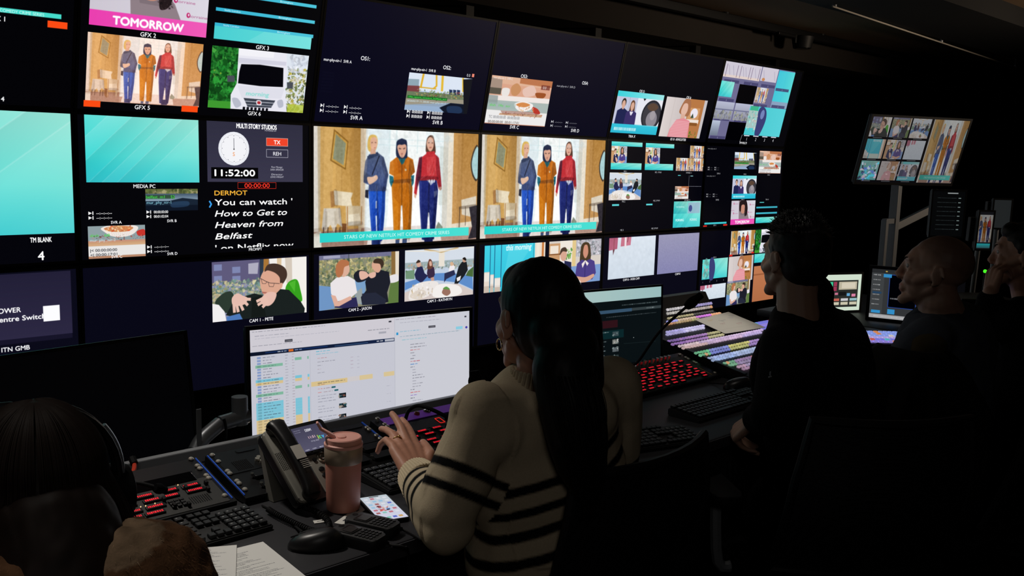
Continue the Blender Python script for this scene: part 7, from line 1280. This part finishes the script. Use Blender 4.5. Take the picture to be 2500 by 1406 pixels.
furc = lambda co: np.where((np.linalg.norm(co-deep(290, 1330, 1.17), axis=1) < .055)[:, None], np.array(col3('8a735c')), np.array(col3('6a4c36')))*(1+.25*np.clip(vnoise(np.c_[co[:, 0]*2, co[:, 1]*2, co[:, 2]*.6], 30, 28), -1.2, 1.2))[:, None]
coat = blob('fur_coat', m, .007, 4, M_FUR, me_, furc, lambda co: vnoise(co, 12, 29)*.005+vnoise(co, 60, 30)*.0025)
vs = coat.data.vertices; m = MB(); rs = random.Random(9); n = len(vs)
for k in range(22000):
    v = vs[rs.randrange(n)]; p = V3(v.co); no = V3(v.normal); w = p+og
    if (w-SR) @ bx < -.16 or w[2] < wa[2]-.05: continue
    d = no*.3+V3((rs.gauss(.25, .2), rs.gauss(-.1, .2), -.75)); d /= np.linalg.norm(d); L_ = rs.uniform(.004, .009); sd = np.cross(d, no); sd /= np.linalg.norm(sd)+1e-9; sd *= .0006
    c = furc(w[None])[0]*rs.uniform(.9, 1.7); m.c = (*c, 1); m.add([p-sd, p+sd, p+no*.002+d*L_], [(0, 1, 2)])
fu = m.build('fur_pile', M_FUR, coat, fix=False); fu['kind'] = 'stuff'
hsx = thing('headset', 'black headset with a silvery band and round ear pads on the brown hair', 'headset', tuple(hc)); og = V3(hc)
arc = lambda rx, rz, yo: [P(rx*math.sin(a), yo, .02+rz*math.cos(a))-og for a in np.linspace(-1.75, 1.75, 22)]
MB().tube(arc(.099, .106, -.03), .006, 10).tube(arc(.099, .106, -.044), .0045, 8).build('headband', mat('headset_black', '141416', .4, spec=.4), hsx, True)
MB().tube([P(.1035*math.sin(a), -.037, .02+.1095*math.cos(a))-og for a in np.linspace(.9, 1.6, 10)], .005, 8).build('silver_slider', mat('headset_silver', '9aa0a8', .35, metal=.6), hsx, True)
for x in (-1, 1):
    a_, b2 = P(x*.085, -.02, -.012)-og, P(x*.118, -.02, -.012)-og; MB().cyl(a_, b2, .042, .034, 26).build('ear_pad', M_RUB, hsx, True); MB().cyl(b2, b2+(b2-a_)*.15, .026, .02, 20).build('ear_cap', MATS['headset_black'], hsx, True)
# ------------------------------------------------------------------ chairs
M_MESHC = mat('chair_mesh', '0b0b0d', .6, spec=.3, wave=(90., 'Z', 2.), bump=.5)
def office_chair(label, seat, yaw, back_h=.5, arms=True, lean=.12, w=.46, logo=False):
    t = thing('office_chair', label, 'chair', (seat[0], seat[1], 0), (0, 0, yaw), 'office chairs at the desk'); sh_ = seat[2]
    for k in range(5):
        a = 2*PI*k/5+.3; lg = MB().tube([(0, 0, .1), (.15*math.cos(a), .15*math.sin(a), .09), (.3*math.cos(a), .3*math.sin(a), .065)], lambda q: .022-.008*q, 8, 3).build('leg', M_BLACK, t, True); MB().cyl((.3*math.cos(a)-.012*math.sin(a), .3*math.sin(a)+.012*math.cos(a), .03), (.3*math.cos(a)+.012*math.sin(a), .3*math.sin(a)-.012*math.cos(a), .03), .029, seg=16).build('caster', M_RUB, lg, True)
    MB().cyl((0, 0, .08), (0, 0, sh_-.06), .028, seg=16).build('gas_column', M_BLACK, t, True); MB().rrect(0, 0, w+.02, .46, .09, sh_-.07, sh_, None, .02).build('seat', M_BCLOTH, t, True)
    m = MB(); K, J = 9, 9; vs = []
    for th in (0, 1):
        for j in range(K):
            v = j/(K-1)
            for i in range(J):
                u = i/(J-1)*2-1; y = -.24-.05*(1-u*u)*1.0-lean*v-.035*math.sin(v*PI)+.014*th; vs.append((u*w/2*(1-.12*max(0, v-.6)/.4), y, sh_+.06+v*back_h+.0*u))
    f = lambda th, j, i: th*K*J+j*J+i; fs = []
    for j in range(K-1):
        for i in range(J-1): fs += [(f(0, j, i), f(0, j, i+1), f(0, j+1, i+1), f(0, j+1, i)), (f(1, j, i), f(1, j+1, i), f(1, j+1, i+1), f(1, j, i+1))]
    for j in range(K-1): fs += [(f(0, j, 0), f(0, j+1, 0), f(1, j+1, 0), f(1, j, 0)), (f(0, j, J-1), f(1, j, J-1), f(1, j+1, J-1), f(0, j+1, J-1))]
    for i in range(J-1): fs += [(f(0, 0, i), f(1, 0, i), f(1, 0, i+1), f(0, 0, i+1)), (f(0, K-1, i), f(0, K-1, i+1), f(1, K-1, i+1), f(1, K-1, i))]
    m.add(vs, fs); bk = m.build('backrest', M_MESHC, t, True)
    rim = [vs[f(0, j, 0)] for j in range(K)]+[vs[f(0, K-1, i)] for i in range(1, J)]+[vs[f(0, j, J-1)] for j in range(K-2, -1, -1)]; MB().tube(rim+[vs[f(0, 0, i)] for i in range(J-2, -1, -1)], .011, 8).build('back_frame', M_BLACK, t, True)
    MB().tube([(0, -.1, sh_-.05), (0, -.27, sh_-.02), (0, -.31, sh_+.15), (0, -.33-lean*.4, sh_+.3)], .018, 8, 4).build('back_support', M_BLACK, t, True)
    if arms:
        for x in (-1, 1):
            a_ = MB().tube([(x*.22, -.02, sh_-.03), (x*.275, -.02, sh_-.02), (x*.285, 0, sh_+.17)], .016, 8, 4).build('arm_post', M_GREY if logo else M_BLACK, t, True); MB().rrect(x*.285, .02, .085, .26, .035, sh_+.17, sh_+.198, None, .008).build('arm_pad', M_RUB, t, True)
    return t
tl_, tr_ = deep(1398, 1172, 1.74), deep(1755, 1066, 2.1); cm_ = (tl_+tr_)/2; yw_ = math.atan2(tr_[1]-tl_[1], tr_[0]-tl_[0]); office_chair('black mesh office chair beside the striped jumper, its back cutting across it', (cm_[0]-math.sin(yw_)*.36, cm_[1]+math.cos(yw_)*.36, .46), yw_, cm_[2]-.52, True, .10, .50)
office_chair('black office chair under the man in black, with a grey arm post', (B0[0], B0[1]-.0, .44), -.62, .42, True, .12, .46, True)
ck = office_chair('office chair under the man with the shaved head, covered by a jacket', (C0[0]+.02, C0[1]-.02, .44), -.1, .5, False, .1, .46)
office_chair('office chair under the man at the right edge', (D0[0]+.06, D0[1]-.06, .44), .1, .4, False, .08, .44); office_chair('office chair under the fur coat wearer', (E0[0], E0[1]-.12, .44), -.2, .3, False, .08, .44)
j0 = deep(2270, 1100, 2.72); jt = thing('jacket', 'dark hooded jacket hung over the chair of the man with the shaved head', 'jacket', (j0[0], j0[1], 0)); m = MB()
top = deep(2295, 862, 2.74); rows = []
for v in np.linspace(0, 1, 24):
    wd_ = .10+.16*min(1, v*3.2)**.7+.03*v; z = top[2]-v*.68; row = []
    for u in np.linspace(-1, 1, 41): row.append(V3((j0[0], j0[1], z))+V3(cr*[1, 1, 0])*u*wd_+V3(cf*[1, 1, 0])*(.05+.13*u*u-.02*math.sin(u*17+v*2)*min(1, v*4)-.02*math.sin(v*PI)))
    rows.append(row)
og = V3(jt.location); n = 41; vs = [p_-og for r_ in rows for p_ in r_]; vs2 = [v+V3(cf*[1, 1, 0])*.02 for v in vs]; N2 = len(vs); fs = []
for i in range(23):
    for k in range(n-1): a_ = i*n+k; fs += [(a_, a_+1, a_+n+1, a_+n), (N2+a_, N2+a_+n, N2+a_+n+1, N2+a_+1)]
for i in range(23): fs += [(i*n, (i+1)*n, N2+(i+1)*n, N2+i*n), (i*n+n-1, N2+i*n+n-1, N2+(i+1)*n+n-1, (i+1)*n+n-1)]
for k in range(n-1): fs += [(k, N2+k, N2+k+1, k+1), (23*n+k, 23*n+k+1, N2+23*n+k+1, N2+23*n+k)]
m.add(vs+vs2, fs); m.build('shell', mat('jacket_cloth', '131210', .92, spec=.08, var=.25, scale=20), jt, 'all')
m = MB(); ell(m, top+V3(cf*[1, 1, 0])*.08+UP*.005-og, (.05, .055, .045)); cap(m, top-cr*.02+cf*.07-UP*.0-og, .035, top+cr*.04+cf*.08-UP*.03-og, .035); m.bm.verts.ensure_lookup_table(); blob('hood', m, .008, 4, mat('hood_lining', '3a3222', .92, spec=.08), jt, None, None, (0, 0, 0))
